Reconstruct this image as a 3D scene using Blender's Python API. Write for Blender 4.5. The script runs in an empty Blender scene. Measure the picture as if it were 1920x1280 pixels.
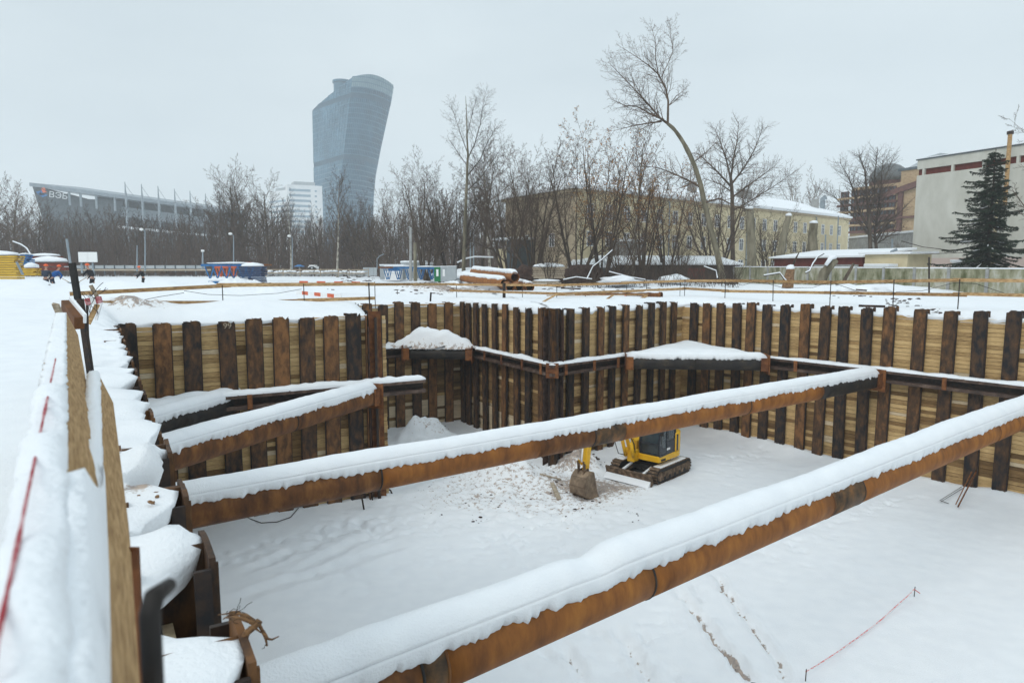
import bpy, math, random
import numpy as np
from math import sin, cos, pi, radians, sqrt, atan2, hypot, exp
from mathutils import Vector, Matrix, noise, Quaternion

SC = bpy.context.scene
COL = SC.collection
# ------------------------------------------------------------------ camera
PITCH = radians(6.24); CAMZ = 1.7
cd = bpy.data.cameras.new('camera'); cam = bpy.data.objects.new('camera', cd); COL.objects.link(cam)
cam.location = (0, 0, CAMZ); cam.rotation_euler = (radians(90) - PITCH, 0, 0)
cd.sensor_width = 36; cd.lens = 24.0; cd.clip_start = 0.05; cd.clip_end = 5000
cd.dof.use_dof = True; cd.dof.focus_distance = 15.0; cd.dof.aperture_fstop = 3.2
SC.camera = cam
# ------------------------------------------------------------------ world
W = bpy.data.worlds.new('World'); SC.world = W; W.use_nodes = True
nt = W.node_tree; nt.nodes.clear()
wo = nt.nodes.new('ShaderNodeOutputWorld'); mx = nt.nodes.new('ShaderNodeMixShader')
sky = nt.nodes.new('ShaderNodeTexSky'); sky.sky_type = 'NISHITA'; sky.sun_disc = False
sky.sun_elevation = radians(38); sky.sun_rotation = radians(215)
b1 = nt.nodes.new('ShaderNodeBackground'); b1.inputs[1].default_value = 0.08
nt.links.new(sky.outputs[0], b1.inputs[0])
b2 = nt.nodes.new('ShaderNodeBackground'); b2.inputs[1].default_value = .87
tc = nt.nodes.new('ShaderNodeTexCoord'); mp = nt.nodes.new('ShaderNodeMapping'); mp.inputs['Scale'].default_value = (1, 1, 3)
nz = nt.nodes.new('ShaderNodeTexNoise'); nz.inputs['Scale'].default_value = 1.6; nz.inputs['Detail'].default_value = 5
cr = nt.nodes.new('ShaderNodeValToRGB')
sx = nt.nodes.new('ShaderNodeSeparateXYZ'); q2 = nt.nodes.new('ShaderNodeMath'); q2.operation = 'MULTIPLY'      # an overcast sky brightens evenly towards the zenith
q3 = nt.nodes.new('ShaderNodeMath'); q3.operation = 'MULTIPLY_ADD'; q3.inputs[1].default_value = .85; q3.inputs[2].default_value = 1.0
vm = nt.nodes.new('ShaderNodeVectorMath'); vm.operation = 'SCALE'
cr.color_ramp.elements[0].position = .3; cr.color_ramp.elements[0].color = (.565, .665, .725, 1)
cr.color_ramp.elements[1].position = .7; cr.color_ramp.elements[1].color = (.715, .812, .860, 1)
for a, b in ((tc.outputs['Generated'], mp.inputs[0]), (mp.outputs[0], nz.inputs[0]), (nz.outputs[0], cr.inputs[0]),
             (cr.outputs[0], vm.inputs[0]), (vm.outputs[0], b2.inputs[0]), (tc.outputs['Generated'], sx.inputs[0]), (sx.outputs[2], q2.inputs[0]), (sx.outputs[2], q2.inputs[1]), (q2.outputs[0], q3.inputs[0]), (q3.outputs[0], vm.inputs['Scale']), (b1.outputs[0], mx.inputs[1]), (b2.outputs[0], mx.inputs[2]), (mx.outputs[0], wo.inputs[0])):
    nt.links.new(a, b)
mx.inputs[0].default_value = 0.95
# ------------------------------------------------------------------ sun (overcast)
sl = bpy.data.lights.new('sun', 'SUN'); sl.energy = 1.0; sl.angle = radians(25); sl.color = (1, .96, .9)
so = bpy.data.objects.new('sun', sl); COL.objects.link(so)
az = radians(215)
sd = Vector((sin(az) * cos(radians(38)), cos(az) * cos(radians(38)), sin(radians(38))))
so.rotation_euler = sd.to_track_quat('Z', 'Y').to_euler()
SC.view_settings.view_transform = 'Standard'; SC.view_settings.look = 'None'
SC.view_settings.exposure = 0.09; SC.view_settings.gamma = 1; SC.view_settings.use_curve_mapping = False
try:
    SC.cycles.use_denoising = True; SC.cycles.volume_bounces = 4; SC.cycles.max_bounces = 8
    SC.cycles.transparent_max_bounces = 8; SC.cycles.use_adaptive_sampling = True
except Exception: pass

# ------------------------------------------------------------------ projection helpers (pixels of the 1920 px photograph -> places)
def ray(px, py):
    u = (px - 960) / 1280; v = (640 - py) / 1280
    return Vector((u, cos(PITCH) + v * sin(PITCH), v * cos(PITCH) - sin(PITCH)))
def G(px, py, z=0.0):
    d = ray(px, py); s = (z - CAMZ) / d.z
    return Vector((d.x * s, d.y * s, z))
def A(px, py, Y):
    d = ray(px, py); s = Y / d.y
    return Vector((d.x * s, Y, CAMZ + d.z * s))
def onwall(px, py, P, D):                 # plan point where the column px meets the vertical plane through P along D
    d = ray(px, py); den = d.x * D[1] - d.y * D[0]
    s = (P[0] * D[1] - P[1] * D[0]) / den
    return Vector((d.x * s, d.y * s))

# ------------------------------------------------------------------ objects
def tag(o, label=None, cat=None, group=None, kind=None):
    if label: o['label'] = label
    if cat: o['category'] = cat
    if group: o['group'] = group
    if kind: o['kind'] = kind
    return o
def empty(name, loc, label, cat, group=None, rz=0):
    o = bpy.data.objects.new(name, None); COL.objects.link(o); o.empty_display_size = .2
    o.location = loc; o.rotation_euler = (0, 0, rz)
    return tag(o, label, cat, group)
def wm(o):
    b = Matrix.Translation(o.location) @ o.rotation_euler.to_matrix().to_4x4() @ Matrix.Diagonal((*o.scale, 1))
    return b if o.parent is None else wm(o.parent) @ o.matrix_parent_inverse @ b
def adopt(o, parent, local=False):
    if parent is not None:
        o.parent = parent
        if not local: o.matrix_parent_inverse = wm(parent).inverted()
    return o
class MB:
    def __init__(s): s.v = []; s.f = []
    def add(s, vs, fs):
        n = len(s.v); s.v.extend([tuple(v) for v in vs]); s.f.extend([tuple(i + n for i in f) for f in fs]); return s
    def box(s, c, d, R=None, j=0):
        x, y, z = d[0] / 2, d[1] / 2, d[2] / 2
        vs = [Vector((a * x, b * y, e * z)) for a in (-1, 1) for b in (-1, 1) for e in (-1, 1)]
        if j: vs = [v + Vector((random.uniform(-j, j), random.uniform(-j, j), random.uniform(-j, j))) for v in vs]
        if R is not None: vs = [R @ v for v in vs]
        c = Vector(c); vs = [v + c for v in vs]
        return s.add(vs, [(0, 1, 3, 2), (4, 6, 7, 5), (0, 4, 5, 1), (2, 3, 7, 6), (0, 2, 6, 4), (1, 5, 7, 3)])
    def bar(s, p, q, w, h, up=(0, 0, 1), j=0):
        p = Vector(p); q = Vector(q); d = q - p; L = d.length; d.normalize(); u = Vector(up)
        y = u.cross(d)
        if y.length < 1e-4: y = Vector((1, 0, 0)).cross(d)
        y.normalize(); z = d.cross(y)
        return s.box((p + q) / 2, (L, w, h), Matrix((d, y, z)).transposed(), j)
    def hexa(s, b, t):                    # four bottom and four top corners, both in order
        return s.add(list(b) + list(t), [(3, 2, 1, 0), (4, 5, 6, 7), (0, 1, 5, 4), (1, 2, 6, 5), (2, 3, 7, 6), (3, 0, 4, 7)])
    def tube(s, pts, rs, n=8, cap=True):
        pts = [Vector(p) for p in pts]
        if not hasattr(rs, '__len__'): rs = [rs] * len(pts)
        b = len(s.v); x = None
        for i, p in enumerate(pts):
            d = (pts[min(i + 1, len(pts) - 1)] - pts[max(i - 1, 0)])
            if d.length < 1e-9: d = Vector((0, 0, 1))
            d.normalize()
            if x is None:
                x = d.orthogonal().normalized()
            else:
                x = (x - d * x.dot(d))
                x = x.normalized() if x.length > 1e-6 else d.orthogonal().normalized()
            y = d.cross(x)
            for k in range(n):
                a = 2 * pi * k / n; s.v.append(tuple(p + (x * cos(a) + y * sin(a)) * rs[i]))
        for i in range(len(pts) - 1):
            for k in range(n):
                k2 = (k + 1) % n
                s.f.append((b + i * n + k, b + i * n + k2, b + (i + 1) * n + k2, b + (i + 1) * n + k))
        if cap:
            s.f.append(tuple(b + k for k in reversed(range(n)))); e = b + (len(pts) - 1) * n
            s.f.append(tuple(e + k for k in range(n)))
        return s
    def pipe(s, p, q, R, r, n=20):        # hollow pipe
        p = Vector(p); q = Vector(q); d = (q - p).normalized(); x = d.orthogonal().normalized(); y = d.cross(x); b = len(s.v)
        for c, rr in ((p, R), (q, R), (q, r), (p, r)):
            for k in range(n):
                a = 2 * pi * k / n; s.v.append(tuple(c + (x * cos(a) + y * sin(a)) * rr))
        for i in range(4):
            j = (i + 1) % 4
            for k in range(n):
                k2 = (k + 1) % n; s.f.append((b + i * n + k, b + i * n + k2, b + j * n + k2, b + j * n + k))
        return s
    def prism(s, poly, z0, z1):
        n = len(poly); b = len(s.v)
        for z in (z0, z1):
            for p in poly: s.v.append((p[0], p[1], z))
        for k in range(n):
            k2 = (k + 1) % n; s.f.append((b + k, b + k2, b + n + k2, b + n + k))
        s.f.append(tuple(b + k for k in reversed(range(n)))); s.f.append(tuple(b + n + k for k in range(n)))
        return s
    def xprism(s, poly, y0, y1, M=None):  # polygon in x,z extruded along y
        n = len(poly); b = len(s.v)
        for y in (y0, y1):
            for p in poly:
                v = Vector((p[0], y, p[1])); s.v.append(tuple(M @ v if M is not None else v))
        for k in range(n):
            k2 = (k + 1) % n; s.f.append((b + k, b + n + k, b + n + k2, b + k2))
        s.f.append(tuple(b + k for k in range(n))); s.f.append(tuple(b + n + k for k in reversed(range(n))))
        return s
    def blob(s, c, r, jit=.15, seg=10, rings=6, seed=0, flat=None):
        b = len(s.v); c = Vector(c)
        for i in range(rings + 1):
            th = pi * i / rings
            for k in range(seg):
                a = 2 * pi * k / seg; d = Vector((sin(th) * cos(a), sin(th) * sin(a), cos(th)))
                m = 1 + jit * noise.noise(d * 1.7 + Vector((seed * 3.1, seed, 0))) * 2
                p = Vector((d.x * r[0], d.y * r[1], d.z * r[2])) * m
                if flat is not None and p.z < flat: p.z = flat
                s.v.append(tuple(c + p))
        for i in range(rings):
            for k in range(seg):
                k2 = (k + 1) % seg; s.f.append((b + i * seg + k, b + (i + 1) * seg + k, b + (i + 1) * seg + k2, b + i * seg + k2))
        return s
    def mesh(s, name, smooth=False):
        m = bpy.data.meshes.new(name); m.from_pydata(s.v, [], s.f)
        if smooth: m.polygons.foreach_set('use_smooth', [True] * len(m.polygons))
        m.update(); return m
    def build(s, name, mat, parent=None, smooth=False, local=False, bevel=0):
        m = s.mesh(name, smooth); m.materials.append(mat)
        o = bpy.data.objects.new(name, m); COL.objects.link(o); adopt(o, parent, local)
        if bevel:
            md = o.modifiers.new('bevel', 'BEVEL'); md.width = bevel; md.segments = 2; md.limit_method = 'ANGLE'
        return o
def solo(name, mb, mat, base, label, cat, group=None, smooth=False, bevel=0):   # a thing that is a single mesh, origin at its base
    base = Vector(base); mb.v = [tuple(Vector(v) - base) for v in mb.v]
    o = mb.build(name, mat, None, smooth, bevel=bevel); o.location = base
    return tag(o, label, cat, group)
def grid_mesh(name, V, F, mat, smooth=True, attrs=None):
    m = bpy.data.meshes.new(name); V = np.asarray(V, dtype=np.float32); F = np.asarray(F, dtype=np.int32)
    k = F.shape[1]
    m.vertices.add(len(V)); m.vertices.foreach_set('co', V.ravel())
    m.loops.add(F.size); m.loops.foreach_set('vertex_index', F.ravel())
    m.polygons.add(len(F)); m.polygons.foreach_set('loop_start', np.arange(0, F.size, k, dtype=np.int32))
    try: m.polygons.foreach_set('loop_total', np.full(len(F), k, dtype=np.int32))
    except Exception: pass
    m.polygons.foreach_set('use_smooth', np.full(len(F), smooth))
    m.update(calc_edges=True); m.validate()
    if attrs:
        for n_, a in attrs.items():
            at = m.attributes.new(n_, 'FLOAT', 'POINT'); at.data.foreach_set('value', np.asarray(a, dtype=np.float32))
    m.materials.append(mat)
    o = bpy.data.objects.new(name, m); COL.objects.link(o)
    return o
def copy_tree(o, parent=None):
    c = o.copy(); COL.objects.link(c)
    if parent is not None: c.parent = parent; c.matrix_parent_inverse = o.matrix_parent_inverse.copy()
    for ch in list(o.children): copy_tree(ch, c)
    return c
def text_mesh(s, size, name, mat, M, parent, extrude=.004):
    cu = bpy.data.curves.new(name, 'FONT'); cu.body = s; cu.size = size; cu.extrude = extrude; cu.align_x = 'CENTER'
    t = bpy.data.objects.new(name, cu); COL.objects.link(t)
    bpy.context.view_layer.update()
    me = bpy.data.meshes.new_from_object(t); bpy.data.objects.remove(t)
    me.transform(M); me.materials.clear(); me.materials.append(mat); me.name = name
    o = bpy.data.objects.new(name, me); COL.objects.link(o); adopt(o, parent); return o

# ------------------------------------------------------------------ materials
def M_(name, c1, c2=None, c3=None, scale=(1, 1, 1), ns=4, detail=6, lo=.35, hi=.65, rough=.8, bump=.25, bd=.02, rnd=0., metal=0., coord='Position', spec=.3, attr=False, hue=None):
    m = bpy.data.materials.new(name); m.use_nodes = True; t = m.node_tree; N = t.nodes; L = t.links
    p = N['Principled BSDF']; p.inputs['Roughness'].default_value = rough; p.inputs['Metallic'].default_value = metal
    p.inputs['Specular IOR Level'].default_value = spec
    if coord == 'Position': src = N.new('ShaderNodeNewGeometry').outputs['Position']
    else: src = N.new('ShaderNodeTexCoord').outputs[coord]
    mpn = N.new('ShaderNodeMapping'); mpn.inputs['Scale'].default_value = scale; L.new(src, mpn.inputs[0])
    oi = N.new('ShaderNodeObjectInfo')
    rv = oi.outputs['Random']
    if attr:
        an = N.new('ShaderNodeAttribute'); an.attribute_name = 'rnd'
        ad = N.new('ShaderNodeMath'); ad.operation = 'ADD'; L.new(rv, ad.inputs[0]); L.new(an.outputs['Fac'], ad.inputs[1])
        fr = N.new('ShaderNodeMath'); fr.operation = 'FRACT'; L.new(ad.outputs[0], fr.inputs[0]); rv = fr.outputs[0]
    ml = N.new('ShaderNodeMath'); ml.operation = 'MULTIPLY'; ml.inputs[1].default_value = 37.; L.new(rv, ml.inputs[0])
    nz = N.new('ShaderNodeTexNoise'); nz.noise_dimensions = '4D'; nz.inputs['Scale'].default_value = ns; nz.inputs['Detail'].default_value = detail
    nz.inputs['Roughness'].default_value = .62
    L.new(mpn.outputs[0], nz.inputs['Vector'])
    if rnd or attr: L.new(ml.outputs[0], nz.inputs['W'])
    c2 = c2 or tuple(x * .8 for x in c1)
    r = N.new('ShaderNodeValToRGB'); e = r.color_ramp.elements
    e[0].position = lo; e[0].color = (*c1, 1); e[1].position = hi; e[1].color = (*c2, 1)
    if c3: x = e.new((lo + hi) / 2 + .02); x.color = (*c3, 1)
    if rnd:
        sh = N.new('ShaderNodeMapRange'); sh.inputs['To Min'].default_value = -rnd; sh.inputs['To Max'].default_value = rnd; L.new(rv, sh.inputs[0])
        a2 = N.new('ShaderNodeMath'); a2.operation = 'ADD'; L.new(nz.outputs[0], a2.inputs[0]); L.new(sh.outputs[0], a2.inputs[1]); L.new(a2.outputs[0], r.inputs[0])
    else: L.new(nz.outputs[0], r.inputs[0])
    L.new(r.outputs[0], p.inputs['Base Color'])
    if bump:
        b = N.new('ShaderNodeBump'); b.inputs['Strength'].default_value = bump; b.inputs['Distance'].default_value = bd
        L.new(nz.outputs[0], b.inputs['Height']); L.new(b.outputs[0], p.inputs['Normal'])
    m['_r'] = 1
    return m
def snow_mat(name, dirt=False, tint=(.84, .86, .88)):
    m = bpy.data.materials.new(name); m.use_nodes = True; t = m.node_tree; N = t.nodes; L = t.links
    p = N['Principled BSDF']; p.inputs['Roughness'].default_value = .75; p.inputs['Specular IOR Level'].default_value = .25
    g = N.new('ShaderNodeNewGeometry')
    n1 = N.new('ShaderNodeTexNoise'); n1.inputs['Scale'].default_value = 2.2; n1.inputs['Detail'].default_value = 8; L.new(g.outputs['Position'], n1.inputs[0])
    n2 = N.new('ShaderNodeTexNoise'); n2.inputs['Scale'].default_value = 38; n2.inputs['Detail'].default_value = 5; L.new(g.outputs['Position'], n2.inputs[0])
    b1 = N.new('ShaderNodeBump'); b1.inputs['Strength'].default_value = .25; b1.inputs['Distance'].default_value = .06; L.new(n1.outputs[0], b1.inputs['Height'])
    b2 = N.new('ShaderNodeBump'); b2.inputs['Strength'].default_value = .5; b2.inputs['Distance'].default_value = .02; L.new(n2.outputs[0], b2.inputs['Height']); L.new(b1.outputs[0], b2.inputs['Normal'])
    L.new(b2.outputs[0], p.inputs['Normal'])
    r = N.new('ShaderNodeValToRGB'); e = r.color_ramp.elements
    e[0].position = .3; e[0].color = (tint[0] * .95, tint[1] * .955, tint[2] * .965, 1); e[1].position = .65; e[1].color = (*tint, 1)
    L.new(n1.outputs[0], r.inputs[0]); out = r.outputs[0]
    if dirt:
        an = N.new('ShaderNodeAttribute'); an.attribute_name = 'dirt'
        n3 = N.new('ShaderNodeTexNoise'); n3.inputs['Scale'].default_value = 5.5; n3.inputs['Detail'].default_value = 9; n3.inputs['Roughness'].default_value = .75
        mp3 = N.new('ShaderNodeMapping'); mp3.inputs['Scale'].default_value = (1, 1, 1); L.new(g.outputs['Position'], mp3.inputs[0]); L.new(mp3.outputs[0], n3.inputs[0])
        mr = N.new('ShaderNodeMath'); mr.operation = 'MULTIPLY'; mr.inputs[1].default_value = .5; L.new(an.outputs['Fac'], mr.inputs[0])
        ad = N.new('ShaderNodeMath'); ad.operation = 'ADD'; L.new(n3.outputs[0], ad.inputs[0]); L.new(mr.outputs[0], ad.inputs[1])
        st = N.new('ShaderNodeMapRange'); st.inputs['From Min'].default_value = .84; st.inputs['From Max'].default_value = .90; L.new(ad.outputs[0], st.inputs[0])
        n4 = N.new('ShaderNodeTexNoise'); n4.inputs['Scale'].default_value = 11; n4.inputs['Detail'].default_value = 4; L.new(g.outputs['Position'], n4.inputs[0])
        rr = N.new('ShaderNodeValToRGB'); e = rr.color_ramp.elements; e[0].position = .35; e[0].color = (.09, .06, .045, 1); e[1].position = .7; e[1].color = (.42, .29, .2, 1); L.new(n4.outputs[0], rr.inputs[0])
        ms = N.new('ShaderNodeMath'); ms.operation = 'MULTIPLY'; ms.inputs[1].default_value = .8; L.new(st.outputs[0], ms.inputs[0])
        # faint soil tint where the snow is trodden
        tn = N.new('ShaderNodeMix'); tn.data_type = 'RGBA'; tn.inputs['B'].default_value = (.66, .58, .5, 1); L.new(out, tn.inputs['A'])
        tf = N.new('ShaderNodeMath'); tf.operation = 'MULTIPLY'; tf.inputs[1].default_value = .20; L.new(an.outputs['Fac'], tf.inputs[0]); L.new(tf.outputs[0], tn.inputs['Factor'])
        mm = N.new('ShaderNodeMix'); mm.data_type = 'RGBA'; L.new(tn.outputs['Result'], mm.inputs['A']); L.new(rr.outputs[0], mm.inputs['B']); L.new(ms.outputs[0], mm.inputs['Factor'])
        out = mm.outputs['Result']
    L.new(out, p.inputs['Base Color'])
    return m
def ridge_wood(name, c1, c2, c3, rnd=.12, attr=False):   # horizontal boards: long grain along the wall
    m = M_(name, c1, c2, c3, scale=(2.2, 2.2, 30), ns=2.6, detail=11, lo=.20, hi=.80, rough=.85, bump=.5, bd=.02, rnd=rnd, attr=attr)
    return m
SNOW = snow_mat('snow'); SNOWD = snow_mat('trodden_snow', True)
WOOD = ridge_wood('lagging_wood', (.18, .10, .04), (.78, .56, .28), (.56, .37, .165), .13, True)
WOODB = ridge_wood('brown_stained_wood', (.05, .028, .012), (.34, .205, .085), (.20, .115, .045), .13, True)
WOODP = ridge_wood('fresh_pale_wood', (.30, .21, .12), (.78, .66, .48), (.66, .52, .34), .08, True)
WOODL = M_('rail_wood', (.22, .12, .05), (.6, .4, .2), (.42, .26, .12), scale=(1, 1, 4), ns=6, rough=.85, bump=.3, rnd=.06)
WOODN = M_('near_rail_wood', (.24, .135, .055), (.52, .34, .17), (.4, .25, .11), scale=(3, 1.2, 14), ns=5, rough=.85, bump=.4, bd=.01)
WOODG = M_('grey_weathered_wood', (.2, .15, .1), (.5, .42, .32), scale=(2, 2, 8), ns=5, rnd=.06)
PILE = M_('pile_steel', (.010, .010, .012), (.22, .098, .034), (.085, .042, .018), scale=(1.6, 1.6, .7), ns=3.4, detail=11, lo=.34, hi=.72, rough=.72, bump=.35, bd=.015, rnd=.115, metal=.0, spec=.35)
PILEK = M_('pile_steel_brown', (.014, .012, .012), (.23, .105, .036), (.10, .048, .02), scale=(1.5, 1.5, .7), ns=3.6, detail=9, lo=.33, hi=.7, rough=.72, bump=.35, bd=.015, rnd=.13, spec=.35)
RUST = M_('rusty_pipe', (.12, .040, .010), (.42, .165, .028), (.27, .098, .018), scale=(1.6, 1.6, .5), ns=2.4, detail=11, lo=.26, hi=.74, rough=.68, bump=.2, bd=.01, spec=.35)
RUSTB = M_('brown_rusty_pipe', (.05, .020, .008), (.25, .105, .026), (.145, .055, .015), scale=(1.5, 1.5, .5), ns=2.6, detail=10, lo=.32, hi=.68, rough=.65, bump=.2, bd=.01)
RUSTM = M_('mottled_dark_pipe', (.03, .022, .016), (.26, .11, .03), (.12, .065, .028), ns=3.2, detail=10, lo=.36, hi=.66, rough=.65, bump=.3, bd=.015)
RUSTD = M_('blackened_pipe', (.012, .012, .013), (.085, .06, .035), (.03, .024, .02), ns=2.5, detail=9, lo=.35, hi=.75, rough=.6, bump=.25, bd=.012)
PLATE = M_('rust_plate', (.09, .03, .012), (.26, .10, .03), ns=5, detail=7, rough=.75, bump=.2, rnd=.1)
WALE = M_('waler_steel', (.035, .024, .02), (.15, .10, .075), (.08, .05, .038), ns=3, detail=8, rough=.65, bump=.2, rnd=.08)
DARK = M_('dark_steel', (.012, .012, .014), (.05, .03, .02), ns=9, rough=.6)
SOIL = M_('brown_soil', (.10, .055, .03), (.32, .19, .10), ns=7, detail=9, rough=.95, bump=.8, bd=.05)
SOILD = M_('dark_soil', (.02, .014, .012), (.09, .05, .038), ns=5, detail=9, rough=.95, bump=.9, bd=.08)
BLACK = M_('black_rubber', (.012, .012, .013), (.03, .028, .026), ns=20, rough=.7, bump=.1)
print('materials ok')
# ================================================================== PLAN OF THE PIT
FZ = -7.18
R0 = Vector((12.5, 32.4)); RD = Vector((.632, -.775)).normalized()
C1 = Vector((9.18, 36.5)); C2 = Vector((1.85, 30.2)); C3 = Vector((-3.0, 38.4)); C4 = Vector((-8.4, 35.2))
C5 = Vector((-5.05, 25.4)); C6 = Vector((-12.35, 21.3)); J0 = Vector((4.22, -6.0)); RE = R0 + RD * 27
def JL(y): return Vector((.577 - .607 * y, y))
POLY = [J0, C6, C5, C4, C3, C2, C1, RE]
def v3(p, z): return Vector((p[0], p[1], z))
CEN = Vector((6., 12.))
def nrm(P, Q):                            # plan normal of the wall P-Q towards the pit
    d = (Q - P).normalized(); n = Vector((-d.y, d.x))
    return n if n.dot(CEN - P) > 0 else -n
PA = np.array([[p.x, p.y] for p in POLY])
def pdist(X, Y):                          # signed distance to the pit outline, negative inside
    d = np.full(X.shape, 1e9); ins = np.zeros(X.shape, bool)
    for i in range(len(PA)):
        a = PA[i]; b = PA[(i + 1) % len(PA)]; ab = b - a
        tt = np.clip(((X - a[0]) * ab[0] + (Y - a[1]) * ab[1]) / (ab @ ab), 0, 1)
        d = np.minimum(d, np.hypot(X - a[0] - tt * ab[0], Y - a[1] - tt * ab[1]))
        c = ((a[1] > Y) != (b[1] > Y)) & (X < (b[0] - a[0]) * (Y - a[1]) / (b[1] - a[1] + 1e-12) + a[0]); ins ^= c
    return np.where(ins, -d, d)
NT = {}
def vnoise(X, Y, s, seed=0):              # smooth value noise
    if seed not in NT: NT[seed] = np.random.RandomState(seed).rand(256, 256)
    Tt = NT[seed]; x = X * s + 1000.3; y = Y * s + 1000.7
    xi = np.floor(x).astype(int); yi = np.floor(y).astype(int); fx = x - xi; fy = y - yi
    fx = fx * fx * (3 - 2 * fx); fy = fy * fy * (3 - 2 * fy)
    g = lambda i, j: Tt[(xi + i) % 256, (yi + j) % 256]
    return (g(0, 0) * (1 - fx) + g(1, 0) * fx) * (1 - fy) + (g(0, 1) * (1 - fx) + g(1, 1) * fx) * fy - .5
def fbm(X, Y, s, o=4, seed=0):
    r = 0; a = 1
    for k in range(o): r = r + a * vnoise(X, Y, s * 2 ** k, seed + k); a *= .5
    return r
def gauss(X, Y, cx, cy, sx, sy, rot=0):
    dx = X - cx; dy = Y - cy; u = dx * cos(rot) + dy * sin(rot); v = -dx * sin(rot) + dy * cos(rot)
    return np.exp(-(u / sx) ** 2 - (v / sy) ** 2)
# pile positions read off the photograph
PX = {'K': [236, 303, 359, 424, 476, 527, 576, 621, 663, 703], 'L': [842, 811, 780, 749, 719, 689, 664],
      'N': [1013, 989, 966, 945, 925, 906, 890, 876, 865], 'M': [1072, 1101, 1129, 1151, 1176, 1201, 1224, 1246, 1266],
      'R': [1300, 1324, 1350, 1380, 1407, 1437, 1471, 1509, 1547, 1581, 1624, 1667, 1725, 1782, 1838, 1901, 1972, 2052, 2145]}
JY = [-4.6, -3.4, -2.2, -1.05, .05, 1.05, 2.0, 2.96, 3.95, 5.08, 6.15, 7.15, 8.15, 9.2, 10.25, 11.3, 12.4, 13.5, 14.6, 15.7, 16.8, 17.9, 19.0, 20.2]
RECESS = .30
def jrec(y):                              # how far the snow edge falls back between the piles of the near wall
    m, q = min((abs(y - q + .08 * sin(q * 9)), q) for q in JY)
    amp = RECESS * (1.1 if y < 5.5 else .62) * (1 + .6 * sin(q * 13)); return amp * (1 - exp(-(m / (.27 + .06 * sin(q * 7))) ** 2.6)) + .07 * noise.noise(Vector((y * 2.2, 0, 0))) + .06 * noise.noise(Vector((y * 7, 0, 0))) + .035 * noise.noise(Vector((y * 23, 4, 0)))
# ------------------------------------------------------------------ ground (one sheet to the horizon, open over the pit)
def boundary():
    pts = []
    L = (C6 - J0).length; nj = int(L / .09); d = (C6 - J0).normalized(); n = nrm(J0, C6)
    for i in range(nj):
        p = J0 + d * (L * i / nj); r = jrec(p.y); tip = max(0, 1 - r / RECESS)
        q = p + n * (-.03 - r + .04 * noise.noise(Vector((p.y * 3, 1, 0)))); near = 1
        q0 = p - n * .05
        pts.append((q.x, q.y, (.05 + .06 * noise.noise(Vector((p.y * 2.3, 5, 0)))) * tip - .02 - .07 * (1 - tip), 1., q0.x, q0.y))
    for P, Q, zt in ((C6, C5, -.16), (C5, C4, -.3), (C4, C3, -.42), (C3, C2, -.38), (C2, C1, -.36), (C1, RE, -.30)):
        L = (Q - P).length; k = int(L / .22); d = (Q - P).normalized(); n = nrm(P, Q)
        for i in range(k):
            p = P + d * (L * i / k); w = min(1, i / 3., (k - i) / 3.)
            off = .17 + .06 * noise.noise(Vector((p.x * 2, p.y * 2, 3)))
            q = p - n * off
            pts.append((q.x, q.y, zt + .08 * noise.noise(Vector((p.x * 1.3, p.y * 1.3, 9))) + .05 * noise.noise(Vector((p.x * 5, p.y * 5, 9))), 0., (p - n * .17).x, (p - n * .17).y))
    return np.array(pts)
BD = boundary(); nb = len(BD)
rad = [0, .04, .1, .18, .28, .4, .55, .72, .92, 1.15, 1.4, 1.7, 2.05, 2.45, 2.9, 3.4, 4, 4.6, 5.3, 6, 6.8, 7.7, 8.6, 9.6, 10.6, 11.6, 12.6, 13.6, 14.6, 15.6, 16.6, 17.6, 18.7, 20, 21.3, 22.6, 24, 25.5, 27, 28.5, 30, 32, 34, 36, 38.5, 41, 44, 48, 53, 60, 70, 85, 110, 150, 210, 300, 420, 600, 850]
dirx = BD[:, 4] - CEN.x; diry = BD[:, 5] - CEN.y; dl = np.hypot(dirx, diry); dirx /= dl; diry /= dl
RR = np.array(rad)[:, None]
at_ = np.exp(-RR / .45); X = BD[None, :, 4] + dirx[None] * RR + (BD[:, 0] - BD[:, 4])[None] * at_; Y = BD[None, :, 5] + diry[None] * RR + (BD[:, 1] - BD[:, 5])[None] * at_
DD = np.abs(pdist(X, Y)); isj = BD[None, :, 3]
def ground_h(X, Y):
    h = .22 * fbm(X, Y, .12, 4, 3) + .05 * fbm(X, Y, .9, 3, 9)
    h = h * np.clip(np.hypot(X, Y) / 12, .25, 1)
    berm = np.exp(-((Y - 45.5 - .10 * X) / 2.6) ** 2) * 1 / (1 + np.exp((X + 13) / 2.5)) * (.95 + .9 * fbm(X, Y, .7, 4, 5))
    h = h + np.clip(berm, 0, 2) * .85
    h = h + .85 * gauss(X, Y, -20, 20, 9, 6, .3)                            # drift beside the fence
    h = h + .28 * gauss(X, Y, -6.5, 27.5, 4.5, 1.6, .5) + .25 * gauss(X, Y, -9.5, 25., 2.2, .9, .5)
    h = h + .5 * gauss(X, Y, -5.5, 45.0, 3.5, 1.6, 0) * (1 + fbm(X, Y, 1.3, 2, 1))
    for cx, cy, sx, sy, a in ((-3, 58, 5, 2, .6), (21.5, 46, 2.6, 1.6, .55), (27, 50, 5, 2, .5), (12, 60, 7, 3, .5), (0, 66, 8, 3, .5), (5, 52, 3, 1.5, .2)):
        h = h + a * gauss(X, Y, cx, cy, sx, sy) * (1 + .6 * fbm(X, Y, 1.1, 3, 2))
    h = np.where(np.hypot(X, Y) > 120, h * .3, h)
    return h
Hh = ground_h(X, Y)
bl = np.exp(-(RR / np.where(isj > 0, .55, .5)))
Hh = Hh * (1 - bl) + BD[None, :, 2] * bl + np.where(isj > 0, .0, .0)
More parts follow.
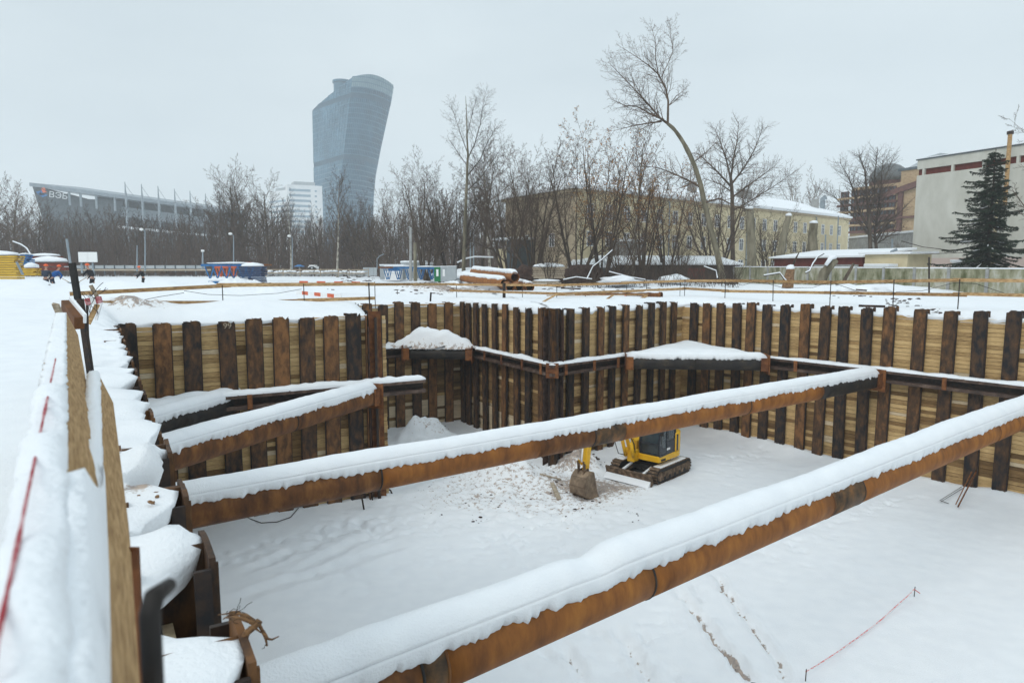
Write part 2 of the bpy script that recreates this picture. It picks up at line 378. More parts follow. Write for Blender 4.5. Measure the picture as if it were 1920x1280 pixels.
jd = (isj > 0) * np.exp(-RR / .8) * np.clip(RR / .12, 0, 1); Hh = Hh + jd * (.015 + .09 * fbm(X, Y, 1.6, 3, 81) + .05 * fbm(X, Y, 6, 2, 82))
for px_, py_, a_, sx_, sy_ in ((300, 885, .20, .42, .5), (330, 1160, .09, .3, .3), (300, 1010, .06, .3, .4)):
    g_ = G(px_, py_, 0); Hh = Hh + a_ * gauss(X, Y, g_.x, g_.y, sx_, sy_) * (1 + .7 * fbm(X, Y, 4, 3, 83)) * (np.clip(RR / .1, 0, 1) if True else 1)
kn = np.exp(-RR / 2.5) * (Y > 20) * (X < -9) * (Y < 26)
dirt = .9 * gauss(X, Y, -12.6, 22.6, 1.6, .8, .5) + .75 * gauss(X, Y, -4, 44.5, 4, 2) + .6 * gauss(X, Y, 2, 42.5, 4, 1.5) + .45 * gauss(X, Y, 10, 52, 9, 4) + .5 * gauss(X, Y, -6, 47, 5, 3) + .45 * gauss(X, Y, 22, 42, 5, 2) + .4 * gauss(X, Y, -15, 60, 14, 5) + .25 * gauss(X, Y, 24, 33, 6, 1) + .9 * gauss(X, Y, G(262, 918).x, G(262, 918).y, .22, .5)
Hh = Hh + .25 * gauss(X, Y, -12.7, 22.7, 1.2, .7, .5) * (1 + 1.5 * fbm(X, Y, 2.5, 3, 4))
V = np.stack([X, Y, Hh], -1).reshape(-1, 3)
nr = len(rad)
ii, jj = np.meshgrid(np.arange(nr - 1), np.arange(nb), indexing='ij'); j2 = (jj + 1) % nb
F = np.stack([ii * nb + jj, ii * nb + j2, (ii + 1) * nb + j2, (ii + 1) * nb + jj], -1).reshape(-1, 4)
# the thickness of the snow lip over the pit edge
sk = BD[:, :3].copy(); sk[:, 2] -= np.where(BD[:, 3] > 0, .14, .10)
sk[:, 0] -= -dirx * .05; sk[:, 1] -= -diry * .05
V = np.vstack([V, sk]); n0 = nr * nb; jx = np.arange(nb); j3 = (jx + 1) % nb
F = np.vstack([F, np.stack([n0 + jx, n0 + j3, j3, jx], -1)])
da = np.concatenate([dirt.reshape(-1), np.full(nb, .15)])
gr = grid_mesh('ground', V, F, SNOWD, True, {'dirt': np.clip(da, 0, 1)}); tag(gr, kind='structure')
def gz(x, y):
    a = np.array([[float(x)]]); b = np.array([[float(y)]]); return float(ground_h(a, b)[0, 0])
# ------------------------------------------------------------------ pit floor
xs = np.arange(-13.5, 30.5, .11); ys = np.arange(-7, 40, .11); X, Y = np.meshgrid(xs, ys, indexing='ij')
D = pdist(X, Y); far = np.clip((Y - 22) / 10, 0, 1)
h = FZ + .10 * fbm(X, Y, .18, 3, 21) + .025 * fbm(X, Y, 1.4, 3, 22)
inn = np.clip(-D, 0, 50)
h = h + (.42 + .35 * fbm(X, Y, .5, 2, 30)) * np.exp(-inn / .75) * (X > 5) + .14 * np.exp(-inn / .5) * (X <= 5)
rough = gauss(X, Y, -.5, 27.5, 4.2, 3.2) + .8 * gauss(X, Y, 2.5, 24.5, 3.2, 3) + .5 * gauss(X, Y, -3, 24.5, 3, 2.5)
rough = np.clip(rough, 0, 1)
h = h + rough * (.16 * fbm(X, Y, 1.7, 4, 40) + .09 * np.abs(fbm(X, Y, 4, 2, 44))) + .012 * fbm(X, Y, 3.2, 2, 45)
h = h + 1.25 * np.clip(gauss(X, Y, -4.3, 33.4, 1.5, 1.3) * 1.15, 0, 1) * (1 + .5 * fbm(X, Y, 1.5, 4, 50))
h = h + 1.05 * gauss(X, Y, -.9, 28.9, 2.3, 1.2, -.5) * (1 + .5 * fbm(X, Y, 1.3, 4, 51))
h = h + 1.0 * gauss(X, Y, 3.0, 30.0, .8, .8) * (1 + .8 * fbm(X, Y, 2, 3, 52))
h = h - .28 * gauss(X, Y, 1.85, 29.6, 1.2, 1.0)
dirt = np.clip(rough * .62 + .75 * gauss(X, Y, 3.0, 30.0, 1.2, 1.2) + .62 * gauss(X, Y, -4.1, 33.2, 2.0, 1.5) + .55 * gauss(X, Y, 4, 27, 2, 1.3) + .25 * np.exp(-inn / .4) * (X < 5), 0, 1)
def rut(a, b, w, dep, seed, dr=.5):
    global h, dirt
    a = G(*a, FZ); b = G(*b, FZ); ax, ay = a.x, a.y; dx, dy = b.x - a.x, b.y - a.y; L = hypot(dx, dy)
    u = ((X - ax) * dx + (Y - ay) * dy) / L; v = (-(X - ax) * dy + (Y - ay) * dx) / L
    v = v + .10 * np.interp(u, np.linspace(-1, L + 1, 40), np.random.RandomState(seed).randn(40) * .5)
    k = ((u > 0) & (u < L)) * np.clip(np.minimum(u, L - u) / .6, 0, 1)
    g = np.exp(-(v / w) ** 2); mod = .6 + .9 * np.clip(fbm(X, Y, 2.1, 3, seed) + .5, 0, 1)
    h = h - dep * g * k * mod + dep * .55 * np.exp(-((np.abs(v) - w * 1.7) / (w * .6)) ** 2) * k * mod
    dirt = np.maximum(dirt, dr * np.exp(-(v / (w * .75)) ** 2) * k * mod)
rut((1262, 1100), (1420, 1290), .14, .12, 1, .95); rut((1335, 1072), (1500, 1300), .11, .11, 2, .95)
rut((1150, 1165), (1235, 1300), .15, .10, 3, .6); rut((1050, 1195), (1110, 1290), .14, .11, 4, .6)
rut((1046, 945), (1075, 1010), .10, .06, 5, .6); rut((960, 1010), (1010, 1090), .16, .05, 6, .1)
rut((1000, 985), (1180, 955), .12, .05, 8, .2); rut((540, 1080), (700, 1000), .22, .05, 9, .0); rut((440, 1080), (620, 1010), .2, .05, 10, .0)
rut((430, 1130), (760, 1020), .25, .05, 11, .0); rut((1295, 1085), (1385, 1290), .07, .06, 12, .2); rut((1180, 1150), (1290, 1300), .07, .05, 13, .15)
rs = np.random.RandomState(5)
def foot(path, n, spread, dep=.05, size=.11):
    global h
    for i in range(n):
        t_ = i / max(1, n - 1) * (len(path) - 1); k = min(int(t_), len(path) - 2); f = t_ - k
        px = path[k][0] * (1 - f) + path[k + 1][0] * f; py = path[k][1] * (1 - f) + path[k + 1][1] * f
        g = G(px, py, FZ); cx = g.x + rs.randn() * spread; cy = g.y + rs.randn() * spread
        i0 = int((cx - xs[0]) / .11); j0 = int((cy - ys[0]) / .11)
        if i0 < 6 or j0 < 6 or i0 > len(xs) - 7 or j0 > len(ys) - 7: continue
        sl_ = (slice(i0 - 5, i0 + 6), slice(j0 - 5, j0 + 6)); a = rs.rand() * 3.1
        h[sl_] -= dep * (.6 + rs.rand()) * gauss(X[sl_], Y[sl_], cx, cy, size * 1.5, size * .8, a)
        h[sl_] += dep * .4 * gauss(X[sl_], Y[sl_], cx + .12, cy + .1, size, size * .7, a)
foot([(1700, 930), (1600, 965), (1480, 1010), (1370, 1040)], 70, .28)
foot([(1320, 860), (1440, 850), (1330, 900)], 40, .35)
foot([(430, 1050), (560, 1010), (700, 975), (850, 1000)], 90, .5, .06)
foot([(620, 1000), (690, 985), (720, 1010)], 60, .35, .07)
foot([(980, 1060), (1100, 1000), (1250, 950)], 60, .7, .05)
foot([(860, 900), (960, 940), (1000, 1000), (900, 1010)], 160, 1.0, .06)
foot([(1150, 1250), (1200, 1200), (1260, 1150)], 26, .25, .05); foot([(980, 1250), (1060, 1200), (1130, 1180)], 24, .3, .05); foot([(1560, 990), (1500, 1020), (1430, 1060)], 30, .5, .035); foot([(600, 1100), (760, 1060), (900, 1040)], 40, .5, .04)
keep = D < .5
idx = -np.ones(X.shape, int); idx[keep] = np.arange(keep.sum())
q = keep[:-1, :-1] & keep[1:, :-1] & keep[1:, 1:] & keep[:-1, 1:]
F = np.stack([idx[:-1, :-1][q], idx[1:, :-1][q], idx[1:, 1:][q], idx[:-1, 1:][q]], -1)
V = np.stack([X[keep], Y[keep], h[keep]], -1)
fl = grid_mesh('pit_floor', V, F, SNOWD, True, {'dirt': dirt[keep]}); tag(fl, kind='structure')
def fz(x, y):
    i = int(round((x - xs[0]) / .11)); j = int(round((y - ys[0]) / .11)); return float(h[min(max(i, 0), len(xs) - 1), min(max(j, 0), len(ys) - 1)])
DIRTMAP = dirt
# clods of soil lying in the trodden snow: nobody could count them
mb = MB(); random.seed(4)
CL = fbm(X, Y, 1.1, 3, 71); cand = np.argwhere((dirt > .3) & (D < -.3)); rs = np.random.RandomState(3)
for k in rs.choice(len(cand), 1300, replace=False):
    i, j = cand[k]
    if rs.rand() > dirt[i, j] or CL[i, j] < .06: continue
    x = xs[i] + rs.rand() * .1; y = ys[j] + rs.rand() * .1; r = .010 + .055 * rs.rand() ** 4
    mb.blob((x, y, h[i, j] + r * .1), (r * 1.4, r, r * .7), .3, 6, 4, seed=k)
tag(mb.build('soil_clods', SOILD), 'dark crumbs of frozen soil scattered over the trodden snow of the pit floor', 'soil', kind='stuff')

# ================================================================== SHORING WALLS
def pile_mesh(name, wd, top_z, seed, length=7.8, dep=.42, jag=True):   # H-section, front flange faces +y at y=0, length downwards
    r = random.Random(seed); mb = MB(); t = .035
    def plate(x0, x1, y0, y1, n=5, amp=.03):
        xs_ = [x0 + (x1 - x0) * i / n for i in range(n + 1)]; tops = [r.uniform(-amp, amp * .5) for _ in xs_]
        if r.random() < .35: tops[r.randrange(n + 1)] -= amp * 2.5
        b = len(mb.v)
        for i, x in enumerate(xs_):
            for y in (y0, y1):
                mb.v.append((x, y, -length)); mb.v.append((x, y, tops[i]))
        for i in range(n):
            a = b + i * 4; c = a + 4
            mb.f += [(a + 2, c + 2, c + 3, a + 3), (c, a, a + 1, c + 1), (a + 1, a + 3, c + 3, c + 1)]
        a = b; c = b + n * 4
        mb.f += [(a, a + 2, a + 3, a + 1), (c + 2, c, c + 1, c + 3)]
    plate(-wd / 2, wd / 2, -t, 0)
    plate(-t / 2, t / 2, -dep + t, -t - .001, 1, .01)
    plate(-wd / 2, wd / 2, -dep, -dep + t - .001)
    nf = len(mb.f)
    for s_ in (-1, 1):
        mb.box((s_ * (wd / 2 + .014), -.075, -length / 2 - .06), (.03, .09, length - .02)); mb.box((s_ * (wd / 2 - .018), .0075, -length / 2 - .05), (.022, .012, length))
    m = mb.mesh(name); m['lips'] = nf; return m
BOARDM = []
for sd_ in range(6):
    r = random.Random(sd_ + 50); mb = MB(); vs = []
    for a in (-1, 0, 1):                     # slightly waney edges, unit size
        o1 = r.uniform(-.06, .02); o2 = r.uniform(-.02, .06); f = r.uniform(-.05, .05)
        vs += [(a * .5, -.5 + f, -.46 + o1 + .04), (a * .5, .5 + f, -.46 + o1 + .02), (a * .5, .5 + f, .47 + o2 - .03), (a * .5, -.5 + f, .47 + o2 - .04)]
    mb.add(vs, [(0, 1, 5, 4), (1, 2, 6, 5), (2, 3, 7, 6), (3, 0, 4, 7), (4, 5, 9, 8), (5, 6, 10, 9), (6, 7, 11, 10), (7, 4, 8, 11), (3, 2, 1, 0), (8, 9, 10, 11)])
    for wi, wm_2 in enumerate((WOOD, WOODB, WOODP)):
        m = mb.mesh('board'); m.materials.append(wm_2); BOARDM.append(m)
BV = [np.array([v.co[:] for v in m.vertices]) for m in BOARDM[::3]]; BF = [[tuple(p.vertices) for p in m.polygons] for m in BOARDM[::3]]
def wall(label, P, Q, spos, wd, ztop, bdrop, seed, mat, group='shoring walls of the pit', nboards=300, zrange=(-.3, -7.3), rows=None, pile_len=7.9, ptop=None, stained=False):
    r = random.Random(seed); d = (Q - P).normalized(); n = nrm(P, Q); L = (Q - P).length
    root = empty('shoring_wall', v3((P + Q) / 2, FZ), label, 'wall', group)
    yaw = atan2(n.y, n.x) - pi / 2
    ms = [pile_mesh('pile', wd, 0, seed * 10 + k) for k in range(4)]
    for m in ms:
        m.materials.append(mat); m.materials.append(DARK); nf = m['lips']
        m.polygons.foreach_set('material_index', [1 if i >= nf and (i - nf) % 12 < 6 else 0 for i in range(len(m.polygons))])  # outer lip boxes coloured dark, painting in the shaded gap along the flange edges
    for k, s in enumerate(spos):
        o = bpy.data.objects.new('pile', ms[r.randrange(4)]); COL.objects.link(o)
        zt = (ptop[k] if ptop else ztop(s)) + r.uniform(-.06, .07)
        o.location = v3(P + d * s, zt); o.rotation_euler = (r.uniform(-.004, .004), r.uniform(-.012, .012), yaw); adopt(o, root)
    # boards between neighbouring piles, behind the front flange
    ss = sorted(spos); bays = []
    if ss[0] > .05: ss = [-.45] + ss
    if L - ss[-1] > .05: ss = ss + [L + .45]
    bays = list(zip(ss[:-1], ss[1:])); items = []
    for bi, (a, b) in enumerate(bays):
        zt = ztop((a + b) / 2) - bdrop - r.uniform(0, .06); z = zt; k = 0
        fam = r.random()
        while z > zrange[1]:
            hgt = r.choice((.13, .15, .15, .16, .18)); off = -.24 + r.uniform(-.02, .02)
            if r.random() < .02: off -= .05
            zz_ = z + .5 * noise.noise(Vector((bi * 1.7, seed, 0)))
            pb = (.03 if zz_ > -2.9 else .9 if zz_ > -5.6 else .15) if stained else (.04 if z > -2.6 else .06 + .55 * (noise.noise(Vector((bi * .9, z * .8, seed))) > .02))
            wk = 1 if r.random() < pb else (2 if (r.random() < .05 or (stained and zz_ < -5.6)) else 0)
            items.append((k, bi, (a + b) / 2 + r.uniform(-.01, .01), b - a - .07, z - hgt / 2, hgt, off, r.uniform(-.009, .009), wk))
            z -= hgt; k += 1
    items.sort(key=lambda t_: t_[0])
    part = items[:nboards]; rest = items[nboards:]
    for k, bi, s, w, z, hh_, off, rot, wk in part:
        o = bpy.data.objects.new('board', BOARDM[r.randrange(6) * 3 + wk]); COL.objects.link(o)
        c = P + d * s + n * off; o.location = v3(c, z); o.rotation_euler = (r.uniform(-.05, .05), rot, yaw); o.scale = (w, .06, hh_); adopt(o, root)
    if rest:
        V = []; F = []; at = []; mi = []; cy, sy = cos(yaw), sin(yaw); nv = 0
        for k, bi, s, w, z, hh_, off, rot, wk in rest:
            i = r.randrange(6); v = BV[i] * np.array([w, .06, hh_]); c = P + d * s + n * off
            v = np.stack([v[:, 0] * cy - v[:, 1] * sy + c.x, v[:, 0] * sy + v[:, 1] * cy + c.y, v[:, 2] + z - rot * v[:, 0]], -1)
            V.append(v); F += [tuple(x + nv for x in f) for f in BF[i]]; nv += len(v); at += [r.random()] * len(v); mi += [wk] * len(BF[i])
        m = bpy.data.meshes.new('lower_boards'); m.from_pydata(np.vstack(V).tolist(), [], F); m.update()
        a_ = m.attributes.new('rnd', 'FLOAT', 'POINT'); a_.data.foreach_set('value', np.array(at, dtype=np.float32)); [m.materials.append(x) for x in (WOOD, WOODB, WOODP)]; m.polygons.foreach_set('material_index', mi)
        o = bpy.data.objects.new('lower_boards', m); COL.objects.link(o); adopt(o, root); o['kind'] = 'stuff'
    mb = MB(); mb.bar(v3(P - d * .3 - n * .34, -4.2), v3(Q + d * .3 - n * .34, -4.2), .04, 7.4); mb.build('soil_backing', SOILD, root)
    return root, d, n
def spos(key, P, Q):
    d = (Q - P).normalized(); return [(onwall(px, 0, P, (d.x, d.y)) - P).dot(d) for px in PX[key]]
def onw(px, py, P, Q):
    d = ray(px, py); D = (Q - P).normalized(); den = d.x * D.y - d.y * D.x; s = (P.x * D.y - P.y * D.x) / den
    return (Vector((d.x * s, d.y * s)) - P).dot(D)
def sp(key, P, Q, py=585): return [onw(px, py, P, Q) for px in PX[key]]
kp = sp('K', C5, C6, 600)
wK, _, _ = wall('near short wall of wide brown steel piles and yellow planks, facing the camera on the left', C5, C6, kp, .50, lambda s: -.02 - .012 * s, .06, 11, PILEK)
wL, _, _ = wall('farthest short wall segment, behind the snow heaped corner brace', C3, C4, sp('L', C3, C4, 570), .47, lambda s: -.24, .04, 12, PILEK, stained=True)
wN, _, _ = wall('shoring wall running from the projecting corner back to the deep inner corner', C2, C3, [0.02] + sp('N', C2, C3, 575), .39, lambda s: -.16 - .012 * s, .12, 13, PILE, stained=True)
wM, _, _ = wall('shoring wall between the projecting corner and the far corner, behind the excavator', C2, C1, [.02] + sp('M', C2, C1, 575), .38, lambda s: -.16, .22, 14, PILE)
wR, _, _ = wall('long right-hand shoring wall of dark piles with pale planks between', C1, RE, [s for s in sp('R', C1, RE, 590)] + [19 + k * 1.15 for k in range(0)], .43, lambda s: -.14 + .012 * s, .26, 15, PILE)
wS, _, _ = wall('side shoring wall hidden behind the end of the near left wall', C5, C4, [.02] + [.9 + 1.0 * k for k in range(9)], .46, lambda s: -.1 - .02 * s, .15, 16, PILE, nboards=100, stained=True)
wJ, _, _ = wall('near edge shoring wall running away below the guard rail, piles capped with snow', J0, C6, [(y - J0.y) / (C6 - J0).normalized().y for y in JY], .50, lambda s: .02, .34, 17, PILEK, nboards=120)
# big square corner pile where the two walls meet
mb = MB(); cz = -.14
for a, b in (((C2 - C3).normalized(), nrm(C2, C3)), ((C2 - C1).normalized(), nrm(C2, C1))):
    c = C2 - a * .12 + b * .03; mb.bar(v3(c, cz), v3(c, -7.9), .5, .04, up=v3(b, 0))
mb.build('corner_pile', PILE, wM)
mb = MB(); c = C5 + nrm(C5, C6) * .03; mb.bar(v3(c - (C5 - C6).normalized() * .1, .06), v3(c, -7.6), .46, .05, up=v3(nrm(C5, C6), 0)); mb.build('corner_pile', PLATE, wK)
print('walls ok')
# ================================================================== SNOW SHAPES
def snow_strip(name, P, Q, z, n, w, th, parent, seed=0, step=.12, sag=.0):   # a lump of snow along a ledge from P to Q (plan), n = sideways
    L = (Q - P).length; k = max(3, int(L / step)); d = (Q - P) / L; cs = [(-.5, -.05), (-.5, .35), (-.36, .8), (-.12, 1.), (.15, 1.), (.38, .78), (.52, .3), (.53, -.12)]
    V = []; F = []; m = len(cs)
    for i in range(k + 1):
        s = L * i / k; p = P + d * s; e = min(1, (min(s, L - s) + .05) / .25) ** .5
        a = (1 + .7 * noise.noise(Vector((p.x * .8, p.y * .8, seed))) + .3 * noise.noise(Vector((p.x * 4, p.y * 4, seed)))) * e
        for j, (u, v) in enumerate(cs):
            x = p + n * (w * u + .03 * noise.noise(Vector((p.x * 6, p.y * 6, j * .3 + seed))) * (abs(u) > .4))
            V.append((x.x, x.y, z + th * v * a))
    for i in range(k):
        for j in range(m - 1): F.append((i * m + j, (i + 1) * m + j, (i + 1) * m + j + 1, i * m + j + 1))
    mb = MB(); mb.add(V, F); mb.f.append(tuple(range(m))); mb.f.append(tuple(k * m + x for x in reversed(range(m))))
    return mb.build(name, SNOW, parent, smooth=True)
def snow_cap(a, b, R, th, side, parent, seed=0, near_edge=58, far_edge=60, step=.03, holes=(), name='snow_cover', groove=True, endfade=.3, teeth=1.):
    a = Vector(a); b = Vector(b); L = (b - a).length; d = (b - a) / L; up = Vector((0, 0, 1)); y = (up - d * up.dot(d)).normalized(); s_ = Vector(side).normalized()
    k = int(L / step); cols = [-1, -.97, -.85, -.66, -.45, -.22, 0, .2, .38, .52, .6, .645, .66, .675, .74, .82, .89, .94, .97, 1.]
    V = []; m = len(cols); rr = random.Random(seed); drip = [0.] * (k + 2)
    for t_ in range(int(L * 8)):
        c = rr.randrange(k + 1); w_ = rr.choice((1, 1, 1, 2)); hh_ = rr.uniform(-8, 7) * teeth
        for q_ in range(-w_, w_ + 1):
            if 0 <= c + q_ <= k: drip[c + q_] += hh_ * (1 - abs(q_) / (w_ + 1))
    for i in range(k + 1):
        s = L * i / k; p = a + d * s; P_ = p + Vector((0, 0, 0))
        T = th * (1 + .26 * noise.noise(P_ * .4 + Vector((seed, 0, 0))) + .05 * noise.noise(P_ * 2.2 + Vector((0, seed, 0))))
        for hc, hw, hd in holes: T *= 1 - hd * exp(-((s - hc) / hw) ** 2)
        T *= min(1, (s + .02) / endfade, (L - s + .02) / endfade) ** .5 if endfade else 1
        e2 = near_edge + 6 * noise.noise(P_ * .9) + 7 * teeth * noise.noise(P_ * 4.5 + Vector((3, seed, 0))) + 5 * teeth * noise.noise(P_ * 13) + drip[i]
        gl = (.5 + .5 * noise.noise(P_ * .35 + Vector((7, seed, 0)))) * (1 if groove else 0)
        for j, c in enumerate(cols):
            wj = max(0., (c - .74) / .26); ph = radians(c * (far_edge if c < 0 else near_edge * (1 - wj) + e2 * wj))
            q = abs(c); prof = max(0., 1 - q ** 2.2) ** .72 if q < 1 else 0
            r = R + .004 + T * prof * cos(ph * .55) + .008 * noise.noise(P_ * 5 + Vector((j * .7, 0, 0))) * prof
            if groove and c == .66: r -= .035 * gl * (T / .25)
            V.append(p + (y * cos(ph) + s_ * sin(ph)) * r)
    mb = MB(); mb.v = [tuple(v) for v in V]
    for i in range(k):
        for j in range(m - 1): mb.f.append((i * m + j, i * m + j + 1, (i + 1) * m + j + 1, (i + 1) * m + j))
    mb.f.append(tuple(range(m))); mb.f.append(tuple(k * m + x for x in reversed(range(m))))
    return mb.build(name, SNOW, parent, smooth=True)
# ================================================================== WALERS AND STRUTS
WZ = -2.57
def waler(label, P, Q, e0=0, e1=0, seed=0, stiff=2.3, snow=.11, z=WZ):
    d = (Q - P).normalized(); n = nrm(P, Q); a = P - d * e0; b = Q + d * e1; L = (b - a).length
    root = empty('waler_beam', v3((a + b) / 2, z - .6), label, 'steel beam', 'horizontal steel walers round the pit')
    for nm, zz in (('upper_flange', z - .075), ('lower_flange', z - .465)):
        mb = MB(); mb.bar(v3(a + n * .24, zz), v3(b + n * .24, zz), .40, .13); mb.build(nm, WALE, root, bevel=.008)
    mb = MB(); mb.bar(v3(a + n * .14, z - .27), v3(b + n * .14, z - .27), .03, .255); mb.build('web', DARK, root)
    r = random.Random(seed); s = .8
    m = None
    while s < L - .3:
        if m is None:
            mb = MB(); mb.box((0, 0, -.27), (.16, .03, .50)); m = mb.mesh('stiffener_plate'); m.materials.append(PLATE)
        o = bpy.data.objects.new('stiffener_plate', m); COL.objects.link(o); c = a + d * s + n * .458; o.location = v3(c, z); o.rotation_euler = (0, 0, atan2(n.y, n.x) - pi / 2); adopt(o, root)
        s += stiff * r.uniform(.7, 1.3)
    if snow: snow_strip('snow_cover', a + n * .24, b + n * .24, z - .012, n, .40, snow, root, seed)
    return root
waler('waler beam with a thick snow strip along the near left wall, jutting past its end', C6, C5, -.6, 1.75, 1, 3, .16)
waler('waler beam on the far inner wall under the heaped corner brace', C4, C3, 0, -.3, 2, 2.5, .12)
waler('waler beam running from the projecting corner back into the deep inner corner', C2, C3, .45, -.3, 3, 1.9, .12)
waler('waler beam from the projecting corner to the far corner behind the black corner brace', C2, C1, .45, -.3, 4, 2.2, .12)
waler('long waler beam across the right-hand shoring wall', C1, RE, -.3, 0, 5, 2.5, .10)
mb = MB(); cc = C2 + (nrm(C2, C3) + nrm(C2, C1)).normalized() * .50
mb.box((0, 0, 0), (.56, .06, .66), None); pl = mb.build('corner_plate', PLATE, None, local=True); fdir = (nrm(C2, C3) + nrm(C2, C1))
pl.location = v3(cc, WZ - .27); pl.rotation_euler = (0, 0, atan2(fdir.y, fdir.x) - pi / 2); tag(pl, 'square rust coloured cover plate on the projecting corner of the walers', 'steel plate')
def pipe_parts(a, b, R, sections, root, n=32):
    a = Vector(a); b = Vector(b); L = (b - a).length; d = (b - a) / L
    for i, (s0, s1, mt, dr) in enumerate(sections):
        k = max(2, int((s1 - s0) * L / .5)); pts = [a + d * L * (s0 + (s1 - s0) * j / k) for j in range(k + 1)]
        mb = MB(); mb.tube(pts, R + dr, n); mb.build('pipe_section', mt, root, smooth=True)
    for i, (s0, s1, mt, dr) in enumerate(sections[1:]):
        p = a + d * L * s0; mb = MB(); mb.tube([p - d * .025, p - d * .012, p + d * .012, p + d * .025], [R - .005, R + .011, R + .011, R - .005], n); mb.build('weld_seam', RUSTB if i % 2 else RUSTD, root, smooth=True)
def strut(label, a, b, R, sections, th, seed, holes=(), plates=(0, 1), near_edge=58, teeth=1., cat='steel pipe', far_edge=62):
    a = Vector(a); b = Vector(b); root = empty('strut_pipe', ((a + b) / 2) - Vector((0, 0, R)), label, cat, 'snow covered steel struts across the pit')
    d = (b - a).normalized(); side = Vector((d.y, -d.x, 0)); side = side if side.y < 0 else -side
    pipe_parts(a, b, R, sections, root)
    snow_cap(a + d * .02, b - d * .02, R, th, side, root, seed, near_edge, holes=holes, teeth=teeth, far_edge=far_edge)
    for e in plates:
        c = (a, b)[e]; o = d * (.03 if e else -.03)
        mb = MB(); mb.bar(c + o * .1, c + o * 1.1, 1.02, .92, j=0); mb.build('end_plate', PLATE, root)
        for q in (-.38, .38):
            mb = MB(); mb.bar(c + side * q - d * (1 if e else -1) * .34, c + side * q, .03, .62); mb.build('gusset', PLATE, root)
    return root
SA = -3.0
def sat(a, b, px):                        # fraction along a strut where the photograph's column px meets it
    D = Vector((b.x - a.x, b.y - a.y)); d = ray(px, 700); den = d.x * D.y - d.y * D.x; s = (a.x * D.y - a.y * D.x) / den
    return (Vector((d.x * s, d.y * s)) - Vector((a.x, a.y))).dot(D) / D.dot(D)
s1a = v3(JL(12.35), SA); s1b = v3(R0 + RD * 4.85 + nrm(C1, RE) * .55, SA)
def secs(a, b, tab):
    f = [0 if t[0] is None else sat(a, b, t[0]) for t in tab] + [1]
    return [(f[i], f[i + 1], tab[i][1], tab[i][2]) for i in range(len(tab))]
strut('long rusty strut crossing the pit from the near edge to the right wall', s1a, s1b, .36,
      secs(s1a, s1b, ((None, RUSTB, 0), (700, RUST, 0), (1000, RUSTB, 0), (1103, RUSTM, .004), (1160, RUST, 0), (1395, RUST, .002), (1530, RUSTD, .003))), .23, 1)
s2a = v3(JL(6.05), SA); s2b = v3(R0 + RD * 11.05 + nrm(C1, RE) * .55, SA)
strut('nearest orange rusty strut running from the bottom left corner to the right edge', s2a, s2b, .36,
      secs(s2a, s2b, ((None, RUSTB, 0), (757, RUSTM, .003), (806, RUST, 0), (1204, RUST, .002), (1545, RUSTM, .004), (1603, RUST, 0), (1858, RUST, .003))), .29, 2, near_edge=52, teeth=.75,
      holes=((5.3, .35, .35),))
def KL(s): return C5 + (C6 - C5).normalized() * s
s4a = v3(JL(15.6), SA); s4b = v3(KL(.45) + nrm(C5, C6) * .55, SA)
strut('olive brown diagonal strut ending at the outer corner of the near left wall', s4a, s4b, .36, [(0, .55, RUSTB, 0), (.55, 1, RUSTB, .003)], .26, 3)
s3b = G(476, 744, SA); s3a = s3b + (G(290, 801, SA) - s3b) * 1.22
strut('short black diagonal strut in the left inner corner of the pit', s3a, s3b, .35, [(0, .35, RUSTD, 0), (.35, 1, RUSTD, .003)], .28, 4)
mdir = (C1 - C2).normalized(); tM = (onw(1158, 680, C2, C1)); p5a = C2 + mdir * tM + nrm(C2, C1) * .5
tR = onw(1447, 685, C1, RE); p5b = C1 + (RE - C1).normalized() * tR + nrm(C1, RE) * .5
strut('black corner brace pipe in the far right corner, its snow heaped to a low peak', v3(p5a, SA + .12), v3(p5b, SA + .12), .32, [(0, .5, RUSTD, 0), (.5, 1, RUSTD, .003)], .2, 5, near_edge=50)
tN = onw(902, 665, C2, C3); p6b = C2 + (C3 - C2).normalized() * tN + nrm(C2, C3) * .5
p6a = C3 + (C4 - C3).normalized() * onw(752, 665, C3, C4) + nrm(C3, C4) * .5
strut('dark brown corner brace pipe in the deep inner corner below the snow heap', v3(p6a, SA + .12), v3(p6b, SA + .12), .30, [(0, 1, RUSTD, 0)], .1, 6, near_edge=40)
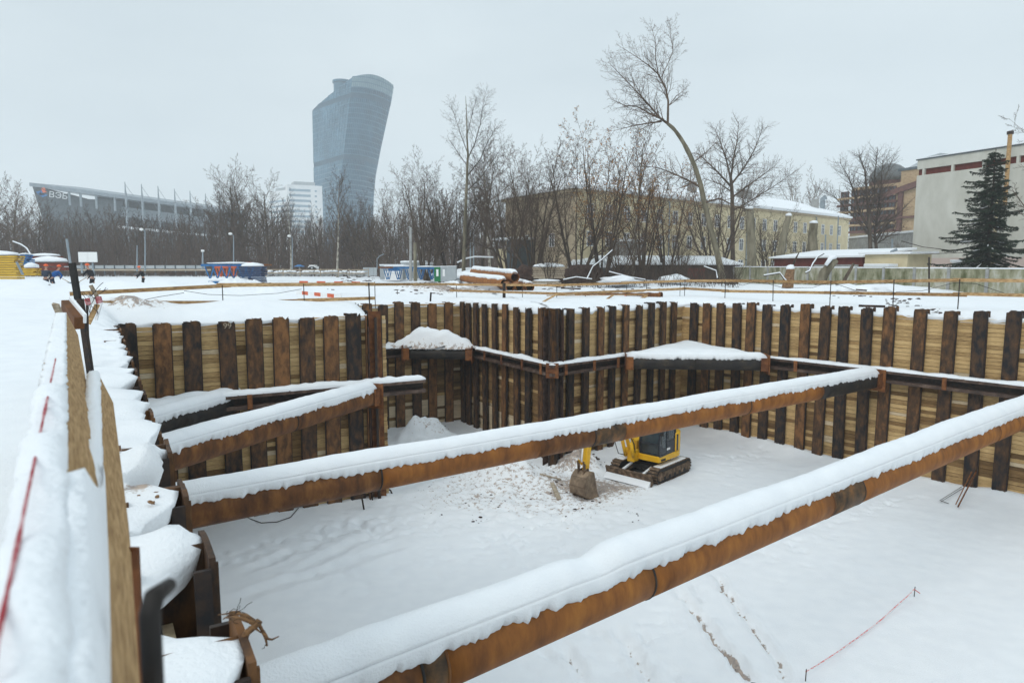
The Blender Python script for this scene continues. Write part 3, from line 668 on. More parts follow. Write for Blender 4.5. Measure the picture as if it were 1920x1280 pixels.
# brackets of the near left wall corner
# snow slabs filling the corners behind the braces
def heap(name, poly, z, top, label, cat='snow', seed=0, mat=SNOW, res=.16):
    P_ = np.array([[p[0], p[1]] for p in poly]); x0, y0 = P_.min(0); x1, y1 = P_.max(0)
    xs_ = np.arange(x0 - .1, x1 + .2, res); ys_ = np.arange(y0 - .1, y1 + .2, res); X, Y = np.meshgrid(xs_, ys_, indexing='ij')
    d = np.full(X.shape, 1e9); ins = np.zeros(X.shape, bool); nn = len(P_)
    for i in range(nn):
        a = P_[i]; b = P_[(i + 1) % nn]; ab = b - a; tt = np.clip(((X - a[0]) * ab[0] + (Y - a[1]) * ab[1]) / (ab @ ab), 0, 1)
        d = np.minimum(d, np.hypot(X - a[0] - tt * ab[0], Y - a[1] - tt * ab[1]))
        ins ^= ((a[1] > Y) != (b[1] > Y)) & (X < (b[0] - a[0]) * (Y - a[1]) / (b[1] - a[1] + 1e-12) + a[0])
    zz, dm = top(X, Y, np.where(ins, d, -d)); keep = ins | (d < .12)
    zz = np.where(ins, zz, z)
    idx = -np.ones(X.shape, int); idx[keep] = np.arange(keep.sum()); q = keep[:-1, :-1] & keep[1:, :-1] & keep[1:, 1:] & keep[:-1, 1:]
    F = np.stack([idx[:-1, :-1][q], idx[1:, :-1][q], idx[1:, 1:][q], idx[:-1, 1:][q]], -1); V = np.stack([X[keep], Y[keep], zz[keep]], -1)
    base = np.array([V[:, 0].mean(), V[:, 1].mean(), z]); o = grid_mesh(name, V - base, F, SNOWD, True, {'dirt': dm[keep]}); o.location = base
    return tag(o, label, cat)
def t5(X, Y, d):
    s = np.clip(d, 0, 9); c = gauss(X, Y, C1.x, C1.y - .5, 3.5, 3.5)
    return SA + .50 + .24 * c + .10 * fbm(X, Y, .8, 3, 60) + .10 * np.clip(s / .5, 0, 1), X * 0 + .05
heap('snow_slab', [p5a, p5b, C1 + (RE - C1).normalized() * .3, C1, C1 - mdir * .3], SA + .42, t5, 'snow slab filling the far right corner behind the black brace pipe')
def t6(X, Y, d):
    s = np.clip(d / .32, 0, 1)
    hh_ = .34 + .66 * gauss(X, Y, A(818, 640, 36).x, 35.6, 1.35, 1.0) + .55 * gauss(X, Y, A(742, 650, 35.6).x, 35.3, 1.0, .9) + .42 * gauss(X, Y, A(880, 650, 35).x, 35.2, .5, .5) + .35 * gauss(X, Y, A(790, 640, 36).x, 36.6, .6, .6) + .48 * fbm(X, Y, 1.3, 4, 61)
    return SA + .42 + s * np.clip(hh_, .1, 3), np.clip(.75 * (1 - s) + .15, 0, 1) * .9
heap('snow_heap', [p6a - Vector((.5, .25)), p6b + Vector((.3, -.35)), C3 + (C2 - C3).normalized() * 1.2, C3, C4 + (C3 - C4) * .12], SA + .40, t6, 'lumpy snow heap with soil showing, dumped over the inner corner brace')
def t3(X, Y, d):
    s = np.clip(d / .5, 0, 1); return SA + .36 + s * (.22 + .1 * fbm(X, Y, .8, 3, 62)), X * 0 + .25 * (1 - s) + .12
heap('snow_slab', [s3a.xy + Vector((.1, .2)), s3b.xy + Vector((-.1, .2)), KL(5.2) + nrm(C5, C6) * .2, C6 + Vector((.2, -.1))], SA + .30, t3, 'dirty snow slab in the left corner behind the short black strut')
# deck of planks under the heap
# small things hanging about the far walers
mb = MB(); p = A(1003, 668, 32.2); mb.bar(p - Vector((.1, 0, .12)), p + Vector((.2, 0, .32)), .12, .03); solo('plank_offcut', mb, SNOW, p, 'short snow covered plank offcut standing on the waler left of the projecting corner', 'plank')
print('struts ok')
# ================================================================== EXCAVATOR
BUCK = M_('worn_bucket_steel', (.11, .075, .05), (.36, .26, .17), (.21, .15, .10), ns=3, detail=9, rough=.7, bump=.2)
YEL = M_('machine_yellow', (.70, .37, .006), (.80, .46, .010), ns=3, rough=.4, bump=.03, spec=.5)
CABB = M_('cab_blue_black', (.012, .016, .024), (.02, .026, .036), ns=3, rough=.35, bump=0, spec=.5)
GLASS = M_('cab_glass', (.02, .03, .035), (.05, .07, .08), ns=2, rough=.06, bump=0, spec=.8)
MUD = M_('muddy_steel', (.05, .032, .022), (.26, .17, .11), (.12, .08, .05), ns=5, detail=8, rough=.8, bump=.3)
WHITEP = M_('white_paint', (.75, .75, .73), (.8, .8, .8), ns=4, rough=.6, bump=.02)
def excavator():
    root = empty('mini_excavator', (6.03, 28.85, FZ + .02), 'yellow tracked mini excavator with dark cab and dozer blade parked on the pit floor', 'excavator', rz=atan2(-.73, -.68))
    B = lambda nm, mb, mt, par=root, **k: mb.build(nm, mt, par, local=True, **k)
    def stad(x0, x1, r, zc, n=8):
        return [(x1 + r * sin(pi * i / n), zc + r * cos(pi * i / n)) for i in range(n + 1)] + [(x0 - r * sin(pi * i / n), zc - r * cos(pi * i / n)) for i in range(n + 1)]
    for sgn in (-1, 1):
        y = sgn * .92; mb = MB(); out = stad(-1.12, 1.12, .29, .30); mb.xprism(out, y - .2, y + .2)
        tr = B('track', mb, BLACK)
        mb = MB(); sh = stad(-1.12, 1.12, .31, .30, 7); pts = []
        for i in range(len(sh)):
            a = Vector((sh[i][0], 0, sh[i][1])); b_ = Vector((sh[(i + 1) % len(sh)][0], 0, sh[(i + 1) % len(sh)][1])); k = max(1, int((b_ - a).length / .14))
            for j in range(k):
                p = a.lerp(b_, j / k); t_ = (b_ - a).normalized(); mb.bar(p + Vector((0, y - .225, 0)), p + Vector((0, y + .225, 0)), .09, .035, up=Vector((-t_.z, 0, t_.x)) if abs(t_.x) > .0 else (1, 0, 0))
        o = B('track_shoes', mb, MUD, tr); o.parent = tr; o['kind'] = 'stuff'
        mb = MB(); mb.xprism(stad(-.95, .95, .16, .28), y + sgn * .195, y + sgn * .235); B('side_frame', mb, MUD)
        for k in range(5):
            mb = MB(); x = -.8 + k * .4; mb.tube([(x, y + sgn * .19, .17), (x, y + sgn * .25, .17)], .09, 10); B('roller', mb, BLACK)
        for x in (-1.12, 1.12):
            mb = MB(); mb.tube([(x, y + sgn * .16, .3), (x, y + sgn * .24, .3)], .2, 14); B('sprocket' if x < 0 else 'idler', mb, MUD)
        mb = MB(); mb.box((0, y, .625), (2.1, .36, .05)); B('snow_cover', mb, SNOW, bevel=.02)
    mb = MB(); mb.box((0, 0, .42), (1.5, 1.5, .26)); B('undercarriage', mb, BLACK, bevel=.04)
    mb = MB(); mb.tube([(0, 0, .5), (0, 0, .78)], .52, 20); B('slew_ring', mb, BLACK)
    mb = MB(); mb.xprism([(1.66, .06), (1.78, .0), (1.82, .04), (1.76, .24), (1.84, .47), (1.78, .5), (1.68, .26)], -1.12, 1.12); bl = B('dozer_blade', mb, MUD)
    mb = MB(); mb.xprism([(1.80, .02), (2.0, .0), (1.86, .17), (1.79, .22)], -1.08, 1.08); B('blade_snow', mb, SNOW)
    for y in (-.5, .5):
        mb = MB(); mb.bar((.6, y, .4), (1.72, y, .2), .13, .16); B('blade_arm', mb, MUD, bevel=.02)
        mb = MB(); mb.bar((.7, y, .50), (1.62, y, .31), .11, .05); B('snow_cover', mb, SNOW)
    # upper structure
    def deck(z0, z1, f=1.0, grow=0):
        pts = [(1.02, .95), (1.02, .2), (.8, -.9), (.2, -1.02), (-.6, -1.05)] + [(-.55 - (.78 + grow) * cos(radians(a)), 1.0 * -cos(radians(90 - a)) * -1 if False else -1.02 * sin(radians(a - 0)) * 0) for a in ()]
        arc = [(-.45 - (.85) * sin(radians(a)), -1.02 * cos(radians(a))) for a in range(0, 181, 15)]
        return [(1.0, .98), (1.02, .15), (.75, -.95)] + arc
    dk = deck(0, 0); mb = MB(); mb.prism(dk[::-1], .80, 1.06); B('deck', mb, YEL, bevel=.03)
    arc = [(-.42 - .88 * sin(radians(a)), -1.04 * cos(radians(a))) for a in range(0, 181, 15)]
    mb = MB(); mb.prism(([(-.25, -1.02), (-.25, 1.03)][::1] + arc[::-1])[::-1], 1.065, 1.86); B('engine_cover', mb, YEL, bevel=.05)
    mb = MB(); mb.prism([(-.30, 1.036), (-.42, 1.046), (-.42, 1.0), (-.30, 1.0)], 1.1, 1.8); B('vent_strip', mb, CABB)
    mb = MB(); mb.prism([(.75, -.25), (.62, -.85), (-.22, -.98), (-.22, -.25)], 1.065, 1.5); B('side_tank', mb, YEL, bevel=.04)
    mb = MB(); mb.xprism([(-.9, 1.865), (-.35, 1.865), (-.4, 1.96), (-.85, 1.95)], -.9, .2); B('snow_cover', mb, SNOW, bevel=.03)
    # cab
    cy0, cy1 = .02, .98; pr = [(-.28, 1.07), (.93, 1.07), (1.0, 1.55), (.78, 2.62), (-.28, 2.62)]
    mb = MB(); mb.xprism([(-.28, 2.62), (.80, 2.62), (.74, 2.72), (-.24, 2.72)], cy0, cy1); B('cab_roof', mb, YEL, bevel=.03)
    mb = MB(); mb.xprism([(-.2, 2.725), (.70, 2.725), (.6, 2.83), (-.14, 2.83)], cy0 + .05, cy1 - .05); B('snow_cover', mb, SNOW, bevel=.03)
    mb = MB()
    for y in (cy0 + .03, cy1 - .03):
        for i in range(5):
            a, b_ = pr[i], pr[(i + 1) % 5]; mb.bar((a[0], y, a[1]), (b_[0], y, b_[1]), .07, .08, up=(0, 1, 0))
        mb.bar((.42, y, 1.1), (.40, y, 2.6), .06, .07, up=(0, 1, 0))
    for x, z in ((.93, 1.07), (1.0, 1.55), (.78, 2.62), (-.28, 2.62), (-.28, 1.07)): mb.bar((x, cy0, z), (x, cy1, z), .07, .07)
    o = B('cab_frame', mb, CABB); o['kind'] = 'stuff'
    mb = MB(); mb.xprism([(.45, 1.10), (-.25, 1.10), (-.25, 1.62), (.44, 1.62)], cy1 - .05, cy1 + .005); mb.v = mb.v; B('cab_door', mb, CABB)
    mb = MB(); mb.xprism([(.44, 1.12), (.92, 1.12), (.96, 1.55), (.44, 1.3)], cy1 - .05, cy1 + .002); B('door_panel', mb, CABB)
    mb = MB(); mb.xprism([(-.24, 1.63), (.40, 1.63), (.38, 2.58), (-.24, 2.58)], cy1 - .03, cy1 - .015); B('side_window', mb, GLASS)
    mb = MB(); mb.xprism([(.44, 1.3), (.96, 1.56), (.76, 2.58), (.42, 2.58)], cy1 - .03, cy1 - .015); B('door_window', mb, GLASS)
    mb = MB(); mb.add([(.965, cy0 + .05, 1.57), (.965, cy1 - .05, 1.57), (.765, cy1 - .05, 2.58), (.765, cy0 + .05, 2.58)], [(0, 1, 2, 3)]); B('windscreen', mb, GLASS)
    mb = MB(); mb.add([(.915, cy0 + .05, 1.10), (.915, cy1 - .05, 1.10), (.975, cy1 - .05, 1.52), (.975, cy0 + .05, 1.52)], [(0, 1, 2, 3)]); B('lower_windscreen', mb, GLASS)
    mb = MB(); mb.xprism([(-.24, 1.1), (.4, 1.1), (.4, 2.5), (-.24, 2.55)], cy0 + .02, cy0 + .03); B('rear_window', mb, GLASS)
    mb = MB(); mb.box((.1, .5, 1.45), (.5, .5, .14)); mb.box((-.12, .5, 1.8), (.12, .48, .6)); B('seat', mb, BLACK, bevel=.03)['kind'] = 'stuff'
    mb = MB(); mb.box((.62, .5, 1.5), (.06, .3, .7)); B('console', mb, BLACK, bevel=.02)
    mb = MB(); mb.box((.28, cy1 + .008, 1.28), (.26, .006, .09)); B('decal', mb, WHITEP)
    mb = MB(); mb.tube([(.35, cy1 + .03, 1.7), (.37, cy1 + .03, 2.15)], .012, 6); B('grab_handle', mb, BLACK)
    mb = MB(); mb.tube([(.98, cy1 + .08, 1.6), (1.1, cy1 + .14, 2.05)], .014, 6); B('mirror_arm', mb, BLACK)
    mb = MB(); mb.box((1.1, cy1 + .16, 2.12), (.03, .14, .24)); B('mirror', mb, BLACK)
    mb = MB(); mb.xprism([(.5, .84), (.85, .84), (.85, .93), (.5, .93)], .985, 1.0); B('lamp_recess', mb, BLACK)
    # boom, arm, bucket
    yb = -.22
    mb = MB(); mb.box((1.1, yb, .95), (.42, .34, .5)); B('swing_post', mb, YEL, bevel=.04)
    mb = MB(); mb.xprism([(.98, 1.0), (1.22, .98), (1.62, 1.9), (2.25, 2.85), (3.0, 3.15), (3.85, 3.22), (3.9, 3.42), (2.95, 3.5), (2.05, 3.2), (1.35, 2.15)], yb - .12, yb + .12); B('boom', mb, YEL, bevel=.015)
    for y in (yb - .2, yb + .2):
        mb = MB(); mb.tube([(1.35, y, .95), (1.62, y, 1.65)], .075, 10); B('cylinder', mb, YEL, smooth=True)
        mb = MB(); mb.tube([(1.60, y, 1.6), (1.86, y, 2.32)], .035, 8); B('piston_rod', mb, WHITEP, smooth=True)
    mb = MB(); mb.tube([(2.5, yb, 3.42), (3.4, yb, 3.72)], .08, 10); B('cylinder', mb, YEL, smooth=True)
    mb = MB(); mb.tube([(3.38, yb, 3.71), (4.05, yb, 3.85)], .035, 8); B('piston_rod', mb, WHITEP, smooth=True)
    mb = MB(); mb.xprism([(3.98, 3.92), (4.22, 3.70), (4.44, 2.5), (4.50, 1.05), (4.34, .98), (4.16, 2.3), (3.72, 3.25), (3.78, 3.6)], yb - .1, yb + .1); B('arm', mb, YEL, bevel=.012)
    mb = MB(); mb.tube([(4.36, yb, 3.2), (4.62, yb, 2.1)], .07, 10); B('cylinder', mb, YEL, smooth=True)
    mb = MB(); mb.tube([(4.61, yb, 2.15), (4.70, yb, 1.42)], .03, 8); B('piston_rod', mb, WHITEP, smooth=True)
    for y in (yb - .14, yb + .14):
        mb = MB(); mb.bar((4.72, y, 1.45), (4.46, y, 1.25), .04, .1); B('link', mb, YEL)
        mb = MB(); mb.bar((4.72, y, 1.46), (4.66, y, .95), .04, .12); B('link', mb, MUD)
    mb = MB(); mb.tube([(1.2, yb + .17, 1.1), (1.5, yb + .30, 1.55), (1.7, yb + .18, 2.1)], .022, 6); B('hose', mb, BLACK)
    mb = MB(); mb.tube([(1.9, yb - .3, 2.3), (1.95, yb - .34, 1.6), (1.75, yb - .3, 1.1), (1.45, yb - .2, 1.0)], .018, 6); B('hose', mb, BLACK)
    bk = [(4.36, .98), (4.62, 1.02), (4.84, .84), (4.96, .52), (4.9, .22), (4.62, .03), (4.05, -.06)]
    bw = .36; th = .03
    mb = MB()
    for i in range(len(bk) - 1):
        a, b_ = Vector((bk[i][0], 0, bk[i][1])), Vector((bk[i + 1][0], 0, bk[i + 1][1])); t_ = (b_ - a).normalized(); nn_ = Vector((-t_.z, 0, t_.x))
        mb.hexa([a + Vector((0, yb - bw, 0)), b_ + Vector((0, yb - bw, 0)), b_ + Vector((0, yb + bw, 0)), a + Vector((0, yb + bw, 0))],
                [a + nn_ * th + Vector((0, yb - bw, 0)), b_ + nn_ * th + Vector((0, yb - bw, 0)), b_ + nn_ * th + Vector((0, yb + bw, 0)), a + nn_ * th + Vector((0, yb + bw, 0))])
    for s_ in (-1, 1): mb.xprism(bk + [(4.16, .22)], yb + s_ * bw - .015, yb + s_ * bw + .015)
    bo = B('bucket', mb, BUCK); bo['kind'] = 'stuff'
    for k in range(4):
        mb = MB(); y = yb - bw + .08 + k * (2 * bw - .16) / 3; mb.box((4.0, y, -.06), (.18, .07, .04)); B('tooth', mb, MUD)
    for s_ in (-.12, .12):
        mb = MB(); mb.xprism([(4.36, .95), (4.78, .9), (4.7, 1.1), (4.42, 1.12)], yb + s_ - .02, yb + s_ + .02); B('bucket_ear', mb, MUD)
    for ch in root.children:
        if ch.name.split('.')[0] in ('boom', 'arm', 'cylinder', 'piston_rod', 'hose'):
            for v in ch.data.vertices:
                if v.co.z > 1.8: v.co.z = 1.8 + (v.co.z - 1.8) * .68
    return root
EX = excavator()
# ================================================================== THINGS ON THE PIT FLOOR
def plank(px0, py0, px1, py1, zz, w, h_, label, mat=WOODL, snow=True, floor=True):
    a = G(px0, py0, zz); b_ = G(px1, py1, zz)
    if floor: a.z = fz(a.x, a.y) + h_ / 2 + .02; b_.z = fz(b_.x, b_.y) + h_ / 2 + .02
    mb = MB(); mb.bar(a, b_, w, h_, j=.008); return solo('plank', mb, mat, (a + b_) / 2, label, 'plank', bevel=.004)
plank(1030, 902, 1048, 938, FZ, .16, .06, 'pale plank lying on the trodden snow left of the excavator bucket', WOODG)
plank(1012, 905, 1052, 903, FZ, .10, .05, 'thin crosswise stick under the pale plank near the bucket', WOODG)
a = G(1510, 1276, FZ); b_ = G(1714, 1116, FZ)
for p, lb in ((a, 'short thin survey stake at the bottom edge with the tape end tied on'), (b_, 'short thin survey stake in the smooth snow at the far end of the tape')):
    z = fz(p.x, p.y); mb = MB(); mb.tube([(p.x, p.y, z - .1), (p.x + .01, p.y, z + .28)], .011, 6); solo('stake', mb, DARK, (p.x, p.y, z), lb, 'stake')
REDT = M_('red_tape', (.5, .05, .05), (.6, .12, .1), ns=5, rough=.5, bump=0); 
TAPE = M_('red_white_cord', (.7, .1, .1), (.8, .75, .75), scale=(14, 14, 14), ns=1.2, lo=.47, hi=.53, rough=.6, bump=0)
mb = MB(); pts = []
for i in range(13):
    t_ = i / 12; p = a.lerp(b_, t_); z = fz(p.x, p.y); pts.append((p.x, p.y, z + .22 - .17 * 4 * t_ * (1 - t_)))
mb.tube(pts, .012, 5); solo('barrier_tape', mb, TAPE, a, 'thin red and white cord strung low over the smooth pit snow', 'cord')
mb = MB(); mb.tube([b_ + Vector((0, 0, fz(b_.x, b_.y) - b_.z + .2)), b_ + Vector((.12, -.06, fz(b_.x, b_.y) - b_.z + .12))], .012, 5); solo('tape_end', mb, REDT, b_, 'loose red tape end on the far survey stake', 'tape')
# rods leaning on the right wall
p0 = G(1793, 948, FZ)
for k, (x0, y0, x1, y1, r_, lb) in enumerate(((1796, 950, 1830, 884, .025, 'thicker rusty rod leaning on the right wall, right of the pair'), (1792, 945, 1822, 884, .018, 'thin rusty rod leaning on the right wall, just left of the thicker one'),
                                     (1762, 938, 1803, 912, .010, 'upper of two fine wires rising from the snow to the right wall'), (1764, 940, 1805, 915, .010, 'lower of two fine wires rising from the snow to the right wall'), (1764, 938, 1795, 950, .012, 'short wire lying on the snow between the leaning rods'))):
    a = G(x0, y0, FZ + .1); Yt = a.y + (1.0 if k < 4 else -.2); b_ = A(x1, y1, Yt); mb = MB(); mb.tube([a, b_], r_, 6); solo('leaning_rod', mb, PLATE if k < 2 else DARK, a, lb, 'rod')
# posts poking down by the near left wall foot
for (x0, y0, x1, y1, lb) in ((683, 958, 676, 918, 'bent dark bar standing in the snow below the long middle strut'), (737, 930, 731, 916, 'short dark stake in the snow right of the bent bar')):
    a = G(x0, y0, FZ); b_ = A(x1, y1, a.y + .1); mb = MB(); mb.tube([a, a.lerp(b_, .8), b_ + Vector((-.12, 0, .02))], .035, 6); solo('steel_bar', mb, DARK, a, lb, 'bar')
mb = MB(); pts = [G(x, y, FZ) for x, y in ((452, 976), (490, 985), (520, 983), (545, 975), (560, 962))]
for p in pts: p.z = fz(p.x, p.y) + .03
mb.tube(pts, .015, 5); solo('wire', mb, DARK, pts[0], 'dark wire curling over the snow at the foot of the near left wall', 'wire')
print('pit ok')
# ================================================================== GUARD RAILS
def railfence(label, rails, posts, seed=0, mat=WOODL):   # rails: list of polylines [(px,py,Y)...]; posts: (px, ytop, Y, r)
    pts0 = A(*rails[0][0]); root = empty('guard_rail', (pts0.x, pts0.y, 0), label, 'railing', 'plank guard rails round the pit'); r = random.Random(seed)
    for pl_ in rails:
        for (a, b_) in zip(pl_[:-1], pl_[1:]):
            a = A(*a); b_ = A(*b_); L = (b_ - a).length; k = max(1, round(L / 5.)); d = (b_ - a)
            for i in range(k):
                p = a + d * (i / k) - d.normalized() * .25; q = a + d * ((i + 1) / k) + d.normalized() * .25; off = Vector((0, -.03 if i % 2 else 0, r.uniform(-.02, .02)))
                mb = MB(); mb.bar(p + off, q + off, .04, .13, j=.008); mb.build('rail', mat, root)
    for px, yt, Y, rr in posts:
        t_ = A(px, yt, Y); g = gz(t_.x, t_.y) - .3; mb = MB(); mb.tube([(t_.x + r.uniform(-.03, .03), t_.y - .06, g), (t_.x, t_.y - .06, t_.z)], rr, 6); mb.build('post', DARK, root)
    return root
railfence('two plank rails on thin rods behind the near left wall',
          [[(148, 549, 22.), (420, 535, 25.), (692, 533, 28.2)], [(190, 568, 22.), (418, 568, 24.8), (570, 563, 26.6), (692, 559, 28.2)]],
          [(418, 535, 25., .018), (570, 532, 26.6, .018), (692, 530, 28.2, .03), (148, 535, 22, .03)], 1)
railfence('long plank rails behind the deep inner corner and the projecting corner',
          [[(692, 534, 33.), (850, 533, 40.), (1050, 534, 37.), (1285, 527, 40)], [(850, 545, 40.), (1050, 551, 36.), (1285, 541, 40.)]],
          [(703, 528, 34, .02), (856, 532, 40, .02), (945, 530, 38.5, .09), (980, 530, 38.5, .018), (1044, 532, 37.5, .018), (1175, 530, 38.6, .018), (1212, 528, 39.3, .018)], 2)
railfence('long plank rails behind the right-hand wall in front of the concrete fence',
          [[(1285, 526, 40.), (1360, 526, 36.5), (1556, 529, 31.5), (1800, 525, 28), (1950, 527, 26)], [(1285, 541, 40.), (1360, 545, 36.5), (1556, 548, 31.5), (1800, 552, 28), (1950, 555, 26)]],
          [(1284, 524, 39.8, .018), (1360, 525, 36.5, .02), (1449, 525, 34., .02), (1557, 526, 31.5, .02), (1675, 524, 29.6, .022), (1798, 523, 28., .022), (1275, 524, 40, .015)], 3)
# corner rod and frame of loose timber
for i, (x0, y0, x1, y1, Y, w, lb) in enumerate(((1018, 566, 1045, 551, 33.5, .14, 'sloping board on the left of the loose timber frame behind the projecting corner'), (1022, 568, 1095, 568, 33.4, .10, 'low lying board at the foot of the loose timber frame'),
                                    (1131, 565, 1150, 553, 35, .12, 'short sloping board in the middle behind the far wall'), (1198, 561, 1212, 555, 36.5, .22, 'short thick timber end right of the sloping boards'),
                                    (1025, 554, 1215, 552, 37.5, .10, 'long board lying behind the sloping boards'))):
    a = A(x0, y0, Y); b_ = A(x1, y1, Y + .4); mb = MB(); mb.bar(a, b_, w, .05); solo('loose_board', mb, WOODL, a, lb, 'board')
BAR = M_('red_white_bar', (.62, .10, .05), (.8, .78, .75), scale=(1.3, 1.3, 0), ns=1.0, detail=0, lo=.49, hi=.5, rough=.6, bump=0)
def striped(name, pts, w, h_, n, label, start=0):
    a = Vector(pts[0]); b_ = Vector(pts[1]); root = empty(name, a, label, 'barrier')
    for i in range(n):
        mb = MB(); mb.bar(a.lerp(b_, i / n), a.lerp(b_, (i + 1) / n), w, h_); mb.build('stripe', (REDS if (i + start) % 2 else WHITEP), root)
REDS = M_('orange_red_paint', (.55, .1, .04), (.62, .14, .06), ns=5, rough=.6, bump=.02)
striped('striped_barrier', (A(545, 530, 40), A(692, 532, 40)), .05, .22, 9, 'red and white striped barrier board low on the snow behind the left rail')
striped('striped_barrier', (A(556, 548, 36), A(640, 556, 32)), .03, .18, 7, 'sagging red and white striped tape under the left rail')
striped('striped_barrier', (A(1060, 554.5, 39), A(1215, 555.5, 39)), .05, .13, 7, 'red and white striped bar lying in front of the long rusty pipe')
for px, y0, y1, Y in ((1275, 0, 0, 0),): pass
for (pts, lb) in (([(250, 566, 23.5), (300, 556, 24), (345, 549, 24.5)], 'thin wire rising to the upper rail at the left'), ([(345, 545, 26), (390, 552, 26.5), (450, 554, 27), (520, 550, 28), (565, 542, 28)], 'sagging thin wire below the left upper rail'),
                 ([(1300, 528, 38), (1318, 537, 37), (1335, 535, 36.5), (1355, 528, 36)], 'thin sagging wire under the rail at the leaning tree'), ([(1372, 528, 36), (1392, 535, 35), (1415, 528, 34), (1440, 532, 33), (1470, 540, 33), (1525, 539, 32), (1556, 528, 31.5), (1590, 540, 31), (1610, 547, 30)], 'long dark wire looping under the right rail'),
                 ([(1680, 547, 30), (1730, 545, 30), (1790, 530, 29), (1830, 532, 28), (1893, 553, 28)], 'dark wire looping under the rail at the far right')):
    P_ = [A(*p) for p in pts]; mb = MB(); mb.tube(P_, .012, 4); solo('cable', mb, DARK, P_[0], lb, 'cable')
# ================================================================== FOREGROUND: guard rail beside the camera
NEARS = SNOW
def beam_img(name, far4, near4, mat, label=None, cat=None, parent=None, bevel=.003):
    # far4/near4: four corners (top-left, top-right, bottom-right, bottom-left) as (px, py, Y)
    f = [A(*p) for p in far4]; n = [A(*p) for p in near4]; mb = MB(); mb.v = [tuple(v) for v in n + f]
    mb.f = [(3, 2, 1, 0), (4, 5, 6, 7), (0, 1, 5, 4), (1, 2, 6, 5), (2, 3, 7, 6), (3, 0, 4, 7)]
    return mb, n, f
root = empty('guard_rail', JL(6.5).to_3d(), 'close and blurred snow covered guard rail of thick boards at the left edge', 'railing', None)
def railbeam(nm, c0, d0, c1, d1, w, hgt, tilt, mat):  # lateral offset c at Y=0 along VP x=145, drop below camera
    def P_(Y, c, dr): return Vector((c - .637 * Y, Y, CAMZ - dr))
    return P_
DIRR = Vector((-.637, 1, 0)).normalized(); LAT = Vector((1, .637, 0)).normalized()
tf = lambda Y: min(1., .35 + .35 * Y)
def board(nm, Ya, Yb, c, drop, w, hgt, tilt, mat, sn=.03, seed=0, sag=0, k=26, cb=None, db=None, sw=None):
    cb = c if cb is None else cb; db = drop if db is None else db
    top = []; mb = MB(); V = []
    for i in range(k + 1):
        t_ = i / k; Y = Ya + (Yb - Ya) * t_; cc_ = c + (cb - c) * t_; dd_ = drop + (db - drop) * t_ + sag * 4 * t_ * (1 - t_)
        p = Vector((cc_ - .637 * Y, Y, CAMZ - dd_)); wv = .004 * noise.noise(Vector((Y * 6, seed, 0)))
        V += [p - LAT * w + Vector((0, 0, wv)), p + Vector((0, 0, wv * .5)), p + LAT * (tilt * tf(Y)) + Vector((0, 0, -hgt)), p + LAT * (tilt * tf(Y) - w) + Vector((0, 0, -hgt))]
    for i in range(k):
        a = i * 4
        for j in range(4): mb.f.append((a + j, a + (j + 1) % 4, a + 4 + (j + 1) % 4, a + 4 + j))
    mb.v = [tuple(v) for v in V]; mb.f.append((3, 2, 1, 0)); e = k * 4; mb.f.append((e, e + 1, e + 2, e + 3))
    o = mb.build(nm, mat, root)
    if sn:
        sw = sw or w; V = []; cs = [(-1.0, -.0), (-1.02, .5), (-.8, .95), (-.5, 1.05), (-.2, .95), (.0, .5), (-.01, 0)]; k2 = k * 6
        for i in range(k2 + 1):
            t_ = i / k2; Y = Ya + (Yb - Ya) * t_; cc_ = c + (cb - c) * t_; dd_ = drop + (db - drop) * t_ + sag * 4 * t_ * (1 - t_)
            am = .75 + .9 * noise.noise(Vector((Y * 3.1, seed, 2))) + .5 * noise.noise(Vector((Y * 11, seed, 2)))
            if nm == 'upper_board': am *= 1.1 if Y < 2.2 else .15 + 1.3 * noise.noise(Vector((Y * 7, 3, 3)))
            am = max(am, .0)
            for u, v in cs:
                V.append(Vector((cc_ - .637 * Y, Y, CAMZ - dd_)) + LAT * (w * (u + .12 * noise.noise(Vector((Y * 16, u * 3, seed))))) + Vector((0, 0, sn * v * am + .001)))
        mb = MB(); m = len(cs); mb.v = [tuple(v) for v in V]
        for i in range(k2):
            for j in range(m - 1): mb.f.append((i * m + j, i * m + j + 1, (i + 1) * m + j + 1, (i + 1) * m + j))
        mb.f.append(tuple(range(m))[::-1]); mb.f.append(tuple(k2 * m + x for x in range(m)))
        mb.build('snow_cover', SNOW, root, smooth=True)
    return o
board('upper_board', .35, 6.1, -.03, .42, .085, .20, .075, WOODN, .035, 1, sag=.0, cb=-.10, db=.41)
board('lower_board', .35, 3.75, -.008, .60, .062, .15, .055, WOODN, .05, 2, cb=.10, db=.61)
board('far_lower_board', 3.9, 9.0, .06, .80, .06, .12, .02, WOODN, .045, 3, cb=-.05, db=.95)
board('thin_board', 3.6, 6.5, -.03, .75, .03, .1, .01, WOODG, .0, 4, cb=-.06, db=.85)
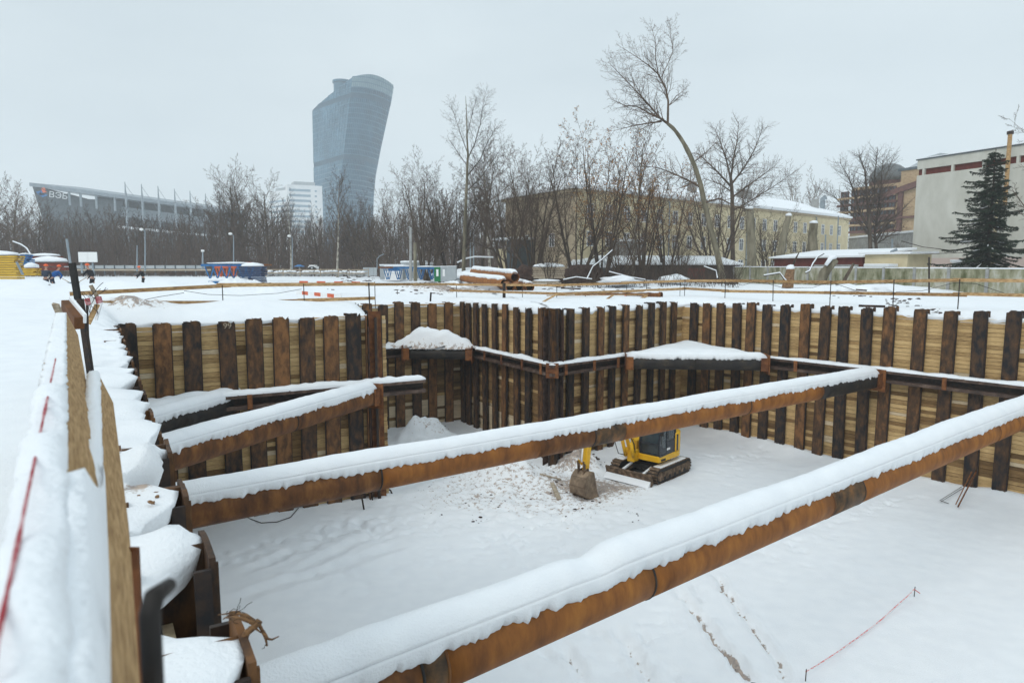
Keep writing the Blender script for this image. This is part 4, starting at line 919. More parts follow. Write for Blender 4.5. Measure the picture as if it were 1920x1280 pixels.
# snow bridging the two near boards, and red paint stains on the snow
mb = MB(); V = []
for i in range(60):
    t_ = i / 59; Y = .35 + 1.6 * t_; a = Vector((-.033 - .637 * Y, Y, CAMZ - .415)); cb_ = -.008 + .108 * (Y - .35) / 3.4; fall = .10 * max(0, t_ - .62) ** 1.5 / .05
    b2 = Vector((cb_ - .637 * Y, Y, CAMZ - .565)); w_ = .012 * noise.noise(Vector((Y * 9, 1, 1)))
    V += [a - LAT * .02 + Vector((0, 0, .0 - fall * 1.6)), a.lerp(b2, .35) + LAT * (.012 * (1 - t_)) + Vector((0, 0, .055 + w_ - fall)), a.lerp(b2, .7) + LAT * .012 + Vector((0, 0, .04 + w_ - fall * .4)), b2 + Vector((0, 0, .0)), b2 + LAT * .004 + Vector((0, 0, -.045))]
mb.v = [tuple(v) for v in V]
for i in range(59):
    for j in range(4): mb.f.append((i * 5 + j, i * 5 + j + 1, i * 5 + j + 6, i * 5 + j + 5))
mb.build('snow_between_boards', SNOW, root, smooth=True)
REDI = M_('red_stain', (.32, .03, .04), (.6, .35, .36), scale=(1, 1, 1), ns=14, lo=.42, hi=.62, rough=.8, bump=0)
mb = MB(); pts = []
for i in range(40):
    Y = .6 + 2.2 * i / 39; pts.append(Vector((-.105 - .637 * Y, Y, CAMZ - .379 + .004 * noise.noise(Vector((Y * 5, 0, 0))))))
mb.tube(pts, [.0025 + .003 * abs(noise.noise(p * 6)) for p in pts], 5); mb.build('red_string', REDI, root)
# rusty post with the bent top close to the lens, and the flat bar behind it
mb = MB(); a = A(281, 1300, .88); a.z -= .4; t1 = A(281, 1150, .88); t2 = A(289, 1118, .88); t3_ = A(318, 1096, .93); mb.tube([a, t1, t2, t3_], [.0145, .0145, .0135, .010], 10)
solo('bent_rebar_post', mb, RUSTD, G(300, 1279, .3), 'blurred dark ribbed bar with bent top close to the lens at the bottom left', 'rebar', smooth=True)
p = A(250, 1150, 1.75); q_ = A(250, 1026, 1.75); mb = MB(); mb.bar(Vector((p.x - .01, p.y, -.1)), q_, .028, .012, up=(0, 1, 0)); mb.bar(Vector((p.x - .022, p.y, -.1)), q_ + Vector((-.012, .01, -.04)), .008, .034, up=(0, 1, 0))
solo('angle_iron_stake', mb, PLATE, (p.x, p.y, 0), 'flaking rusty angle iron stake behind the bent bar at the bottom left', 'stake')
# black post at the end of the near rail
mb = MB(); a = G(174, 712, 0); t0 = A(150, 560, a.y); t1 = A(135, 493, a.y); mb.bar(a - Vector((0, 0, .3)), t0, .075, .075, up=(0, 1, 0)); mb.build
o = solo('steel_post', mb, DARK, a, 'dark square steel post at the far end of the near guard rail', 'post')
mb = MB(); mb.bar(t0 - Vector((.03, 0, .02)), t1, .08, .06, up=(0, 1, 0)); mb.build('post_extension', BLACK, o)
mb = MB(); mb.tube([G(166, 690, 0) + Vector((0, 0, -.2)), A(163, 570, 12)], .02, 6); solo('rebar_post', mb, DARK, G(166, 690, 0), 'thin dark rod just beside the square steel post', 'rod')
mb = MB(); a = A(124, 573, 9.3); b_ = A(149, 606, 8.9); mb.bar(a, b_, .17, .12, up=(.2, 1, .2)); mb_ = solo('timber_block', mb, RUSTB, b_, 'dark square timber end slanting against the steel post', 'timber', bevel=.006)
mb = MB(); mb.bar(a + Vector((.06, 0, .07)), b_ + Vector((.08, 0, .06)), .13, .03, up=(.2, 1, .2)); mb.build('snow_cover', SNOW, mb_)
mb = MB(); a = A(160, 566, 12); b_ = A(191, 561, 12.1); mb.bar(a, b_, .13, .12); w0 = solo('tape_wrapped_timber', mb, REDI, a, 'timber end wrapped in red and white tape beside the steel post', 'timber', bevel=.02)
mb = MB(); mb.bar(a.lerp(b_, .35), a.lerp(b_, .65), .14, .13); mb.build('tape', WHITEP, w0)
for (x0, y0, x1, y1, Y, w, mt, lb) in ((170, 535, 184, 560, 12, .06, WOODG, 'snowy splintered lath rising above the taped timber'), (165, 607, 183, 570, 12, .08, WOODL, 'pale lath slanting below the taped timber'),
                                  (104, 570, 112, 590, 7.5, .07, WOODG, 'short snowy board end at the tip of the near rail'), (180, 600, 190, 565, 12.2, .05, SNOW, 'snow crusted lath standing right of the taped timber'), (135, 614, 160, 610, 10, .05, DARK, 'small dark bracket joining rail and post')):
    a = A(x0, y0, Y); b_ = A(x1, y1, Y + .1); mb = MB(); mb.bar(a, b_, w, .03, up=(0, 1, 0)); solo('lath', mb, mt, a, lb, 'lath')
r = random.Random(8); mb = MB()
for k in range(16):
    c = A(174 + r.uniform(-8, 10), 560 + r.uniform(-14, 14), 12 + r.uniform(-.1, .1)); pts = [c]
    d = Vector((r.uniform(-1, 1), r.uniform(-.3, .3), r.uniform(-1, 1)))
    for j in range(5): d += Vector((r.uniform(-.6, .6), 0, r.uniform(-.6, .6))); pts.append(pts[-1] + d.normalized() * .045)
    mb.tube(pts, .005, 4)
o = solo('wire_tangle', mb, DARK, A(174, 560, 12), 'tangle of rusty binding wire round the taped timber', 'wire'); o['kind'] = 'stuff'
# the bent roots sticking up at the near snow edge
ROOT = M_('root_bark', (.06, .03, .015), (.26, .14, .06), scale=(8, 8, 30), ns=3, rough=.8, bump=.5)
r = random.Random(12); rr_ = G(456, 1200, .02); base = A(457, 1190, rr_.y)
ro = empty('bent_roots', base, 'bundle of bent brown roots sticking up at the near snow edge', 'roots')
def imgtube(nm, pts, rads, n=6, mt=ROOT, Y0=None):
    mb = MB(); mb.tube([A(x, y, (Y0 or rr_.y) + dy) for x, y, dy in pts], rads, n); return mb.build(nm, mt, ro, smooth=True)
imgtube('stem', [(457, 1230, 0), (456, 1200, 0), (463, 1185, 0), (480, 1172, .02), (487, 1166, .03), (482, 1161, .05)], [.022, .02, .016, .013, .012, .006], 8)
for k, pts in enumerate(([(484, 1166, .03), (470, 1160, .06), (455, 1152, .08), (440, 1147, .1), (425, 1150, .12), (409, 1152, .14)], [(480, 1168, .03), (462, 1163, .05), (448, 1158, .08), (436, 1163, .1), (428, 1166, .1)], [(478, 1164, .05), (462, 1152, .1), (446, 1150, .12), (430, 1153, .12), (418, 1160, .13)],
                    [(486, 1170, .03), (492, 1182, .02), (498, 1196, .0), (501, 1210, 0), (497, 1208, 0)], [(492, 1182, .02), (502, 1197, 0), (510, 1198, 0), (523, 1192, 0)], [(468, 1176, .02), (480, 1178, .0), (490, 1186, 0)], [(455, 1156, .08), (448, 1146, .1), (430, 1146, .1)], [(476, 1170, .02), (458, 1158, .04), (440, 1156, .06), (425, 1158, .08)])):
    imgtube('root', pts, [.009 - .0065 * i / (len(pts) - 1) for i in range(len(pts))], 5)
r = random.Random(3)
for k in range(9):
    x, y = r.choice(((487, 1166), (440, 1150), (500, 1205), (425, 1150))); pts = [(x, y, 0)]; dx, dy = r.uniform(-8, 8), r.uniform(-9, 5)
    for j in range(4): x += dx + r.uniform(-3, 3); y += dy + r.uniform(-3, 3); pts.append((x, y, 0))
    imgtube('rootlet', pts, .0016, 3, DARK)
# soil breaking out of the snow at the strut pile
mb = MB()
for k in range(9): 
    p = G(r.uniform(235, 300), r.uniform(905, 935), .06); mb.blob((p.x, p.y, .03), (.012 + .022 * r.random(), .014, .012), .3, 7, 5, k)
o = mb.build('soil_lumps', SOIL); tag(o, 'brown soil lumps showing through the snow at the near edge', 'soil', kind='stuff')
print('foreground ok')
# ================================================================== BUILDINGS
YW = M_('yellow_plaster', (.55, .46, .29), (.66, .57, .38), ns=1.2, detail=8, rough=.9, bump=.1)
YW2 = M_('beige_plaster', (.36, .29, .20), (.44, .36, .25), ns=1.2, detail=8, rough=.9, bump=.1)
GREYP = M_('grey_plaster', (.46, .45, .39), (.61, .60, .54), (.54, .53, .47), scale=(1, 1, .45), ns=.8, detail=10, lo=.3, hi=.7, rough=.9, bump=.15, bd=.03)
PINKP = M_('pink_plaster', (.50, .40, .36), (.55, .45, .40), ns=.6, detail=8, rough=.9, bump=.1)
CONC = M_('mossy_concrete', (.085, .09, .035), (.46, .44, .37), (.27, .26, .17), scale=(1, 1, .45), ns=2.0, detail=10, lo=.32, hi=.66, rough=.9, bump=.3, rnd=.05)
CONCG = M_('grey_concrete', (.24, .24, .23), (.38, .38, .37), ns=2, detail=8, rough=.9, bump=.2, rnd=.04)
REDB = M_('red_brown_board', (.10, .025, .020), (.16, .042, .03), ns=2, rough=.8, bump=.1)
DGLASS = M_('window_glass', (.04, .05, .06), (.16, .18, .20), ns=1.3, rough=.15, bump=0, spec=.6)
TGLASS = M_('tower_glass', (.003, .035, .07), (.06, .16, .24), (.015, .085, .145), scale=(1, 1, 1), ns=.07, detail=10, lo=.34, hi=.68, rough=.18, bump=0, spec=.45, rnd=.0)
TSPAN = M_('tower_spandrel', (.025, .11, .175), (.05, .15, .225), ns=.3, rough=.35, bump=0, spec=.5)
TGLASS2 = M_('tower_side_glass', (.015, .08, .13), (.10, .22, .31), (.05, .145, .22), scale=(1, 1, 1), ns=.07, detail=10, lo=.34, hi=.68, rough=.2, bump=0, spec=.5)
RIBW = M_('ribbon_glass', (.22, .30, .36), (.30, .38, .44), ns=.3, rough=.3, bump=0)
CROWN = M_('crown_glass', (.16, .25, .28), (.24, .33, .36), ns=.3, rough=.4, bump=0)
TDARK = M_('tower_belt', (.015, .06, .10), (.03, .085, .13), ns=.3, rough=.5, bump=0)
WALLW = M_('white_cladding', (.62, .64, .65), (.7, .71, .71), ns=.2, rough=.7, bump=0)
STEELG = M_('grey_painted_steel', (.20, .24, .27), (.28, .32, .35), ns=1, rough=.5, bump=0)
STEELD = M_('dark_cladding', (.06, .075, .085), (.10, .12, .13), ns=1, rough=.6, bump=0)
BLUEP = M_('blue_paint', (.012, .10, .28), (.03, .18, .40), ns=3, rough=.5, bump=.05)
BLUED = M_('dark_blue_paint', (.01, .03, .09), (.04, .08, .16), ns=5, rough=.6, bump=.2)
YELF = M_('yellow_formwork', (.50, .30, .02), (.66, .42, .05), scale=(1, 1, 4), ns=3, rough=.6, bump=.1, rnd=.08)
ORAN = M_('helmet_orange', (.75, .10, .02), (.8, .14, .03), ns=3, rough=.4, bump=0)
GREEN = M_('green_door', (.01, .14, .05), (.015, .18, .06), ns=3, rough=.5, bump=0)
CAB2 = M_('pale_cabin', (.33, .36, .38), (.42, .45, .46), ns=1, rough=.6, bump=.02, rnd=.05)
BRICKO = M_('ochre_brick', (.31, .21, .12), (.48, .35, .21), scale=(1, 1, 3), ns=2, detail=8, rough=.9, bump=.1)
BRICKR = M_('red_brick_trim', (.10, .05, .045), (.17, .08, .06), ns=2, rough=.9, bump=.1)
DOME = M_('dome_metal', (.09, .10, .10), (.15, .16, .16), ns=2, rough=.5, bump=0)
def wframe(a, b):                          # vertical wall frame: origin a, along u to b, outward normal
    a = Vector((a[0], a[1], 0)); b = Vector((b[0], b[1], 0)); u = (b - a).normalized(); n = Vector((u.y, -u.x, 0))
    if n.dot(Vector((0, 0, 0)) - a) < 0: n = -n
    return a, u, n, (b - a).length
def wbox(mb, fr, s0, s1, z0, z1, o0, o1):
    a, u, n, L = fr; P = lambda s, o, z: a + u * s + n * o + Vector((0, 0, z))
    mb.hexa([P(s0, o0, z0), P(s1, o0, z0), P(s1, o1, z0), P(s0, o1, z0)], [P(s0, o0, z1), P(s1, o0, z1), P(s1, o1, z1), P(s0, o1, z1)]); return mb
def window(root, fr, s, z, w, h_, frame=WHITEP, bars=1, proud=.06):
    mb = MB(); t_ = .09
    for (a, b_, c, d) in ((s - w / 2 - t_, s - w / 2, z - t_, z + h_ + t_), (s + w / 2, s + w / 2 + t_, z - t_, z + h_ + t_), (s - w / 2, s + w / 2, z + h_, z + h_ + t_), (s - w / 2, s + w / 2, z - t_, z)):
        wbox(mb, fr, a, b_, c, d, .004, proud)
    for k in range(bars): wbox(mb, fr, s - w / 2 + w * (k + 1) / (bars + 1) - .035, s - w / 2 + w * (k + 1) / (bars + 1) + .035, z, z + h_, .006, proud - .01)
    wbox(mb, fr, s - w / 2, s + w / 2, z + h_ * .68, z + h_ * .68 + .06, .006, proud - .02)
    f = mb.build('window', frame, root); f['kind'] = 'stuff' if False else ''
    del f['kind']
    mb = MB(); wbox(mb, fr, s - w / 2, s + w / 2, z, z + h_, .002, .02); mb.build('pane', DGLASS, f)
    return f
def yellow_building():
    c = A(1082, 358, 77); Le = A(948, 378, 90); Ri = A(1592, 412, 124)
    root = empty('long_yellow_building', (c.x, c.y, 0), 'long yellow plastered three storey building with a snowy hipped roof behind the trees', 'building')
    ez = 10.3; f1 = wframe(c, Ri); f2 = wframe(Le, c); back = Vector((Le.x + (Ri - c).x, Le.y + (Ri - c).y, 0))
    mb = MB(); poly = [(c.x, c.y), (Ri.x, Ri.y), (back.x, back.y), (Le.x, Le.y)]
    mb.prism(poly, -.5, ez); w = mb.build('wall', YW, root)
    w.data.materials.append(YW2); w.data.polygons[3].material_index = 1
    cx = sum(p[0] for p in poly) / 4; cy = sum(p[1] for p in poly) / 4
    out = [(p[0] + (p[0] - cx) / hypot(p[0] - cx, p[1] - cy) * 1.0, p[1] + (p[1] - cy) / hypot(p[0] - cx, p[1] - cy) * 1.0) for p in poly]
    u = f1[1]; w2 = f2[3] / 2; m1 = Vector(((c.x + Le.x) / 2, (c.y + Le.y) / 2, 0)) + u * w2 * 1.0; m2 = Vector(((Ri.x + back.x) / 2, (Ri.y + back.y) / 2, 0)) - u * w2
    mb = MB(); mb.v = [(p[0], p[1], ez + .02) for p in out] + [(p[0], p[1], ez + .42) for p in out] + [(m1.x, m1.y, ez + 3.2), (m2.x, m2.y, ez + 3.2)]
    mb.f = [(3, 2, 1, 0)] + [(k, (k + 1) % 4, 4 + (k + 1) % 4, 4 + k) for k in range(4)] + [(4, 5, 9, 8), (6, 7, 8, 9), (7, 4, 8), (5, 6, 9)]
    roof = mb.build('roof', SNOW, root)
    mb = MB(); mb.prism([(p[0] * .0 + q[0], p[1] * .0 + q[1]) for p, q in zip(poly, [(a[0] * .35 + b_[0] * .65, a[1] * .35 + b_[1] * .65) for a, b_ in zip(poly, out)])], ez - .35, ez + .01); mb.build('cornice', YW2, root)
    for s in (28, 41, 43, 66):
        mb = MB(); p = f1[0] + u * s - f1[2] * 4; mb.box((p.x, p.y, ez + 2.4), (1.1, .8, 1.8)); mb.build('chimney', CONCG, roof)
    mb = MB(); p = f1[0] + u * 69 - f1[2] * 4; mb.tube([(p.x, p.y, ez + 1), (p.x, p.y, ez + 3.6), (p.x + .5, p.y, ez + 3.9)], .45, 10); mb.build('vent_pipe', STEELG, roof)
    k = 0; s = 2.2
    while s < f1[3] - 1.5:
        for z, hh_ in ((7.2, 1.55), (4.1, 1.55)): window(root, f1, s, z, .95, hh_)
        if k % 2 == 0 or s > 30: window(root, f1, s, .9, 1.15, 1.7)
        k += 1; s += 3.25
    for s in (5, 10.5): window(root, f2, s, 4.1, .9, 1.4)
    for s in (17., 36, 58):
        mb = MB(); p = f1[0] + u * s + f1[2] * .15; mb.tube([(p.x, p.y, 0), (p.x, p.y, ez - .6), (p.x - u.x * .5, p.y, ez)], .09, 6); mb.build('downpipe', STEELG, root)
    wb = MB(); wbox(wb, f1, 6, 9.2, .0, 4.6, .005, 2.2); wb.build('porch', CONCG, root); wb = MB(); wbox(wb, f1, 5.8, 9.4, 4.605, 4.9, .0, 2.4); wb.build('porch_snow', SNOW, root)
    # stair hut at the end wall
    wb = MB(); wbox(wb, f2, 2.5, 4.5, 0, 3.9, .05, 2.6); wb.build('hut_wall', YW, root); wb = MB(); wbox(wb, f2, 4.5, 6.6, 1.2, 4.9, .05, 2.6); wb.build('hut_door', STEELD, root)
    wb = MB(); wbox(wb, f2, 2.0, 7.0, 5.0, 5.25, .05, 3.2); wb.build('hut_roof', SNOW, root)
yellow_building()
def grey_building():
    a = A(1721, 300, 70); b_ = A(1935, 271, 60.5); fr = wframe(a, b_); u = fr[1]; n = fr[2]; b2 = a.copy(); ext = fr[0] + u * (fr[3] + 14)
    root = empty('grey_windowless_building', (a.x, a.y, 0), 'tall windowless grey plastered building with a dark red band under the roof', 'building')
    zt = (a.z + b_.z) / 2; zt = a.z
    L = fr[3] + 14; bk = -18
    P = lambda s, o: ((fr[0] + u * s + n * o).x, (fr[0] + u * s + n * o).y)
    mb = MB(); mb.prism([P(0, 0), P(L, 0), P(L, bk), P(0, bk)], 2.55, zt - 1.56); mb.build('wall', GREYP, root)
    mb = MB(); mb.prism([P(-.05, .05), P(L, .05), P(L, bk), P(-.05, bk)], -.5, 2.545); mb.build('plinth_wall', PINKP, root)
    mb = MB(); mb.prism([P(0.02, -.25), P(L, -.25), P(L, bk), P(0.02, bk)], zt - 1.559, zt - .95); mb.build('red_band', REDB, root)
    mb = MB(); mb.prism([P(0, 0.01), P(L, 0.01), P(L, bk), P(0, bk)], zt - .949, zt - .06); mb.build('parapet', GREYP, root)
    mb = MB(); mb.prism([P(-.12, .12), P(L, .12), P(L, bk), P(-.12, bk)], zt - .059, zt + .05); mb.build('roof_edge', STEELD, root)
    mb = MB(); mb.prism([P(-.05, .05), P(L, .05), P(L, bk), P(-.05, bk)], zt + .051, zt + .13); mb.build('roof_snow', SNOW, root)
    s = .55
    while s < L:
        mb = MB(); wbox(mb, fr, s, s + .22, zt - 1.558, zt - .951, -.24, .012); mb.build('band_pillar', GREYP, root); s += 2.9
    for k, (s, z) in enumerate(((2, 5.2), (5, 8), (7, 4.4))):
        mb = MB(); wbox(mb, fr, s, s + 3, z, z + .05, .001, .02); mb.build('plaster_crack', GREYP, root)
    p1 = A(1883, 395, 60.8); p0 = A(1883, 252, 60.8)
    mb = MB(); mb.tube([(p1.x, p1.y, 7), (p1.x, p1.y, p0.z)], .17, 8); o = mb.build('flue_pipe', WOODL, root); mb = MB(); mb.tube([(p1.x, p1.y, p0.z), (p1.x, p1.y, p0.z + .25)], .26, 8); mb.build('cowl', DARK, o)
    p1 = A(1868, 400, 60.9); mb = MB(); mb.tube([(p1.x, p1.y, .5), (p1.x, p1.y, 7.6)], .13, 8); mb.build('flue_pipe', YW, root)
grey_building()
def ornate_building():
    Y = 150; root = empty('ornate_brick_block', A(1655, 470, Y).xy.to_3d(), 'ochre and red brick apartment block with a dome, arched gable and bay windows', 'building')
    a = A(1598, 350, 158); b_ = A(1735, 330, 142); fr = wframe(a, b_); L = fr[3]; zs = lambda py, Y=150: A(1660, py, Y).z
    z1 = zs(352); zt = zs(330)
    P = lambda s, o: ((fr[0] + fr[1] * s + fr[2] * o).x, (fr[0] + fr[1] * s + fr[2] * o).y)
    mb = MB(); mb.prism([P(0, 0), P(L, 0), P(L, -14), P(0, -14)], 0, z1 + .8); mb.build('wall', BRICKO, root)
    px = lambda x: (A(x, 350, 150).x - fr[0].x) / fr[1].x
    mb = MB(); mb.prism([P(px(1672), -.6), P(L, -.6), P(L, -14), P(px(1672), -14)], z1 + .81, zt + .7); mb.build('attic_wall', BRICKO, root)
    mb = MB(); mb.prism([P(px(1670), -.3), P(L, -.3), P(L, -14), P(px(1670), -14)], zt + .71, zt + 1.2); mb.build('roof_edge', STEELD, root)
    mb = MB(); mb.v = [(*P(px(1676), -1), zt + 1.21), (*P(L, -1), zt + 1.21), (*P(L, -12), zt + 1.21), (*P(px(1676), -12), zt + 1.21), (*P(px(1682), -4), zt + 3.4), (*P(L, -4), zt + 3.8), (*P(L, -9), zt + 3.8), (*P(px(1682), -9), zt + 3.4)]
    mb.f = [(3, 2, 1, 0), (4, 5, 6, 7), (0, 1, 5, 4), (1, 2, 6, 5), (2, 3, 7, 6), (3, 0, 4, 7)]; mb.build('snowy_roof', CAB2, root)
    c = P(px(1645), -7); mb = MB(); mb.tube([(c[0], c[1], z1 + .8), (c[0], c[1], z1 + 2.2)], 4.0, 18); mb.build('drum', BRICKR, root)
    V = []; mb = MB(); mb.tube([(c[0], c[1], z1 + 2.2 + 4.0 * sin(radians(k * 15))) for k in range(7)], [max(.05, 4.2 * cos(radians(k * 15))) for k in range(7)], 18); mb.build('dome', DOME, root, smooth=True)
    # arch moulding
    for k in range(12):
        t0 = k / 12; t1 = (k + 1) / 12; f = lambda t_: (px(1652 + 68 * t_), zs(352 - 14 * sin(t_ * pi / 2) + (1 - t_) * 22))
        a0, z0 = f(t0); a1, z1_ = f(t1); mb = MB()
        mb.bar((*P(a0, .5), z0), (*P(a1, .5), z1_), .9, 1.1, up=(0, 0, 1)); mb.build('arch_moulding', BRICKR, root)
    for x in (1675, 1691, 1703):
        mb = MB(); wbox(mb, fr, px(x) - .5, px(x) + .5, 3, zs(360), .01, .5); mb.build('pilaster', BRICKR, root)
    for x0, x1 in ((1622, 1630), (1632, 1671), (1706, 1716)):
        for k in range(6):
            z = zs(430) + k * (zs(368) - zs(430)) / 4.6
            if z > zs(362): continue
            mb = MB(); wbox(mb, fr, px(x0) - .3, px(x1) + .3, z - .55, z - .1, .01, .9); mb.build('balcony_band', BRICKO if k % 2 else BRICKR, root)
            n_ = max(1, int((x1 - x0) / 6.5)); 
            for j in range(n_):
                s = px(x0 + (x1 - x0) * (j + .5) / n_); window(root, fr, s, z + .1, (px(x1) - px(x0)) / n_ - .35, 1.15, BRICKR, 1, .25)
    mb = MB(); wbox(mb, fr, 0.2, L, zs(412), zs(412) + .4, .01, .7); mb.build('string_course', BRICKR, root)
ornate_building()
# long grey wall between
a = A(1592, 436, 118); b_ = A(1716, 449, 96); fr = wframe(a, b_); root = empty('grey_block_wall', (a.x, a.y, 0), 'plain grey concrete wall with a snow line on top below the ornate block', 'wall')
mb = MB(); wbox(mb, fr, 0, fr[3] + 3, 0, a.z * .5 + b_.z * .5, -3, 0); mb.build('wall_body', CONCG, root); mb = MB(); wbox(mb, fr, -.1, fr[3] + 3, a.z * .5 + b_.z * .5 + .01, a.z * .5 + b_.z * .5 + .3, -3.1, .15); mb.build('snow_cover', SNOW, root)
# concrete panel fence
fa = Vector((24, 74)); fb = Vector((33.4, 40.2)); d = (fb - fa).normalized(); L = (fb - fa).length; N_ = 12; fr = wframe((fa.x, fa.y), (fb.x, fb.y))
root = empty('concrete_panel_fence', (fa.x, fa.y, 0), 'mossy grey concrete panel fence with snow along its top edge', 'fence')
for k in range(N_):
    s0 = L * k / N_ + .12; s1 = L * (k + 1) / N_ - .12; zt = 1.66 - .012 * (k)
    mb = MB(); wbox(mb, fr, s0, s1, -.6, zt, -.08, .08); o = mb.build('panel', CONC, root); mb = MB(); wbox(mb, fr, s0 - .03, s1 + .03, zt + .005, zt + .09, -.1, .1); mb.build('snow_cover', SNOW, o, bevel=.02)
    mb = MB(); wbox(mb, fr, s0 - .235, s0 - .005, -.6, zt + .06, -.14, .14); mb.build('post', CONCG, root)
# sheds behind the fence
def shed(label, p, q, z0, z1, depth, wm_, rm=SNOW, rise=.5, over=.4, name='shed', extra=None):
    fr = wframe(p, q); root = empty(name, (p[0], p[1], 0), label, 'shed'); mb = MB(); wbox(mb, fr, 0, fr[3], z0, z1, -depth, 0); mb.build('wall', wm_, root)
    mb = MB(); a, u, n, L = fr; P = lambda s, o, z: a + u * s + n * o + Vector((0, 0, z))
    mb.hexa([P(-over, over, z1 + .005), P(L + over, over, z1 + .005), P(L + over, -depth - over, z1 + rise), P(-over, -depth - over, z1 + rise)],
            [P(-over, over, z1 + .16), P(L + over, over, z1 + .16), P(L + over, -depth - over, z1 + rise + .18), P(-over, -depth - over, z1 + rise + .18)]); mb.build('roof', rm, root)
    if extra: extra(root, fr)
    return root
def ex1(root, fr):
    mb = MB(); wbox(mb, fr, .6, 5.4, 0, 1.45, .01, .06); mb.build('white_panel', CONCG, root); mb = MB(); wbox(mb, fr, fr[3] - 5.5, fr[3] - .4, 0, 1.9, .01, .06); mb.build('white_panel', CONCG, root)
p = A(1452, 480, 72); q = A(1618, 480, 62); shed('low red brown shed with a long snow covered roof behind the concrete fence', p, q, 0, 2.55, 6, REDB, rise=.75, extra=ex1)
p = A(1622, 480, 60); q = A(1702, 480, 57)
def ex2(root, fr):
    mb = MB(); wbox(mb, fr, .8, 2.9, 1.7, 1.95, .01, 1.6); mb.build('porch_canopy', SNOW, root, bevel=.05); mb = MB(); wbox(mb, fr, .6, 2.6, 1.0, 1.45, .01, .08); mb.build('dark_window', DGLASS, root)
    pp = A(1668, 470, 58.5); mb = MB(); mb.tube([(pp.x, pp.y, 2), (pp.x + .2, pp.y, 3.0), (pp.x + .6, pp.y, 3.15)], .13, 8); mb.build('vent_pipe', STEELG, root)
shed('small yellow brick shed with a curved vent pipe right of the red shed', p, q, 0, 2.75, 4, YW, rise=.1, extra=ex2)
p = A(1788, 497, 56); q = A(1845, 497, 55); shed('small brown hut partly hidden by the spruce', p, q, 0, 2.0, 2, CONCG, rise=.1, over=.15, name='hut')
# dark board fence with snowy roof line behind the brush
p = A(1150, 497, 73); q = A(1385, 495, 76); shed('long dark board shed with a snowy flat roof behind the brush', p, q, 0, 1.9, 5, DARK, rise=.9)
p = A(1072, 497, 74); q = A(1148, 497, 73); shed('short lean-to of dark boards left of the long dark shed', p, q, 0, 1.6, 4, STEELD, rise=.9)
p = A(1290, 505, 71); q = A(1322, 505, 71); fr = wframe(p, q); mb = MB(); wbox(mb, fr, 0, fr[3], 0, 1.55, -.1, 0); solo('red_gate', mb, REDB, (p.x, p.y, 0), 'dull red metal gate leaf in the dark shed front', 'gate')
